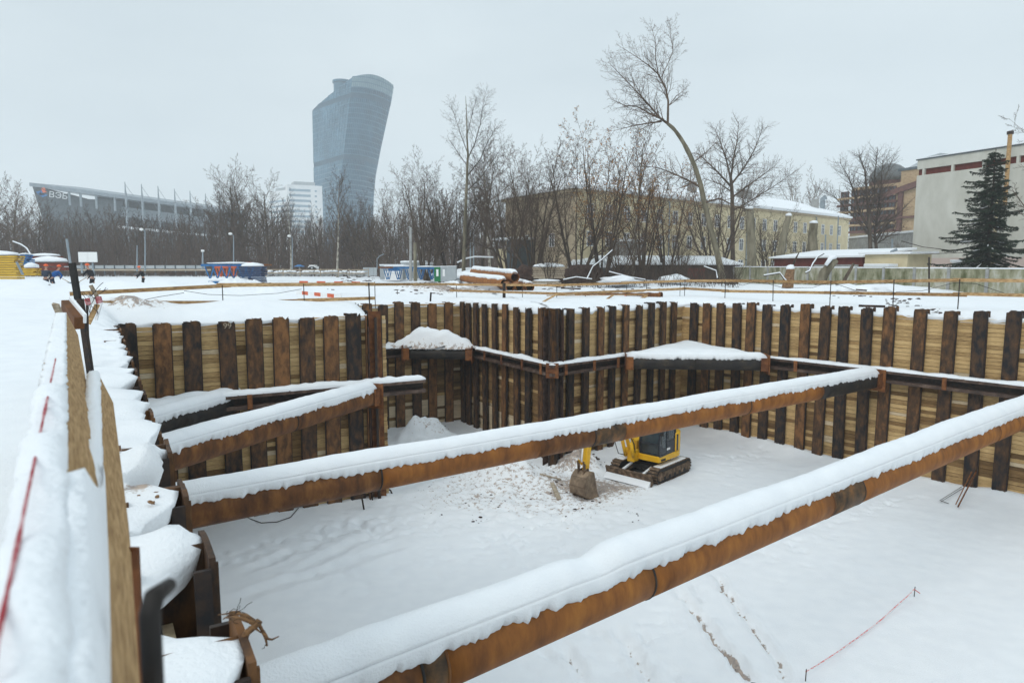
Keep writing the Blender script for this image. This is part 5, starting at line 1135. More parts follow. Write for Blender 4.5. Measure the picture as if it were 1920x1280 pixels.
# ---- tower
def tower():
    Y0 = 500.; k = 1 / 1280.; root = empty('glass_tower', (A(660, 480, 500).x, 500, 0), 'curved blue glass office tower with a slanting roof line and two dark belts', 'tower')
    def ximg(tbl, py): 
        xs_ = [t[1] for t in tbl]; ys_ = [t[0] for t in tbl]; return float(np.interp(py, ys_, xs_))
    Lt = [(207, 586), (300, 588), (400, 590.5)]; Ct = [(142, 661), (260, 648), (400, 630)]; Rt = [(150, 737), (165, 738), (190, 734), (225, 726), (280, 714), (330, 704.5), (370, 701), (400, 700)]
    def zof(py, Y): return A(960, py, Y).z
    nl, nc = 14, 22; zs_ = [i * 3.55 for i in range(41)]
    cols = []
    def ring(z):
        pyC = 640 - 1280 * 0; 
        def py_at(Y): # image row of height z at distance Y
            zz = z - CAMZ; f = Y * cos(PITCH) - zz * sin(PITCH); v = Y * sin(PITCH) + zz * cos(PITCH); return 640 - 1280 * v / f
        L = A(ximg(Lt, py_at(541)), py_at(541), 541); C = A(ximg(Ct, py_at(500)), py_at(500), 500); R = A(ximg(Rt, py_at(530)), py_at(530), 530)
        pts = []
        for i in range(nl): pts.append(Vector((L.x + (C.x - L.x) * i / nl, L.y + (C.y - L.y) * i / nl)))
        mid = (Vector((C.x, C.y)) + Vector((R.x, R.y))) / 2
        for i in range(nc + 1):
            t_ = i / nc; p = Vector((C.x, C.y)).lerp(Vector((R.x, R.y)), t_); b = 4 * t_ * (1 - t_)
            p += Vector((.25, -1)).normalized() * (9 * b) + Vector((1, 0)) * 0; pts.append(p)
        B1 = Vector((R.x - 6, R.y + 26)); B2 = Vector((L.x + 8, L.y + 10)); pts += [B1, B2]
        return pts
    n = nl + nc + 3; rings = [ring(z) for z in zs_]
    ztop = []
    base = ring(130)
    for j in range(n):
        if j <= nl: zt = A(960, 207, 541).z + (A(960, 145, 500).z - A(960, 207, 541).z) * (j / nl) ** .9
        elif j <= nl + nc: t_ = (j - nl) / nc; zt = A(960, 145, 500).z * (1 - t_) + A(960, 160, 530).z * t_ + 2.2 * sin(pi * t_) 
        else: zt = A(960, 190, 540).z
        ztop.append(zt)
    def pt(i, j, out=0.):
        z = min(zs_[i], ztop[j]); f = z / 3.55; i0 = min(int(f), len(zs_) - 2); w = f - i0; p = rings[i0][j].lerp(rings[i0 + 1][j], w)
        if out:
            c = Vector((sum(q.x for q in rings[i0]) / n, sum(q.y for q in rings[i0]) / n)); p = p + (p - c).normalized() * out
        return (p.x, p.y, z)
    V = []; F = []; nr_ = len(zs_)
    # glazed panels, set between thin proud spandrels
    mbs = {'pane': MB(), 'side': MB(), 'sp': MB(), 'mu': MB(), 'belt': MB(), 'top': MB()}
    for i in range(nr_ - 1):
        for j in range(n):
            j2 = (j + 1) % n
            if zs_[i] > max(ztop[j], ztop[j2]): continue
            a, b_, c, d_ = pt(i, j), pt(i, j2), pt(i + 1, j2), pt(i + 1, j)
            belt = i in (22, 34); topb = zs_[i] > 127 and j >= nl
            key = 'belt' if belt else ('top' if topb else ('side' if j < nl else 'pane')); mbs[key].add([a, b_, c, d_], [(0, 1, 2, 3)])
            if j < nl + nc and not belt:
                a2, b2 = pt(i, j, .16), pt(i, j2, .16); hh_ = .6 if j >= nl else .45
                mbs['sp'].add([a2, b2, (b2[0], b2[1], b2[2] + hh_), (a2[0], a2[1], a2[2] + hh_)], [(0, 1, 2, 3)])
                mbs['sp'].add([a, b_, b2, a2], [(0, 1, 2, 3)]); mbs['sp'].add([(a[0], a[1], a[2] + hh_), (b_[0], b_[1], b_[2] + hh_), (b2[0], b2[1], b2[2] + hh_), (a2[0], a2[1], a2[2] + hh_)], [(3, 2, 1, 0)])
                e = pt(i + 1, j, .2); f_ = pt(i, j, .2); mbs['mu'].bar(f_, e, .22, .22)
    for key, nm, mt in (('pane', 'window_panes', TGLASS), ('side', 'side_window_panes', TGLASS2), ('sp', 'floor_bands', TSPAN), ('mu', 'mullions', TSPAN), ('belt', 'dark_belts', TDARK), ('top', 'crown_screen', CROWN)):
        if mbs[key].v:
            o = mbs[key].build(nm, mt, root)
            if nm != 'crown_screen': o['kind'] = 'stuff'
    tp = [pt(nr_ - 1, j) for j in range(n)]; c = Vector((sum(p[0] for p in tp) / n, sum(p[1] for p in tp) / n, min(p[2] for p in tp) - 2)); mb = MB(); mb.v = tp + [tuple(c)]; mb.f = [(j, (j + 1) % n, n) for j in range(n)]; mb.build('roof', TDARK, root)
    dc = A(642, 170, 548); mb = MB(); mb.tube([(dc.x, dc.y, dc.z - 14), (dc.x, dc.y, dc.z + 2), (dc.x, dc.y, dc.z + 5.2), (dc.x, dc.y, dc.z + 5.3), (dc.x, dc.y, dc.z + 7.0)], [6.6, 6.6, 6.6, 7.4, 7.4], 24); mb.build('roof_drum', TSPAN, root)
tower()
# ---- white block beside the tower
def white_block():
    Y = 460; root = empty('white_office_block', A(560, 480, Y).xy.to_3d(), 'pale white stepped office block left of the glass tower', 'building')
    zt = A(560, 347, Y).z; a = A(538, 347, Y - 4); b_ = A(604, 352, Y + 6); fr = wframe(a, b_)
    mb = MB(); wbox(mb, fr, 0, fr[3], 0, zt, -20, 0); mb.build('wall', WALLW, root)
    mb = MB(); wbox(mb, fr, 5, fr[3] - 4, zt, zt + 2.5, -16, -3); mb.build('roof_block', CAB2, root)
    a2 = A(500, 352, Y + 12); fr2 = wframe(a2, a); mb = MB(); wbox(mb, fr2, 0, fr2[3] - .2, 0, zt - 3.5, -20, 0); mb.build('side_wing', WALLW, root)
    mb = MB(); wbox(mb, fr2, 6, fr2[3] - 5, zt - 3.4, zt - 1.2, -12, -3); mb.build('roof_block', CAB2, root)
    for k in range(9):
        z = zt - 4.2 - k * 3.4
        mb = MB(); wbox(mb, fr, 1.2, fr[3] * .66, z, z + 1.5, .01, .15); mb.build('ribbon_window', RIBW, root)
        mb = MB(); wbox(mb, fr, fr[3] * .78, fr[3] * .84, z, z + 1.2, .01, .12); mb.build('window', RIBW, root)
        if k > 1: mb = MB(); wbox(mb, fr2, 2.5, fr2[3] - 2, z, z + 1.3, .01, .12); mb.build('ribbon_window', RIBW, root)
white_block()
# ---- stadium
def stadium():
    root = empty('stadium', A(230, 480, 330).xy.to_3d(), 'long low stadium with a sloping grey roof edge, pointed prow and steel masts', 'stadium')
    a = A(55, 345, 300); b_ = A(410, 393, 336); 
    n_ = 24
    def P(t_, dz, dy=0): p = a.lerp(b_, t_); p.z += dz; p.y += dy; return p
    mb = MB(); mb.hexa([P(0, -.9), P(1, -.9), P(1, -.9, 34), P(0, -.9, 34)], [P(0, .6), P(1, .6), P(1, 2.6, 34), P(0, 2.6, 34)]); mb.build('roof', STEELG, root)
    mb = MB(); q0 = A(55, 349, 300); q1 = A(77, 420, 302.2); q2 = A(96, 500, 304); q3 = A(170, 500, 311.7); q4 = A(150, 372, 309.6)
    fp = [q0, q1, q2, q3, A(210, 400, 315.8), A(215, 376, 316.3), q4, A(120, 364, 306.6), A(75, 353, 302)]
    off = Vector((1.5, 4, 0)); m = len(fp); mb.v = [tuple(p + Vector((.3, 1.5, 0))) for p in fp] + [tuple(p + off) for p in fp]; mb.f = [tuple(range(m)), tuple(range(2 * m - 1, m - 1, -1))] + [(k, m + k, m + (k + 1) % m, (k + 1) % m) for k in range(m)]
    mb.build('prow_wall', STEELD, root)
    mb = MB(); lo = [P(.2, -22, 6), P(1, -24, 6)]; hi = [P(.2, -13.5, 6), P(1, -12.5, 6)]; mb.hexa([P(.2, -40, 6), P(1, -40, 6), P(1, -40, 10), P(.2, -40, 10)], [P(.2, -15, 6), P(1, -13, 6), P(1, -13, 10), P(.2, -15, 10)]); mb.build('stand_wall', STEELD, root)
    mb = MB(); mb.hexa([P(.12, -24, 30), P(1, -24, 30), P(1, -24, 32), P(.12, -24, 32)], [P(.12, 1.4, 30), P(1, 1.4, 30), P(1, 1.6, 32), P(.12, 1.6, 32)]); mb.build('back_wall', STEELD, root)
    mb = MB(); mb.hexa([P(.15, -9, 9), P(1, -9, 9), P(1, -9, 12), P(.15, -9, 12)], [P(.15, -4.5, 9), P(1, -4.5, 9), P(1, -4.5, 12), P(.15, -4.5, 12)]); mb.build('upper_gallery', STEELG, root)
    mb = MB(); mb.hexa([P(.4, -14.6, 4), P(1, -13.4, 4), P(1, -13.4, 8), P(.4, -14.6, 8)], [P(.4, -13.4, 4), P(1, -12.4, 4), P(1, -12.4, 8), P(.4, -13.4, 8)]); mb.build('snow_ledge', SNOW, root)
    for x in (120, 140, 168, 202):
        t_ = (x - 55) / 355; mb = MB(); p = P(t_, -.9, 1); mb.tube([p - Vector((0, 0, 6)), p], .5, 6); mb.build('column', STEELG, root)
    for x, yt in ((234, 341), (265, 345), (296, 349), (327, 354), (356, 358), (385, 363), (412, 368)):
        Y = 300 + (x - 55) / 355 * 36 - 3; tp = A(x, yt, Y); mb = MB(); mb.tube([(tp.x, tp.y, 0), (tp.x, tp.y, tp.z - 9), (tp.x, tp.y, tp.z)], [.55, .5, .16], 6); ms = mb.build('mast', STEELG, root)
        for s_ in (-1, 1):
            mb = MB(); mb.bar(tp - Vector((0, 0, 1)), tp + Vector((s_ * 4, 10, -14)), .12, .12); mb.build('stay_cable', STEELG, ms)
    # lettering on the prow
    o = A(101, 371, 280.0); R3 = Matrix.Rotation(atan2(40, 60) * .0 + radians(29), 4, 'Z') @ Matrix.Rotation(radians(90), 4, 'X') @ Matrix.Rotation(radians(-6), 4, 'Z')
    text_mesh('ВЭБ', 3.5, 'lettering', WALLW, Matrix.Translation(A(109, 371.5, 304.2)) @ R3, root, .05)
    for k, (pts, mt) in enumerate((([(77, 353), (88, 360), (80, 362)], REDS), ([(78, 352), (86, 358), (84, 352)], REDS), ([(67, 360), (78, 357), (84, 366), (74, 366)], BLUEP), ([(70, 364), (76, 361), (90, 366), (80, 370)], BLUEP))):
        mb = MB(); v = [A(x, y, 301.2) for x, y in pts]; mb.v = [tuple(p) for p in v]; mb.f = [tuple(range(len(v)))]; v2 = [p + Vector((0, .3, 0)) for p in v]; mb.v += [tuple(p) for p in v2]; mb.build('emblem_piece', mt, root)
stadium()
print('buildings ok')
# ================================================================== TREES
BARK = M_('dark_bark', (.035, .026, .02), (.12, .09, .065), scale=(1, 1, .3), ns=3, rough=.9, bump=.3, rnd=.08)
BARKG = M_('grey_green_bark', (.10, .085, .055), (.28, .25, .18), scale=(1, 1, .25), ns=2, rough=.9, bump=.3, rnd=.08)
BARKP = M_('pale_bark', (.12, .10, .08), (.48, .45, .38), scale=(1, 1, .5), ns=2.5, lo=.4, hi=.6, rough=.9, bump=.2)
TWIG = M_('twigs', (.045, .032, .024), (.13, .09, .065), ns=1.1, rough=.9, bump=0, rnd=.12)
TWIGR = M_('reddish_twigs', (.05, .036, .028), (.14, .095, .072), ns=.5, rough=.9, bump=0, rnd=.12)
LEAF = M_('dry_leaves', (.20, .085, .03), (.42, .24, .09), ns=3, rough=.9, bump=0)
NEEDLE = M_('spruce_needles', (.008, .018, .010), (.025, .045, .022), ns=2, rough=.8, bump=0)
class TP:
    def __init__(s, **k):
        s.nc = (12, 7, 5, 4); s.ratio = (.5, .5, .5, .5); s.ang = (50, 45, 45, 45); s.up = (.0, .06, .06, .05); s.wob = (.05, .12, .2, .28); s.t0 = (.3, .15, .1, .1)
        s.maxl = 4; s.rr = .5; s.minr = .008; s.segl = (10, 5, 4, 3, 2); s.leaf = 0; s.sides = (9, 6, 4, 3, 3); s.apex = 1.
        for a, b in k.items(): setattr(s, a, b)
def branchdir(d, ang, az):
    x = d.orthogonal().normalized(); y = d.cross(x); return (d * cos(ang) + (x * cos(az) + y * sin(az)) * sin(ang)).normalized()
def grow(tr, cr, lf, p, d, L, r, lvl, P, R, guide=None):
    n = P.segl[lvl]
    if guide:
        g_ = [Vector(g[:4]) for g in guide]; g_ = [g_[0]] + g_ + [g_[-1]]; pts = []; rs = []
        for i in range(1, len(g_) - 2):
            for j in range(6):
                t = j / 6; a, b, c, e = g_[i - 1:i + 3]; q = .5 * (2 * b + (c - a) * t + (2 * a - 5 * b + 4 * c - e) * t * t + (3 * b - a - 3 * c + e) * t ** 3)
                pts.append(Vector(q[:3]) + Vector((1, 1, 0)) * q[3] * .35 * noise.noise(Vector(q[:3]) * .9)); rs.append(max(.01, q[3] * (1 + .16 * noise.noise(Vector(q[:3]) * 2.1 + Vector((9, 0, 0))))))
        pts.append(Vector(guide[-1][:3])); rs.append(guide[-1][3]); n = len(pts) - 1; L = sum((pts[i + 1] - pts[i]).length for i in range(n))
    else:
        pts = [p.copy()]; rs = [r]; dd = d.copy()
        for i in range(n):
            dd = (dd + Vector((R.uniform(-1, 1), R.uniform(-1, 1), R.uniform(-1, 1))) * P.wob[min(lvl, 3)] + Vector((0, 0, P.up[min(lvl, 3)]))).normalized()
            pts.append(pts[-1] + dd * (L / n)); rs.append(max(P.minr * .6, r * (1 - .82 * (i + 1) / n)))
    (tr if lvl == 0 else cr).tube(pts, rs, P.sides[lvl], cap=(lvl < 2))
    if P.leaf and lvl >= P.maxl - 1:
        for k in range(P.leaf):
            if R.random() < .5: continue
            q = pts[R.randrange(len(pts))] + Vector((R.uniform(-.1, .1), R.uniform(-.1, .1), R.uniform(-.12, .02))); s = R.uniform(.03, .06); a = R.uniform(0, 6.3); u = Vector((cos(a), sin(a), R.uniform(-.5, .5))) * s; w = Vector((-sin(a) * .3, cos(a) * .3, -1)) * s
            lf.add([q, q + u + w * .4, q + w * 1.5, q - u + w * .5], [(0, 1, 2, 3)])
    if lvl >= P.maxl: return
    az = R.uniform(0, 6.28); N = P.nc[lvl]
    for k in range(N):
        t_ = P.t0[lvl] + (1 - P.t0[lvl]) * (k + R.uniform(.1, .9)) / N; t_ = min(t_, .98)
        i = min(int(t_ * n), n - 1); f = t_ * n - i; q = pts[i].lerp(pts[i + 1], f); rb = rs[i] * (1 - f) + rs[i + 1] * f
        dd = (pts[i + 1] - pts[i]).normalized(); az += 2.4 + R.uniform(-.5, .5)
        c = branchdir(dd, radians(P.ang[lvl] * R.uniform(.7, 1.2) * (1.1 - .35 * t_)), az)
        Lc = L * P.ratio[lvl] * (1 - (.45 + .2 * (lvl > 0)) * (t_ - P.t0[lvl])) * R.uniform(.65, 1.15)
        grow(tr, cr, lf, q, c, Lc, max(P.minr, rb * R.uniform(.45, .65)), lvl + 1, P, R)
def make_template(seed, h_, r0, P, stems=1, spread=0., guide=None, twig=None, bark=None):
    R = random.Random(seed); tr, cr, lf = MB(), MB(), MB()
    if guide: grow(tr, cr, lf, None, None, 1, 1, 0, P, R, guide)
    else:
        for k in range(stems):
            a = 6.28 * k / max(1, stems) + R.uniform(-.4, .4); lean = spread * R.uniform(.4, 1.1) if stems > 1 else spread * R.uniform(-.3, .3)
            d = Vector((sin(lean) * cos(a), sin(lean) * sin(a) * .7, cos(lean))).normalized()
            grow(tr, cr, lf, Vector((.12 * cos(a) * (stems > 1), .12 * sin(a) * (stems > 1), -.3)), d, h_ * R.uniform(.75, 1) if stems > 1 else h_, r0 * (R.uniform(.5, 1) if stems > 1 else 1), 0, P, R)
    if stems > 1: pass
    tm = tr.mesh('trunk', True); cm = cr.mesh('crown', False); tm.materials.append(bark or BARK); cm.materials.append(twig or TWIG)
    lm = None
    if lf.v: lm = lf.mesh('leaves'); lm.materials.append(LEAF)
    return tm, cm, lm
def plant(T, pos, label, group=None, s=1., rz=0., sz=None, name='bare_tree', cat='tree'):
    tm, cm, lm = T; root = bpy.data.objects.new(name, None); COL.objects.link(root); root.location = pos; root.rotation_euler = (0, 0, rz); root.scale = (s, s, sz or s); tag(root, label, cat, group)
    for m, nm in ((tm, 'trunk'), (cm, 'crown'), (lm, 'dry_leaves')):
        if m is None: continue
        o = bpy.data.objects.new(nm, m); COL.objects.link(o); o.parent = root
        if nm == 'dry_leaves': o['kind'] = 'stuff'
    return root
ROUND = TP(nc=(13, 8, 6, 4), ratio=(.52, .5, .48, .5), ang=(58, 48, 45, 45), up=(0, .07, .07, .05), wob=(.05, .14, .22, .3), t0=(.28, .12, .1, .1), minr=.011)
TALL = TP(nc=(18, 8, 5, 4), ratio=(.34, .45, .45, .5), ang=(42, 42, 42, 45), up=(0, .10, .08, .05), wob=(.025, .09, .18, .3), t0=(.33, .15, .1, .1), minr=.010)
SHRUB = TP(nc=(10, 7, 5, 4), ratio=(.42, .48, .48, .55), ang=(40, 46, 48, 50), up=(.02, .06, .05, .02), wob=(.05, .09, .18, .3), t0=(.22, .1, .1, .1), minr=.009, segl=(10, 5, 4, 3, 2), sides=(7, 5, 3, 3, 3))
LEAFY = TP(nc=(8, 5, 4, 3), ratio=(.40, .48, .48, .5), ang=(38, 44, 46, 45), up=(.02, .06, .05, .03), wob=(.05, .09, .18, .3), t0=(.25, .1, .1, .1), minr=.009, leaf=1, sides=(7, 5, 3, 3, 3))
FARP = TP(nc=(14, 8, 5, 3), ratio=(.42, .45, .45, .5), ang=(48, 44, 42, 45), up=(0, .09, .08, .05), wob=(.05, .12, .18, .3), t0=(.18, .1, .1, .1), maxl=3, minr=.022, sides=(6, 4, 3, 3, 3), segl=(8, 4, 3, 2, 2))
FARP2 = TP(nc=(12, 9, 7, 3), ratio=(.5, .45, .42, .5), ang=(40, 44, 42, 45), up=(0, .12, .10, .05), wob=(.06, .14, .18, .3), t0=(.08, .1, .1, .1), maxl=3, minr=.022, sides=(6, 4, 3, 3, 3), segl=(8, 4, 3, 2, 2))
def gpx(px, Y): p = A(px, 500, Y); return Vector((p.x, Y, gz(p.x, Y) - .1))
def hpx(py, Y): return (500 - py) / 1280 * Y * 1.01 + 1.7
# the leaning tree: trunk and main limbs follow the photograph, twigs grow from them
def guided(Y, lines, P, seed, bark=BARKG, twig=TWIG):
    R = random.Random(seed); tr, cr, lf = MB(), MB(), MB(); base = A(lines[0][0][0], lines[0][0][1], Y); base.z = 0
    first = True
    for ln in lines:
        g = [(*(A(x, y, Y + dy) - base), r) for x, y, dy, r in ln]
        Q = TP(**P.__dict__); 
        if first: Q.nc = (0,) + P.nc[1:]
        grow(tr if first else cr, cr, lf, None, None, 1, 1, 0 if first else 0, Q, R, g) if first else growl(cr, lf, g, Q, R)
        first = False
    tm = tr.mesh('trunk', True); cm = cr.mesh('crown'); tm.materials.append(bark); cm.materials.append(twig); return (tm, cm, None), base
def growl(cr, lf, g, P, R):
    pts = [Vector(q[:3]) for q in g]; rs = [q[3] for q in g]; n = len(pts) - 1; cr.tube(pts, rs, 6, cap=False); L = sum((pts[i + 1] - pts[i]).length for i in range(n)); az = R.uniform(0, 6)
    N = int(L * 4.2)
    for k in range(N):
        t_ = .12 + .88 * (k + R.random()) / N; i = min(int(t_ * n), n - 1); f = min(1, t_ * n - i); q = pts[i].lerp(pts[i + 1], f); dd = (pts[i + 1] - pts[i]).normalized(); az += 2.4 + R.uniform(-.5, .5)
        c = branchdir(dd, radians(48 * R.uniform(.7, 1.2)), az); c.y *= .8
        grow(cr, cr, lf, q, c, L * .32 * (1 - .5 * t_) * R.uniform(.6, 1.2) + .5, max(P.minr, rs[i] * .4), 2, P, R)
GP = TP(nc=(0, 6, 7, 5), ratio=(.4, .45, .45, .5), ang=(40, 45, 48, 50), up=(0, .05, .04, .03), wob=(.05, .12, .2, .3), t0=(.2, .1, .1, .1), minr=.0075)
Y1 = 62.
T1, bpos = guided(Y1, [
    [(1357, 530, 0, 0.320), (1350, 500, 0, 0.288), (1336, 440, 0, 0.248), (1322, 385, 0, 0.232), (1312, 340, 0, 0.216), (1298, 300, 0, 0.200), (1280, 265, 0, 0.184), (1264, 243, 0, 0.160), (1252, 232, 0, 0.136)],
    [(1255, 234, 0, 0.120), (1238, 222, .5, 0.096), (1215, 195, 1, 0.072), (1190, 168, 1, 0.048), (1165, 142, 1, 0.032), (1140, 116, 1, 0.016)],
    [(1252, 232, 0, 0.104), (1253, 190, -.5, 0.088), (1248, 165, -.5, 0.072), (1235, 140, -1, 0.056), (1215, 122, -1, 0.040), (1195, 108, -1, 0.028), (1170, 92, -1, 0.016)],
    [(1235, 142, -1, 0.048), (1229, 110, -1, 0.036), (1229, 80, -1.2, 0.024), (1222, 52, -1.2, 0.012)],
    [(1240, 145, -1, 0.040), (1252, 120, -.5, 0.032), (1262, 95, -.3, 0.024), (1258, 70, 0, 0.016), (1256, 45, 0, 0.010)],
    [(1253, 200, -.5, 0.048), (1268, 180, 0, 0.032), (1280, 172, .3, 0.020), (1282, 168, .3, 0.012)],
    [(1245, 225, 0, 0.088), (1222, 215, 0, 0.068), (1195, 200, .5, 0.048), (1172, 198, 1, 0.032), (1145, 186, 1, 0.016)],
    [(1240, 228, 0, 0.080), (1210, 232, -1, 0.056), (1180, 238, -1.2, 0.032), (1152, 245, -1.5, 0.016)],
    [(1225, 205, 0, 0.048), (1205, 185, -.8, 0.040), (1192, 160, -1, 0.024), (1180, 135, -1, 0.012)],
    [(1312, 350, 0, 0.112), (1290, 338, 1, 0.088), (1262, 325, 2, 0.064), (1232, 314, 2.5, 0.040), (1195, 312, 3, 0.024)],
    [(1320, 380, 0, 0.096), (1350, 372, -1, 0.064), (1380, 388, -2, 0.040), (1400, 392, -2, 0.024)],
    [(1300, 305, 0, 0.056), (1325, 285, 1, 0.040), (1345, 265, 1, 0.016)]], GP, 7)
plant(T1, bpos, 'tall bare leaning tree whose bent trunk rises left with a feathery crown', name='leaning_tree')
Y2 = 78.
T2, bpos = guided(Y2, [
    [(869, 520, 0, 0.238), (870, 470, 0, 0.210), (873, 400, 0, 0.182), (875, 350, 0, 0.154), (877, 300, 0, 0.126), (876, 260, 0, 0.091), (875, 220, 0, 0.056), (873, 180, 0, 0.021)],
    [(876, 300, 0, 0.070), (890, 270, 0, 0.056), (900, 235, .5, 0.042), (905, 200, .5, 0.021), (908, 180, .5, 0.010)], [(876, 330, 0, 0.070), (900, 300, -1, 0.056), (915, 265, -1, 0.035), (930, 240, -1, 0.014)],
    [(874, 360, 0, 0.077), (900, 335, 1, 0.056), (925, 300, 1, 0.035), (945, 270, 1, 0.014)], [(876, 285, 0, 0.049), (865, 255, .5, 0.035), (855, 225, .5, 0.021), (845, 195, 0, 0.010)], [(875, 310, 0, 0.042), (858, 285, 0, 0.028), (842, 262, 0, 0.014)],
    [(877, 250, 0, 0.035), (885, 215, 0, 0.025), (893, 185, 0, 0.010)], [(873, 400, 0, 0.056), (895, 375, 1, 0.035), (915, 350, 1, 0.014)]], GP, 8, BARKG)
plant(T2, bpos, 'tall slender bare tree standing alone right of the glass tower', name='slender_tree')
Y3 = 88.
T3, bpos = guided(Y3, [
    [(1374, 520, 0, 0.315), (1374, 460, 0, 0.285), (1373, 400, 0, 0.255), (1372, 355, 0, 0.225), (1370, 330, 0, 0.165)],
    [(1371, 350, 0, 0.135), (1345, 322, 0, 0.105), (1322, 300, 1, 0.068), (1305, 285, 1, 0.022)], [(1370, 335, 0, 0.128), (1362, 300, 1, 0.098), (1352, 270, 1, 0.060), (1340, 240, 1, 0.022)], [(1370, 335, 0, 0.135), (1375, 300, -1, 0.098), (1382, 265, -1, 0.060), (1385, 228, -1, 0.022)],
    [(1372, 345, 0, 0.128), (1395, 315, 0, 0.098), (1415, 280, 1, 0.060), (1430, 240, 1, 0.022)], [(1373, 370, 0, 0.120), (1400, 350, -1, 0.090), (1435, 325, -1, 0.053), (1455, 310, -1, 0.022)], [(1374, 395, 0, 0.112), (1410, 375, 1, 0.083), (1450, 350, 1, 0.053), (1487, 325, 1, 0.015)],
    [(1372, 360, 0, 0.090), (1350, 345, -2, 0.060), (1320, 335, -2, 0.022)]], GP, 9, BARK)
plant(T3, bpos, 'broad round crowned bare tree behind the long yellow building roof', name='round_tree')
Y4 = 98.
T4, bpos = guided(Y4, [
    [(1632, 510, 0, .34), (1632, 470, 0, .30), (1630, 430, 0, .26), (1628, 400, 0, .2)],
    [(1630, 430, 0, .2), (1610, 395, 0, .15), (1602, 360, 0, .1), (1590, 330, 1, .06), (1575, 305, 1, .02)], [(1628, 400, 0, .2), (1625, 360, -1, .14), (1622, 320, -1, .09), (1610, 290, -1, .03)], [(1628, 405, 0, .18), (1640, 370, 1, .13), (1640, 330, 1, .08), (1645, 285, 1, .03)],
    [(1645, 480, 0, .22), (1640, 440, 1, .2), (1645, 400, 1, .14), (1652, 350, 1, .08), (1655, 300, 1, .03)], [(1630, 440, 0, .12), (1595, 400, 0, .08), (1565, 370, 1, .05), (1545, 355, 1, .02)], [(1640, 440, 0, .12), (1670, 415, 0, .08), (1700, 385, 1, .04)], [(1650, 360, 1, .06), (1665, 320, 1, .04), (1675, 295, 1, .02)],
    [(1640, 460, 0, .10), (1670, 440, -1, .06), (1695, 425, -1, .03)]], GP, 10, BARK)
plant(T4, bpos, 'two stemmed bare tree in front of the ornate brick block', name='forked_tree')
print('guided trees', len(T1[1].polygons), len(T3[1].polygons))
HS = 10.
T_sh = [make_template(20 + k, HS, .13, SHRUB, 7, .52, bark=BARK) for k in range(3)]
T_lf = [make_template(30 + k, HS, .12, LEAFY, 7, .40, bark=BARK, twig=TWIGR) for k in range(2)]
T_rd = [make_template(40 + k, HS * 1., .20, ROUND, bark=BARK) for k in range(2)]
T_tl = [make_template(50 + k, HS, .14, TALL, bark=BARKP) for k in range(2)]
def tsc(tpy, Y): return hpx(tpy, Y) / HS
for i, (kind, px, Y, top, rz, lb) in enumerate((
    (T_sh[0], 800, 84, 330, .4, 'wide multi stemmed bare tree just right of the blue trusses'), (T_sh[1], 845, 88, 312, 2.4, 'dense multi stemmed bare tree left of the slender tree'), (T_rd[0], 905, 92, 318, 1., 'bare tree close behind the slender tree'),
    (T_sh[2], 1000, 66, 298, 1.2, 'fan of dark stems in front of the end wall of the yellow building'), (T_sh[0], 955, 80, 312, 3.3, 'bushy bare tree at the left end of the yellow building'), (T_lf[0], 1130, 62, 268, .0, 'slim stems with rusty dry leaves in front of the yellow facade'),
    (T_lf[1], 1205, 66, 300, 2.0, 'thicket stems with pale dry leaves right of the rusty leaved ones'), (T_sh[1], 1082, 70, 282, 4.0, 'tall bushy bare stems rising above the corner of the yellow building'), (T_lf[1], 1250, 74, 322, 4.4, 'leafy brown thicket left of the leaning trunk'),
    (T_sh[0], 1340, 82, 330, 2.2, 'dense bare thicket between leaning trunk and the round tree'), (T_sh[1], 720, 105, 352, .7, 'bare bushy tree at the foot of the tower'),
    (T_tl[0], 1187, 68, 268, 0, 'thin birch with pale trunk among the leafy thicket'), (T_tl[1], 918, 108, 300, 2., 'thin pale trunked tree behind the slender one'), (T_tl[0], 632, 110, 347, 1., 'pale trunked tree standing in front of the glass tower'),
    (T_rd[1], 504, 120, 356, .3, 'dark symmetrical bare tree left of the white block'), (T_rd[0], 432, 135, 344, 2.6, 'tall grey bare tree at the right end of the stadium'), (T_rd[1], 462, 140, 348, 1.9, 'grey bare tree just right of the tall one beside the stadium'),
    (T_rd[0], 28, 118, 372, .9, 'gnarled bare tree at the left edge of the picture'), (T_rd[1], 75, 125, 392, 4., 'dark bare tree under the stadium prow'), (T_rd[0], 598, 118, 412, 5, 'crooked dark bare tree just left of the tower foot'),
    (T_sh[2], 672, 112, 385, 3, 'brownish bushy tree in front of the right half of the tower'), (T_tl[1], 545, 118, 385, 4, 'slim pale trunked tree below the white block'), (T_tl[1], 1518, 170, 354, 0, 'thin pale tree above the far roof end of the yellow building'),
    (T_tl[0], 1488, 165, 352, 3, 'thin pale tree above the snowy roof, left of its twin'), (T_sh[0], 1440, 78, 402, 1, 'low bare shrub tree between the cut trunks'), (T_sh[1], 1500, 84, 430, 0, 'low bare bush behind the red brown shed'), (T_sh[2], 1680, 88, 455, 2, 'low brown bush below the ornate block'),
    (T_sh[1], 1165, 60, 395, 3.6, 'low twiggy bush in front of the thicket'), (T_sh[0], 1030, 58, 440, .6, 'low twiggy bush near the plank pile'), (T_sh[2], 1275, 66, 430, 5.5, 'low twiggy bush at the dark shed'), (T_sh[2], -30, 100, 350, 1.5, 'bare tree cut by the left edge of the picture'),
    (T_rd[1], 1995, 48, 262, 1.5, 'bare tree whose twigs reach in at the right edge'))):
    s = tsc(top, Y); plant(kind, gpx(px, Y), lb, None, s, rz)
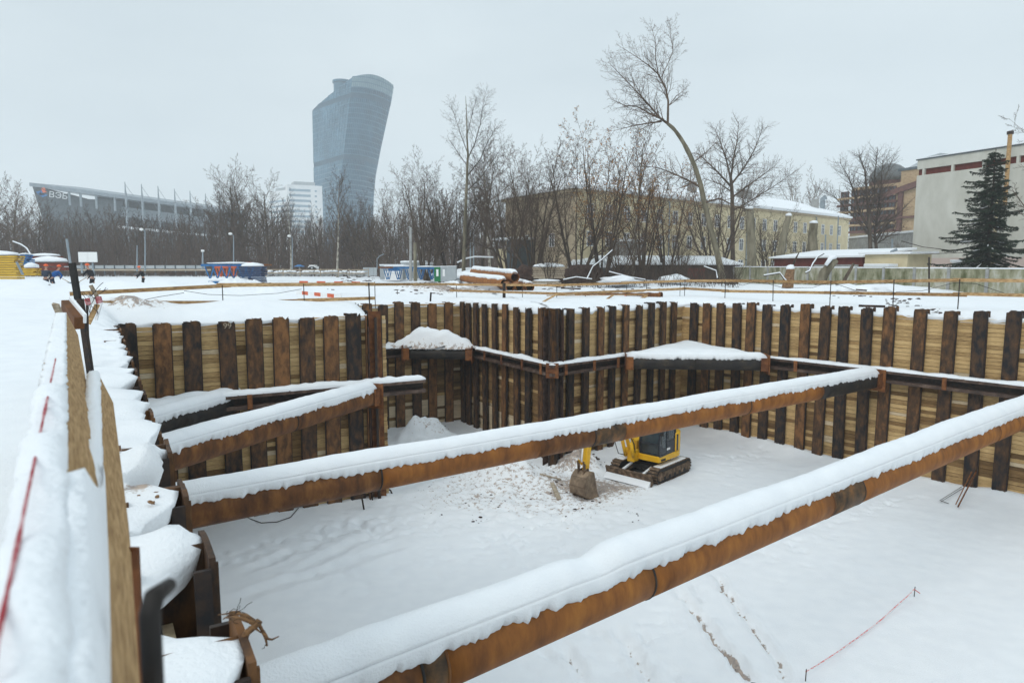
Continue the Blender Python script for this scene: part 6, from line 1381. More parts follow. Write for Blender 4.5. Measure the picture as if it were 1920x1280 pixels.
# park wood behind the site road: near row as trees of their own, the rest one mass
T_fr = [make_template(60 + k, HS, .17, (FARP, FARP2)[k % 2], bark=BARK, twig=(TWIG, TWIGR)[k % 2]) for k in range(4)]
R = random.Random(77)
def woodtop(px): return float(np.interp(px, [-60, 60, 120, 200, 300, 380, 420, 480, 560, 640, 700, 760, 860, 960], [385, 392, 398, 402, 404, 396, 366, 372, 402, 410, 402, 385, 376, 382]))
for k in range(84):
    px = -60 + 1040 * (k + R.random()) / 84; Y = R.uniform(126, 150); top = woodtop(px) + R.uniform(4, 42); T = T_fr[k % 4]
    plant(T, gpx(px, Y), 'bare brown tree in the front row of the wood behind the site', 'trees of the wood behind the site', hpx(top, Y) / HS * R.uniform(.95, 1.05), R.uniform(0, 6.28))
# the mass behind, joined
Vs = []; Fs = []; nv = 0; ms_ = []
src = []
for T in T_fr[:2]:
    v = np.vstack([np.array([q.co[:] for q in T[0].vertices]), np.array([q.co[:] for q in T[1].vertices])])
    n0_ = len(T[0].vertices); f = [tuple(p.vertices) for p in T[0].polygons if len(p.vertices) == 4] + [tuple(x + n0_ for x in p.vertices) for p in T[1].polygons if len(p.vertices) == 4]
    src.append((v, np.array(f, dtype=np.int32)))
for k in range(76):
    px = -120 + 1120 * (k + R.random()) / 64 if k < 64 else R.uniform(1380, 1640); Y = R.uniform(155, 195) if k < 64 else R.uniform(180, 200); top = (woodtop(px) if k < 64 else 400) + R.uniform(2, 30)
    v, f = src[k % 2]; s = hpx(top, Y) / HS; a = R.uniform(0, 6.28); p = gpx(px, Y); s2 = s * R.uniform(1., 1.3)
    w = np.stack([(v[:, 0] * cos(a) - v[:, 1] * sin(a)) * s2 + p.x, (v[:, 0] * sin(a) + v[:, 1] * cos(a)) * s2 + p.y, v[:, 2] * s + p.z], -1); Vs.append(w); Fs.append(f + nv); nv += len(w)
wd = grid_mesh('wood', np.vstack(Vs), np.vstack(Fs), TWIG, False); tag(wd, 'brown leafless wood reading as one mass behind the front row of trees', 'wood', kind='stuff')
print('wood faces', len(wd.data.polygons))
# undergrowth: a low tangle of thin stems in front of and in the wood
mb = MB()
for k in range(9000):
    px = R.uniform(-80, 1000); Y = R.uniform(118, 165); p = gpx(px, Y); hh_ = R.uniform(1.5, 5.5) if k % 2 else R.uniform(5, 11); l = R.uniform(-.3, .3)
    mb.tube([p, p + Vector((l * hh_ * .4, 0, hh_ * .5)), p + Vector((l * hh_, 0, hh_))], [.04, .032, .015], 3, cap=False)
o = mb.build('undergrowth', TWIGR); tag(o, 'brown leafless undergrowth along the edge of the wood', 'undergrowth', kind='stuff')
mb = MB()
for k in range(1500):
    px = R.uniform(1060, 1385); Y = R.uniform(56, 70); p = gpx(px, Y); hh_ = R.uniform(.4, 2.6); l = R.uniform(-.7, .7)
    pts = [p, p + Vector((l * hh_ * .4, 0, hh_ * .5)), p + Vector((l * hh_, 0, hh_))]; mb.tube(pts, [.02, .015, .006], 3, cap=False)
o = mb.build('brush', TWIG); tag(o, 'thin leafless brush tangled along the dark shed', 'undergrowth', kind='stuff')
# spruce
def spruce():
    R = random.Random(5); Y = 54.; b = gpx(1851, Y); hh_ = hpx(286, Y); root = empty('spruce_tree', b, 'dark green spruce with drooping branches in front of the grey building', 'tree')
    mb = MB(); mb.tube([b, b + Vector((0, 0, hh_ * .5)), b + Vector((0, 0, hh_))], [.22, .13, .02], 8); mb.build('trunk', BARK, root, smooth=True)
    br = MB(); nd = MB(); sn = MB()
    z = 1.1
    while z < hh_ - .15:
        t_ = z / hh_; Lm = (.35 + 3.1 * (1 - t_) ** .85) * (1 if t_ > .12 else .7); N = 6 if t_ < .85 else 4; a0 = R.uniform(0, 6)
        for k in range(N):
            a = a0 + 6.28 * k / N + R.uniform(-.3, .3); L = Lm * R.choice((R.uniform(.3, .6), R.uniform(.7, 1.2))) * (1.12 - .22 * cos(a)); 
            if R.random() < .12: L *= .4
            d = Vector((cos(a), sin(a), 0)); pts = []; n = 6; ds = R.uniform(-.1, .08)
            for i in range(n + 1):
                u = i / n; pts.append(b + Vector((0, 0, z)) + d * (L * u) + Vector((0, 0, (.25 * t_ - .16 + ds) * L * u * 2 - L * .12 * u * u + L * .16 * u ** 4)))
            br.tube(pts, [.035 * (1 - .8 * i / n) for i in range(n + 1)], 4, cap=False)
            m = int(L * 17) + 3
            for j in range(m):
                u = (.12 + .88 * (j + R.random()) / m); i = min(int(u * n), n - 1); q = pts[i].lerp(pts[i + 1], u * n - i); sd_ = Vector((-d.y, d.x, 0)) * (1 if j % 2 else -1); tl = (.18 + .34 * (1 - u)) * R.uniform(.6, 1.3)
                e = q + (sd_ * .8 + d * .6).normalized() * tl + Vector((0, 0, -tl * R.uniform(.15, .9)))
                br.tube([q, e], [.009, .004], 3, cap=False)
                for s_ in range(7):
                    w = q.lerp(e, (s_ + .3) / 7); x = Vector((R.uniform(-1, 1), R.uniform(-1, 1), R.uniform(-1, .1))).normalized() * R.uniform(.07, .14); y_ = (e - q).normalized() * .035
                    nd.add([w - y_, w + x, w + y_], [(0, 1, 2)]); nd.add([w - y_, w - x * .8 + y_ * 2, w + y_], [(0, 1, 2)])
            if R.random() < .3 and t_ < .6: sn.tube([p + Vector((0, 0, .03)) for p in pts[2:5]], [.01, .05, .01], 5)
        z += .17 + .14 * R.random()
    br.build('branches', BARK, root)['kind'] = 'stuff'; nd.build('needles', NEEDLE, root)['kind'] = 'stuff'; sn.build('snow_on_branches', SNOW, root)['kind'] = 'stuff'
spruce()
# ---- cut trunks and leaning logs
def log(pts, rads, label, Y, mat=BARKG, snow=True, name='cut_trunk', cat='tree trunk'):
    P_ = [A(x, y, Y) for x, y in pts]
    n = 6; Q = []; rr = []
    for i in range(len(P_) - 1):
        for j in range(n): 
            t_ = j / n; q = P_[i].lerp(P_[i + 1], t_); Q.append(q + Vector((.05 * noise.noise(q * 1.3), 0, 0))); rr.append((rads[i] * (1 - t_) + rads[i + 1] * t_) * (1 + .12 * noise.noise(q * 2)))
    Q.append(P_[-1]); rr.append(rads[-1]); mb = MB(); mb.tube(Q, rr, 12); o = solo(name, mb, mat, P_[0], label, cat, smooth=False)
    if snow: mb = MB(); mb.blob(P_[-1] + Vector((0, 0, .05)), (rads[-1] * 1.15, rads[-1] * 1.15, .22), .1, 10, 5); mb.build('snow_cap', SNOW, o, smooth=True)
    return o
log([(1409, 500), (1408, 440), (1405, 391)], [.52, .47, .43], 'thick upright topless trunk right of the round tree', 76)
log([(1463, 482), (1470, 440), (1479, 404)], [.42, .36, .3], 'slightly leaning topless trunk between the two upright ones', 74)
log([(1524, 476), (1523, 445), (1526, 418)], [.56, .48, .42], 'stout rough topless trunk at the right of the three', 76)
log([(1477, 541), (1480, 520), (1482, 503)], [.40, .34, .26], 'short brown stump standing at the concrete fence with a snow top', 48, SOIL, name='stump')
o = log([(1536, 541), (1545, 512), (1566, 487)], [.36, .32, .27], 'thick leaning log propped on the concrete fence, snow along its upper side', 48, BARKG, name='leaning_log', snow=False)
mb = MB(); mb.tube([A(1548, 505, 47.7) + Vector((0, 0, .3)), A(1558, 492, 47.7) + Vector((-.02, 0, .32)), A(1567, 485, 47.7) + Vector((0, 0, .15))], [.12, .17, .15], 8); mb.build('snow_cover', SNOW, o, smooth=True)
log([(1577, 540), (1589, 515), (1601, 494)], [.13, .12, .09], 'thin dark leaning log right of the thick one', 48, BARK, False, 'leaning_log')
log([(1484, 505), (1492, 485), (1499, 472)], [.07, .06, .03], 'thin branch rising from the short stump', 48.5, BARK, False, 'branch', 'branch')
for k, (pts, lb) in enumerate((([(1432, 517), (1462, 512), (1470, 523), (1475, 528)], 'snow covered forked branch left of the short stump'), ([(1510, 512), (1518, 508), (1524, 495), (1533, 482), (1545, 475)], 'snowy curved branch hanging over the concrete fence'), ([(1100, 524), (1112, 500), (1128, 488), (1148, 470)], 'snowy diagonal branch in the brush left of the thicket'),
                              ([(1142, 510), (1180, 520), (1210, 525)], 'long snow topped branch lying in the brush'), ([(1056, 525), (1080, 520), (1110, 524)], 'snow topped branch lying by the plank pile'), ([(1320, 500), (1342, 508), (1345, 522)], 'curved snowy branch beside the leaning trunk foot'))):
    Y = 47.5 if k < 2 else 56; P_ = [A(x, y, Y) for x, y in pts]; mb = MB(); mb.tube(P_, .05, 5); o = solo('snowy_branch', mb, BARK, P_[0], lb, 'branch'); mb = MB(); mb.tube([p + Vector((0, -.01, .05)) for p in P_], .05, 5); mb.build('snow_cover', SNOW, o)
print('trees ok')
# ================================================================== THINGS ON THE SITE BEYOND THE PIT
def ax(px, py, Y): return A(px, py, Y)
def bx(mb, px0, px1, py0, py1, Y, dep):   # block seen between two columns and rows
    a = A(px0, py1, Y); b_ = A(px1, py0, Y); mb.hexa([(a.x, Y, a.z), (b_.x, Y, a.z), (b_.x, Y + dep, a.z), (a.x, Y + dep, a.z)], [(a.x, Y, b_.z), (b_.x, Y, b_.z), (b_.x, Y + dep, b_.z), (a.x, Y + dep, b_.z)]); return mb
def stack(label, px0, px1, py0, py1, Y, rows, mat, name='board_stack', cat='stack', snow=.16, deep=2, part='beam', skew=0):
    a = A(px0, py1, Y); b_ = A(px1, py0, Y); root = empty(name, (a.x, Y, a.z), label, cat); r = random.Random(rows); hh_ = (b_.z - a.z) / rows
    for k in range(rows):
        for j in range(deep):
            off = r.uniform(-.12, .12); mb = MB(); mb.box(((a.x + b_.x) / 2 + off, Y + .14 + j * .26, a.z + hh_ * (k + .5)), (b_.x - a.x, .22, hh_ * .78)); mb.build(part, mat, root)
    if snow: mb = MB(); mb.blob(((a.x + b_.x) / 2, Y + .13 * deep, b_.z + snow * .2), ((b_.x - a.x) / 2 * 1.03, .15 * deep + .1, snow), .1, 16, 6, 3, flat=-.03); mb.build('snow_cover', SNOW, root, smooth=True)
    return root
stack('big stack of yellow formwork beams at the left edge, capped with snow', -40, 27, 479, 524, 52, 10, YELF, snow=.3, deep=4)
stack('small low stack of yellow beams right of the big one', 43, 64, 503, 517, 50, 5, YELF, snow=.35, deep=3)
stack('blue painted steel forms stacked beside the yellow beams', 35, 50, 477, 498, 56, 5, BLUEP, snow=.1, deep=3)
stack('long rusty steel sheets with thick snow behind the shovelling workers', 50, 120, 492, 508, 60, 2, REDB, snow=.45, deep=4)
stack('upper rusty steel sheets above the long ones at the left', 48, 106, 480, 486, 64, 1, REDB, snow=.22, deep=4)
mb = MB(); mb.bar(A(31, 491, 49.5), A(43, 515, 49.3), .16, .05); solo('leaning_board', mb, STEELG, A(43, 515, 49.3), 'silver board leaning on the big yellow beam stack', 'board')
mb = MB(); mb.tube([A(134, 508, 70), A(125, 448, 70)], .12, 8); solo('leaning_pole', mb, STEELG, A(134, 508, 70), 'leaning grey pole left of the white billboard', 'pole')
bb = empty('billboard', A(164, 503, 92), 'blank white two panel billboard on legs at the far left', 'billboard')
for x0, x1 in ((147.5, 163.6), (164.4, 181)):
    mb = MB(); bx(mb, x0, x1, 472.5, 491.5, 92, .12); mb.build('panel', WHITEP, bb)
mb = MB(); bx(mb, 146.5, 182, 471.5, 492.5, 92.14, .1); mb.build('frame', DARK, bb)
for x in (152, 173): mb = MB(); bx(mb, x, x + 1.3, 492, 512, 92.3, .12); mb.build('leg', STEELG, bb)
# road barrier
rb = empty('road_barrier', A(250, 510, 112), 'pale blue grey road barrier with dark posts in front of the wood', 'barrier')
for k in range(14):
    x0 = 120 + k * 19.; mb = MB(); bx(mb, x0, x0 + 18.2, 497.5, 503.5, 112, .12); mb.build('panel', CAB2, rb); mb = MB(); bx(mb, x0 + 18.2, x0 + 19, 496.5, 516, 111.9, .15); mb.build('post', STEELD, rb)
mb = MB(); bx(mb, 120, 395, 504.5, 507.5, 110, .15); mb.build('lower_rail', WOODG, rb)
LAMPS = ((272, 434, 512, 104, 'tall lamp post in front of the stadium masts', 1), (257, 460, 512, 100, 'short grey post left of the tall lamp post', 0), (380, 470, 505, 72, 'thin pole with a white box lamp at the left end of the blue truss', 2), (438, 442, 512, 108, 'lamp post behind the blue truss', 1), (548, 446, 512, 112, 'lamp post left of the pale trunked tree', 1), (882, 431, 505, 100, 'left of two thin grey blue poles behind the pipes', 0), (888, 438, 505, 101, 'right of two thin grey blue poles behind the pipes', 0))
for px, y0, y1, Y, lb, kind in LAMPS:
    t_ = A(px, y0, Y); b_ = A(px, y1, Y); root = empty('lamp_post' if kind else 'pole', b_, lb, 'lamp post' if kind else 'pole'); mb = MB(); mb.tube([b_, t_], [.12, .07], 6); mb.build('post', STEELG, root)
    if kind == 1: mb = MB(); mb.tube([t_, t_ + Vector((-.35, -.2, .25))], .05, 5); mb.build('arm', STEELG, root); mb = MB(); mb.blob(t_ + Vector((-.4, -.25, .3)), (.33, .25, .2), 0, 8, 5); mb.build('lamp_head', WHITEP, root)
    if kind == 2: mb = MB(); mb.box(t_, (.28, .2, .2)); mb.build('lamp_head', WHITEP, root)
mb = MB(); b_ = A(770, 527, 72); mb.tube([b_, A(770, 426, 72)], [.17, .13], 8); solo('concrete_pole', mb, CONCG, b_, 'pale concrete pole standing between the blue trusses and cabins', 'pole')
mb = MB(); b_ = A(779, 527, 73); mb.tube([b_, A(778, 455, 73)], [.2, .16], 8); solo('wooden_pole', mb, BARKG, b_, 'bark brown pole close right of the concrete pole', 'pole')
mb = MB(); pts = [A(x, y, 90) for x, y in ((707, 505), (707, 485), (712, 480), (720, 476))]; mb.tube(pts, .06, 6); solo('curved_pole', mb, STEELG, pts[0], 'thin curved lamp pole left of the cabins', 'pole')
for k, (pts, Y, lb) in enumerate((([(857, 492), (875, 484), (890, 481), (925, 482)], 84, 'snowy bent branch arching behind the pipes'), ([(24, 452), (40, 458), (50, 465), (58, 478)], 100, 'snowy bent branch hanging at the far left'))):
    P_ = [A(x, y, Y) for x, y in pts]; mb = MB(); mb.tube(P_, .1, 5); o = solo('bent_branch', mb, SNOW, P_[0], lb, 'branch')
# blue truss stack left
def truss(label, px0, px1, pyt, pyb, Y, mat, n=4, dep=1.6, legs=True):
    a = A(px0, pyt, Y); b_ = A(px1, pyt, Y); zb = A(px0, pyb, Y).z; root = empty('steel_truss', (a.x, Y, zb), label, 'truss')
    for nm, yo in (('top_chord', 0), ('top_chord', dep)):
        mb = MB(); mb.bar((a.x, Y + yo, a.z), (b_.x, Y + yo, a.z), .16, .2); mb.build(nm, mat, root)
    mb = MB(); mb.blob(((a.x + b_.x) / 2, Y + dep / 2, a.z + .16), ((b_.x - a.x) / 2, dep * .6, .13), .15, 18, 6, 1, flat=-.02); mb.build('snow_cover', SNOW, root, smooth=True)
    w = (b_.x - a.x) / n
    for k in range(n):
        for yo in (0, dep):
            x0 = a.x + w * (k + .22); x1 = a.x + w * (k + .5); x2 = a.x + w * (k + .78)
            mb = MB(); mb.bar((x0, Y + yo, a.z - .13), (x1, Y + yo, zb), .09, .09); mb.build('brace', mat, root); mb = MB(); mb.bar((x2, Y + yo, a.z - .13), (x1 + .05, Y + yo, zb), .09, .09); mb.build('brace', mat, root)
    return root
truss('long blue steel truss table with snow on top left of the dark blue stack', 377, 470, 497, 522, 63, BLUEP, 3)
truss('red steel truss standing behind the long blue one', 402, 442, 501, 519, 66, REDS, 3, .6)
mb = MB(); bx(mb, 462, 503, 495, 498, 65, 1.0); solo('rusty_plate', mb, PLATE, A(480, 498, 65), 'thin rusty plate sticking out right on top of the dark blue stack', 'plate')
for x in (462, 468): mb = MB(); bx(mb, x - 2, x + 3, 491.5, 494, 66, .3); solo('red_bracket', mb, REDS, A(x, 494, 66), 'small red bracket %s on the truss top' % ('left of its twin' if x == 462 else 'right of its twin'), 'bracket')
st = stack('dark blue stack of nested steel forms right of the blue truss', 449, 491, 500, 532, 60, 8, BLUED, 'form_stack', 'stack', .3, 4, 'form')
stack('low blue steel form under a snow slab below the blue truss', 392, 450, 526.5, 533, 58.5, 1, BLUEP, 'form_stack', 'steel form', .0, 3, 'form')
mb = MB(); bx(mb, 391, 452, 522, 526, 58.4, 1.6); solo('snow_slab', mb, SNOW, A(420, 526, 58.4), 'flat snow slab on the low blue form', 'snow', bevel=.06)
mb = MB(); bx(mb, 450, 521, 531.5, 534.5, 57, .5); solo('dark_board', mb, SOILD, A(480, 534, 57), 'dark board lying on the snow below the dark blue stack', 'board')
# boulders row with low rails
r = random.Random(2); BO = []
for k in range(22):
    px = 500 + k * 8.6 + r.uniform(-2, 2); p = A(px, 512 + r.uniform(-1, 2), 78); mb = MB(); mb.blob((p.x, p.y, p.z), (.33, .3, .28), .3, 9, 6, k); o = solo('snowy_boulder', mb, CONCG, p, 'snow capped boulder in the row behind the plank rails', 'boulder', 'boulders along the far plank rails')
    mb = MB(); mb.blob((p.x, p.y, p.z + .17), (.30, .28, .17), .2, 9, 6, k); mb.build('snow_cap', SNOW, o, smooth=True)
root = empty('plank_rail', A(498, 515, 76), 'pair of pale plank rails in front of the boulder row', 'railing')
for y in (504.5, 511):
    for k in range(4): mb = MB(); bx(mb, 497 + k * 48, 545 + k * 48, y + (k % 2) * .5, y + 1.8 + (k % 2) * .5, 76 + .05 * (k % 2), .06); mb.build('rail', WOODG, root)
for x in (498, 530, 562, 600, 634, 654, 690): mb = MB(); bx(mb, x, x + 1, 503, 518, 76.2, .08); mb.build('post', WOODG, root)
va = empty('white_van', A(584, 505, 104), 'small white van far off at the edge of the wood', 'van'); mb = MB(); bx(mb, 577, 592, 499.5, 504, 104, 1.8); mb.build('body', WHITEP, va, bevel=.1); mb = MB(); bx(mb, 579, 590, 496.8, 499.4, 104.2, 1.5); mb.build('cab', WHITEP, va, bevel=.08); mb = MB(); bx(mb, 580, 589, 499.6, 501.5, 103.97, .02); mb.build('window', DGLASS, va)
for x in (580, 589): mb = MB(); c = A(x, 504.5, 103.9); mb.tube([c, c + Vector((0, .2, 0))], .3, 10); mb.build('wheel', BLACK, va)
um = empty('blue_canopy', A(561, 505, 102), 'small blue canopy on a pole left of the white van', 'canopy'); mb = MB(); c = A(561, 498, 102); mb.tube([c - Vector((0, 0, .15)), c + Vector((0, 0, .15))], [.9, .2], 8); mb.build('canopy', BLUEP, um); mb = MB(); mb.tube([A(561, 508, 102), c], .05, 5); mb.build('pole', STEELG, um)
# people shovelling
def person(px, Y, label, jac, trou, face=0, bend=.35, shovel=True, s=1.):
    b = gpx(px, Y); b.z = 0.05; root = empty('person', b, label, 'person', rz=face)
    def skin(nm, joints, edges, mat, par):
        m = bpy.data.meshes.new(nm); m.from_pydata([Vector(j[0]) * s for j in joints], edges, []); o = bpy.data.objects.new(nm, m); COL.objects.link(o); m.materials.append(mat)
        o.parent = par; md = o.modifiers.new('skin', 'SKIN'); md.use_smooth_shade = True
        if not m.skin_vertices: m.skin_vertices.new()
        for i, j in enumerate(joints): m.skin_vertices[0].data[i].radius = (j[1] * s, j[1] * s)
        m.skin_vertices[0].data[0].use_root = True
        o.modifiers.new('sub', 'SUBSURF').levels = 1; return o
    f = bend; sh = Vector((0, .42 * f, 1.42 - .12 * f)); hd = sh + Vector((0, .14, .26)); hp = Vector((0, -.05, .95))
    body = skin('body', [(hp, .12), (sh + Vector((0, 0, .02)), .09), (sh + Vector((0, .05, .10)), .055), (hd - Vector((0, 0, .04)), .085), (hd + Vector((0, .01, .09)), .085), (sh + Vector((-.2, 0, -.04)), .05), (sh + Vector((-.27, .20, -.28)), .04), (Vector((-.10, .62, .98)), .035), (Vector((-.08, .68, .96)), .045),
                        (sh + Vector((.2, 0, -.04)), .05), (sh + Vector((.27, .16, -.30)), .04), (Vector((.10, .48, .80)), .035), (Vector((.08, .53, .78)), .045), (Vector((-.12, 0, .5)), .06), (Vector((-.14, -.02, .06)), .04), (Vector((.12, .0, .5)), .06), (Vector((.16, .1, .06)), .04)],
                [(0, 1), (1, 2), (2, 3), (3, 4), (1, 5), (5, 6), (6, 7), (7, 8), (1, 9), (9, 10), (10, 11), (11, 12), (0, 13), (13, 14), (0, 15), (15, 16)], SKIN, root)
    skin('jacket', [(hp + Vector((0, 0, -.05)), .17), ((hp + sh) / 2, .18), (sh, .15), (sh + Vector((0, .04, .06)), .08), (sh + Vector((-.19, 0, -.04)), .085), (sh + Vector((-.27, .20, -.28)), .065), (Vector((-.11, .58, .99)), .05), (sh + Vector((.19, 0, -.04)), .085), (sh + Vector((.27, .16, -.30)), .065), (Vector((.11, .45, .82)), .05)],
         [(0, 1), (1, 2), (2, 3), (2, 4), (4, 5), (5, 6), (2, 7), (7, 8), (8, 9)], jac, root)
    skin('trousers', [(hp, .15), (Vector((-.12, .02, .5)), .085), (Vector((-.14, -.02, .10)), .07), (Vector((-.14, .10, .05)), .055), (Vector((.12, .04, .5)), .085), (Vector((.16, .1, .10)), .07), (Vector((.16, .22, .05)), .055)], [(0, 1), (1, 2), (2, 3), (0, 4), (4, 5), (5, 6)], trou, root)
    mb = MB(); c = (hd + Vector((0, 0, .10))) * s; mb.tube([c + Vector((0, 0, z * s)) for z in (-.02, .0, .06, .11, .135)], [.15 * s, .14 * s, .125 * s, .08 * s, .01], 12); o = mb.build('helmet', ORAN, root, local=True, smooth=True)
    if shovel:
        sh_ = empty('shovel', b + Vector((0, 0, .8)), 'snow shovel held by the ' + label.split(' ', 1)[1][:40].rsplit(' ', 1)[0], 'shovel'); M4 = Matrix.Translation(b) @ Matrix.Rotation(face, 4, 'Z')
        mb = MB(); mb.tube([M4 @ (Vector((.10, .35, 1.0)) * s), M4 @ (Vector((-.05, 1.15, .55)) * s)], .02, 6); mb.build('handle', WOODL, sh_); mb = MB(); mb.bar(M4 @ (Vector((-.05, 1.12, .55)) * s), M4 @ (Vector((-.12, 1.42, .45)) * s), .34, .03); mb.build('blade', STEELG, sh_)
    return root
SKIN = M_('skin', (.45, .26, .19), ns=3, rough=.6, bump=0)
JBLK = M_('black_jacket', (.010, .011, .013), (.02, .02, .024), ns=6, rough=.8, bump=.1); JBLU = M_('blue_jacket', (.01, .08, .28), (.02, .11, .34), ns=6, rough=.8, bump=.1); JNAV = M_('navy_jacket', (.02, .03, .05), (.03, .04, .07), ns=6, rough=.8, bump=.1)
person(171, 47.5, 'worker in black coat and orange helmet shovelling beside the billboard', JBLK, JBLK, 1.3, .45, s=1.02)
person(84, 47, 'worker in navy jacket with pale stripe and orange helmet at the left', JNAV, JNAV, .4, .5)
person(96, 48, 'worker in bright blue jacket bending beside the navy one', JBLU, JNAV, -.5, .9)
person(267, 55, 'worker in dark jacket standing low behind the snow bank alone', JBLK, JBLK, 2.2, .3, False, .92)
# cabins, tanks and trusses in the middle
root = empty('tank_group', A(760, 524, 82), 'row of pale grey cabins and round tanks with snowy tops behind blue trusses', 'cabins')
bpy.data.objects.remove(root)
def tank(px0, px1, py0, py1, Y, label, box=False, mat=CAB2):
    c = A((px0 + px1) / 2, py1, Y); r_ = (px1 - px0) / 2 / 1280 * Y; top = A(960, py0, Y).z; mb = MB()
    if box: mb.box((c.x, Y + 1, (c.z + top) / 2), (2 * r_, 2.2, top - c.z))
    else: mb.tube([(c.x, Y + r_, c.z), (c.x, Y + r_, top)], r_, 20)
    o = solo('cabin' if box else 'tank', mb, mat, c, label, 'cabin' if box else 'tank', bevel=.03); mb = MB()
    if box: mb.box((c.x, Y + 1, top + .09), (2 * r_ + .1, 2.3, .16))
    else: mb.tube([(c.x, Y + r_, top), (c.x, Y + r_, top + .18), (c.x, Y + r_, top + .24)], [r_ * 1.03, r_ * 1.02, r_ * .8], 20)
    mb.build('snow_cover', SNOW, o, smooth=False)
    return o
tank(713, 756, 498, 524, 84, 'pale grey box cabin at the left end behind the blue truss', True); tank(748, 798, 492, 522, 88, 'largest round grey tank behind the concrete pole'); tank(790, 814, 496, 522, 86, 'narrower round grey tank right of the largest'); tank(722, 750, 511, 526, 80, 'low white box in front of the left cabin', True, WHITEP)
mb = MB(); bx(mb, 728, 748, 501, 509, 82.5, .5); solo('blue_box', mb, BLUEP, A(738, 509, 82.5), 'bright blue box in front of the left cabin', 'box')
truss('blue steel truss table in front of the tanks, left part', 715, 775, 502, 524, 74, BLUEP, 3, 1.2); truss('blue steel truss table in front of the tanks, right part', 778, 818, 503, 524, 75, BLUEP, 2, 1.2)
mb = MB(); bx(mb, 709, 735, 500, 503, 73, .8); solo('rusty_plate', mb, PLATE, A(720, 503, 73), 'rusty plate overhanging the left end of the blue truss', 'plate')
for k, (x0, x1, mt, lb) in enumerate(((814, 826, GREEN, 'green narrow cabinet with a paper notice'), (826, 838, CAB2, 'pale cabinet with a paper notice next to the green one'), (838, 855, CAB2, 'plain pale grey cabinet right of the notice cabinets'))):
    mb = MB(); bx(mb, x0 + .2, x1 - .2, 500.5 - k * .3, 528, 70, 1.2); o = solo('cabinet', mb, mt, A((x0 + x1) / 2, 528, 70), lb, 'cabinet', bevel=.02); mb = MB(); bx(mb, x0, x1, 499 - k * .3, 500.3 - k * .3, 69.95, 1.3); mb.build('snow_cover', SNOW, o)
    if k < 2: mb = MB(); bx(mb, x0 + 4, x0 + 8, 505, 518, 69.97, .02); mb.build('notice', WHITEP, o)
root = empty('panel_fence', A(692, 516, 92), 'short run of pale fence panels left of the cabins', 'fence')
for k in range(4): mb = MB(); bx(mb, 681 + k * 6.5, 686.8 + k * 6.5, 501.5, 517, 92, .1); mb.build('panel', CAB2, root)
# pipes
def bigpipe(p, q, R, label, mat=RUST, snow=.22, open_=True):
    p = Vector(p); q = Vector(q); c = (p + q) / 2; c.z -= R; root = empty('steel_pipe', c, label, 'pipe', 'rusty pipes lying beyond the pit')
    mb = MB(); mb.pipe(p, q, R, R * .93, 22); mb.build('pipe_shell', mat, root, smooth=False)
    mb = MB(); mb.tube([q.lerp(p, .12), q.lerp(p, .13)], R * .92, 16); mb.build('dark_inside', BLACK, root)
    if snow: 
        d = (q - p).normalized(); sd_ = Vector((d.y, -d.x, 0)); sd_ = sd_ if sd_.y < 0 else -sd_; snow_cap(p, q - d * .15, R, snow, sd_, root, 9, 40, 50, step=.12, groove=False)
bigpipe(A(888, 510, 62), A(966, 520, 50), .34, 'upper rusty pipe with snow on top and its dark mouth towards the pit'); bigpipe(A(868, 521, 58), A(946, 531, 50), .3, 'lower left rusty pipe sunk in the snow under the upper one')
for x, lb in ((957, 'left'), (975, 'middle'), (994, 'right')): bigpipe(A(x - 22, 531, 56), A(x, 538, 47), .3, lb + ' dark pipe mouth of the three below the top pipe', RUST, .0 if x < 990 else .1)
bigpipe(A(1080, 554, 41), A(1241, 553, 38), .17, 'long thin rusty pipe lying behind the far wall', RUSTB, .05)
# soil heaps and plank piles
for k, (px, py, Y, rx, ry, rz_, mt, lb) in enumerate(((985, 507, 64, 1.6, 1.5, .95, SOILD, 'dark red brown soil heap under the stair hut'), (1085, 512, 62, 2.6, 2, 1.5, SOILD, 'black soil heap behind the plank pile'), (890, 508, 78, 4, 3, .9, SNOW, 'white snow mound behind the top pipe'), (830, 520, 72, .1, .1, .1, SNOW, ''), (1160, 521, 56, 1.6, 1.2, .35, SNOW, 'snow hummock in front of the brush'), (1262, 520, 58, 1.3, 1, .4, SNOW, 'snow hummock with dark twigs by the dark shed'), (1615, 541, 44, 1.4, 1, .35, SNOW, 'small snow drift against the concrete fence'))):
    if not lb: continue
    p = A(px, py, Y); mb = MB(); mb.blob((p.x, p.y, max(0, p.z - rz_ * .6)), (rx, ry, rz_), .3, 20, 12, k); solo('soil_heap' if mt is SOILD else 'snow_hummock', mb, mt, (p.x, p.y, 0), lb, 'soil heap' if mt is SOILD else 'snow', smooth=True)
stack('pile of weathered planks with snow among the dark stems', 1000, 1058, 501, 522, 58, 6, WOODG, 'plank_pile', 'plank pile', .3, 3, 'plank'); stack('low pile of broken planks right of the pipe mouths', 1000, 1050, 527, 532, 53, 2, WOODG, 'plank_pile', 'plank pile', .12, 2, 'plank')
for k, (x0, x1, y, Y, lb) in enumerate(((1053, 1088, 540, 46, 'dark sheet lying in the snow right of the plank pile'), (1030, 1050, 536, 50, 'small dark board left of the dark sheet'), (1062, 1095, 533, 52, 'brown timber lying beyond the dark sheet'), (1605, 1625, 543, 41, 'small dark sticks by the concrete fence'), (1610, 1660, 573, 28.6, 'dark broken sticks on the pit edge snow at the right'))):
    mb = MB(); mb.bar(A(x0, y, Y), A(x1, y + 1.5, Y - .5), .3 if k < 3 else .06, .08, j=.01); solo('lying_board', mb, SOILD, A(x0, y, Y), lb, 'board')
r = random.Random(6); mb = MB()
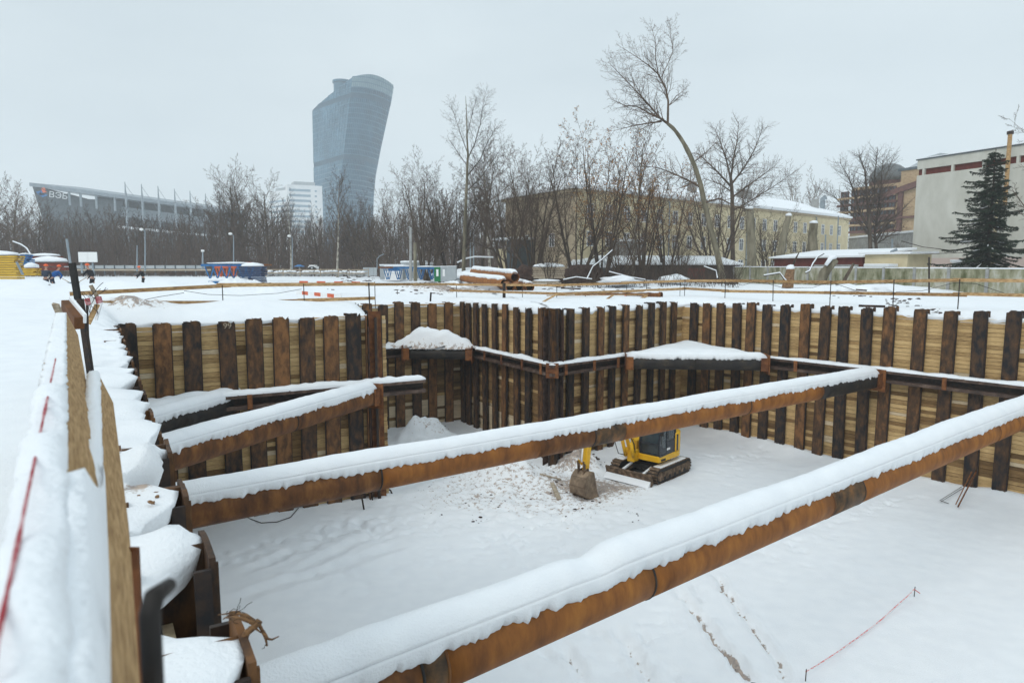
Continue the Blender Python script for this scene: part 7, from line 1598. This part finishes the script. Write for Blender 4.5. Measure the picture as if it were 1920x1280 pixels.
for (x0, x1, y0, y1, N_, Y) in ((740, 850, 531, 552, 150, 0), (1100, 1260, 530, 545, 80, 0), (1660, 1730, 562, 572, 40, 0), (470, 640, 536, 552, 60, 0), (780, 920, 535, 545, 80, 0), (1735, 1765, 578, 590, 18, 0), (60, 150, 540, 560, 10, 0), (640, 700, 518, 530, 40, 0), (1550, 1640, 548, 560, 20, 0), (1020, 1100, 530, 545, 40, 0)):
    for k in range(N_):
        px = r.uniform(x0, x1); py = r.uniform(y0, y1); p = G(px, py, 0); z = gz(p.x, p.y); s_ = r.uniform(.02, .09) * (p.y / 40); mb.blob((p.x, p.y, z + .01), (s_ * 1.8, s_, s_ * .5), .3, 6, 4, k)
o = mb.build('soil_crumbs', SOILD); tag(o, 'dark crumbs and twigs scattered on the snow beyond the pit', 'soil', kind='stuff')
for k, (x0, y0, x1, y1, Y, r_, lb) in enumerate(((807, 565, 808, 548, 36, .05, 'short dark stake on the snow behind the deep inner corner'), (745, 552, 745, 543, 40, .02, 'thin stick under the far rail left of the short stake'), (1097, 553, 1101, 565, 38, .03, 'short dark bar beside the timber frame'), (1742, 560, 1742, 482, 41.5, .05, 'black post standing at the concrete fence'), (1673, 500, 1673, 448, 80, .1, 'blue grey pole behind the small yellow shed'), (1547, 500, 1548, 440, 90, .1, 'blue grey pole in front of the yellow building end'), (1568, 500, 1572, 405, 100, .08, 'tall thin lamp pole at the yellow building end'))):
    mb = MB(); a = A(x0, y0, Y); b_ = A(x1, y1, Y); mb.tube([a, b_], r_, 6); solo('stake' if k < 3 else 'pole', mb, DARK if k < 4 else STEELG, a, lb, 'stake' if k < 3 else 'pole')
for k, (pts, Y, lb) in enumerate((([(1690, 452), (1730, 463), (1780, 469), (1840, 466)], 60, 'sagging black overhead cable crossing the grey building'), ([(1885, 398), (1925, 402)], 56, 'short black overhead cable at the right edge'), ([(1700, 478), (1790, 474), (1940, 472)], 60.3, 'thin cable along the pink plinth'))):
    P_ = [A(x, y, Y) for x, y in pts]; mb = MB(); mb.tube(P_, .035, 4); solo('cable', mb, DARK, P_[0], lb, 'cable')
# site fence strip in front of the left wood and mid ground planks
mb = MB(); bx(mb, 225, 310, 509, 511.5, 66, .4); solo('long_timber', mb, BARK, A(260, 511, 66), 'long dark timber lying on the snow behind the lone worker', 'timber')
mb = MB(); bx(mb, 300, 362, 511.5, 513.5, 64, .4); solo('long_timber', mb, SOILD, A(330, 513, 64), 'thin dark timber lying left of the blue truss', 'timber')
# number chalked on the fourth pile of the near left wall
s_ = sorted(kp, reverse=True)
kk = KL(onw(426, 606, C5, C6)); nK = nrm(C5, C6); yaw = atan2(nK.y, nK.x) + pi / 2
text_mesh('99', .27, 'chalk_number', WOODG, Matrix.Translation(v3(kk + nK * .012, -.36)) @ Matrix.Rotation(yaw, 4, 'Z') @ Matrix.Rotation(radians(90), 4, 'X'), wK, .002)
# haze over everything
mb = MB(); mb.box((0, 0, 72), (1880, 1880, 164)); hz = mb.build('haze', DARK); hz['kind'] = 'stuff'; hz['label'] = 'thin winter haze in the air over the whole place'
hm = bpy.data.materials.new('haze_air'); hm.use_nodes = True; N = hm.node_tree.nodes; N.remove(N['Principled BSDF']); pv = N.new('ShaderNodeVolumePrincipled'); pv.inputs['Color'].default_value = (.975, .99, 1, 1); pv.inputs['Density'].default_value = .00056; pv.inputs['Anisotropy'].default_value = .0
hm.node_tree.links.new(pv.outputs[0], N['Material Output'].inputs['Volume']); hz.data.materials.clear(); hz.data.materials.append(hm)
print('site ok')
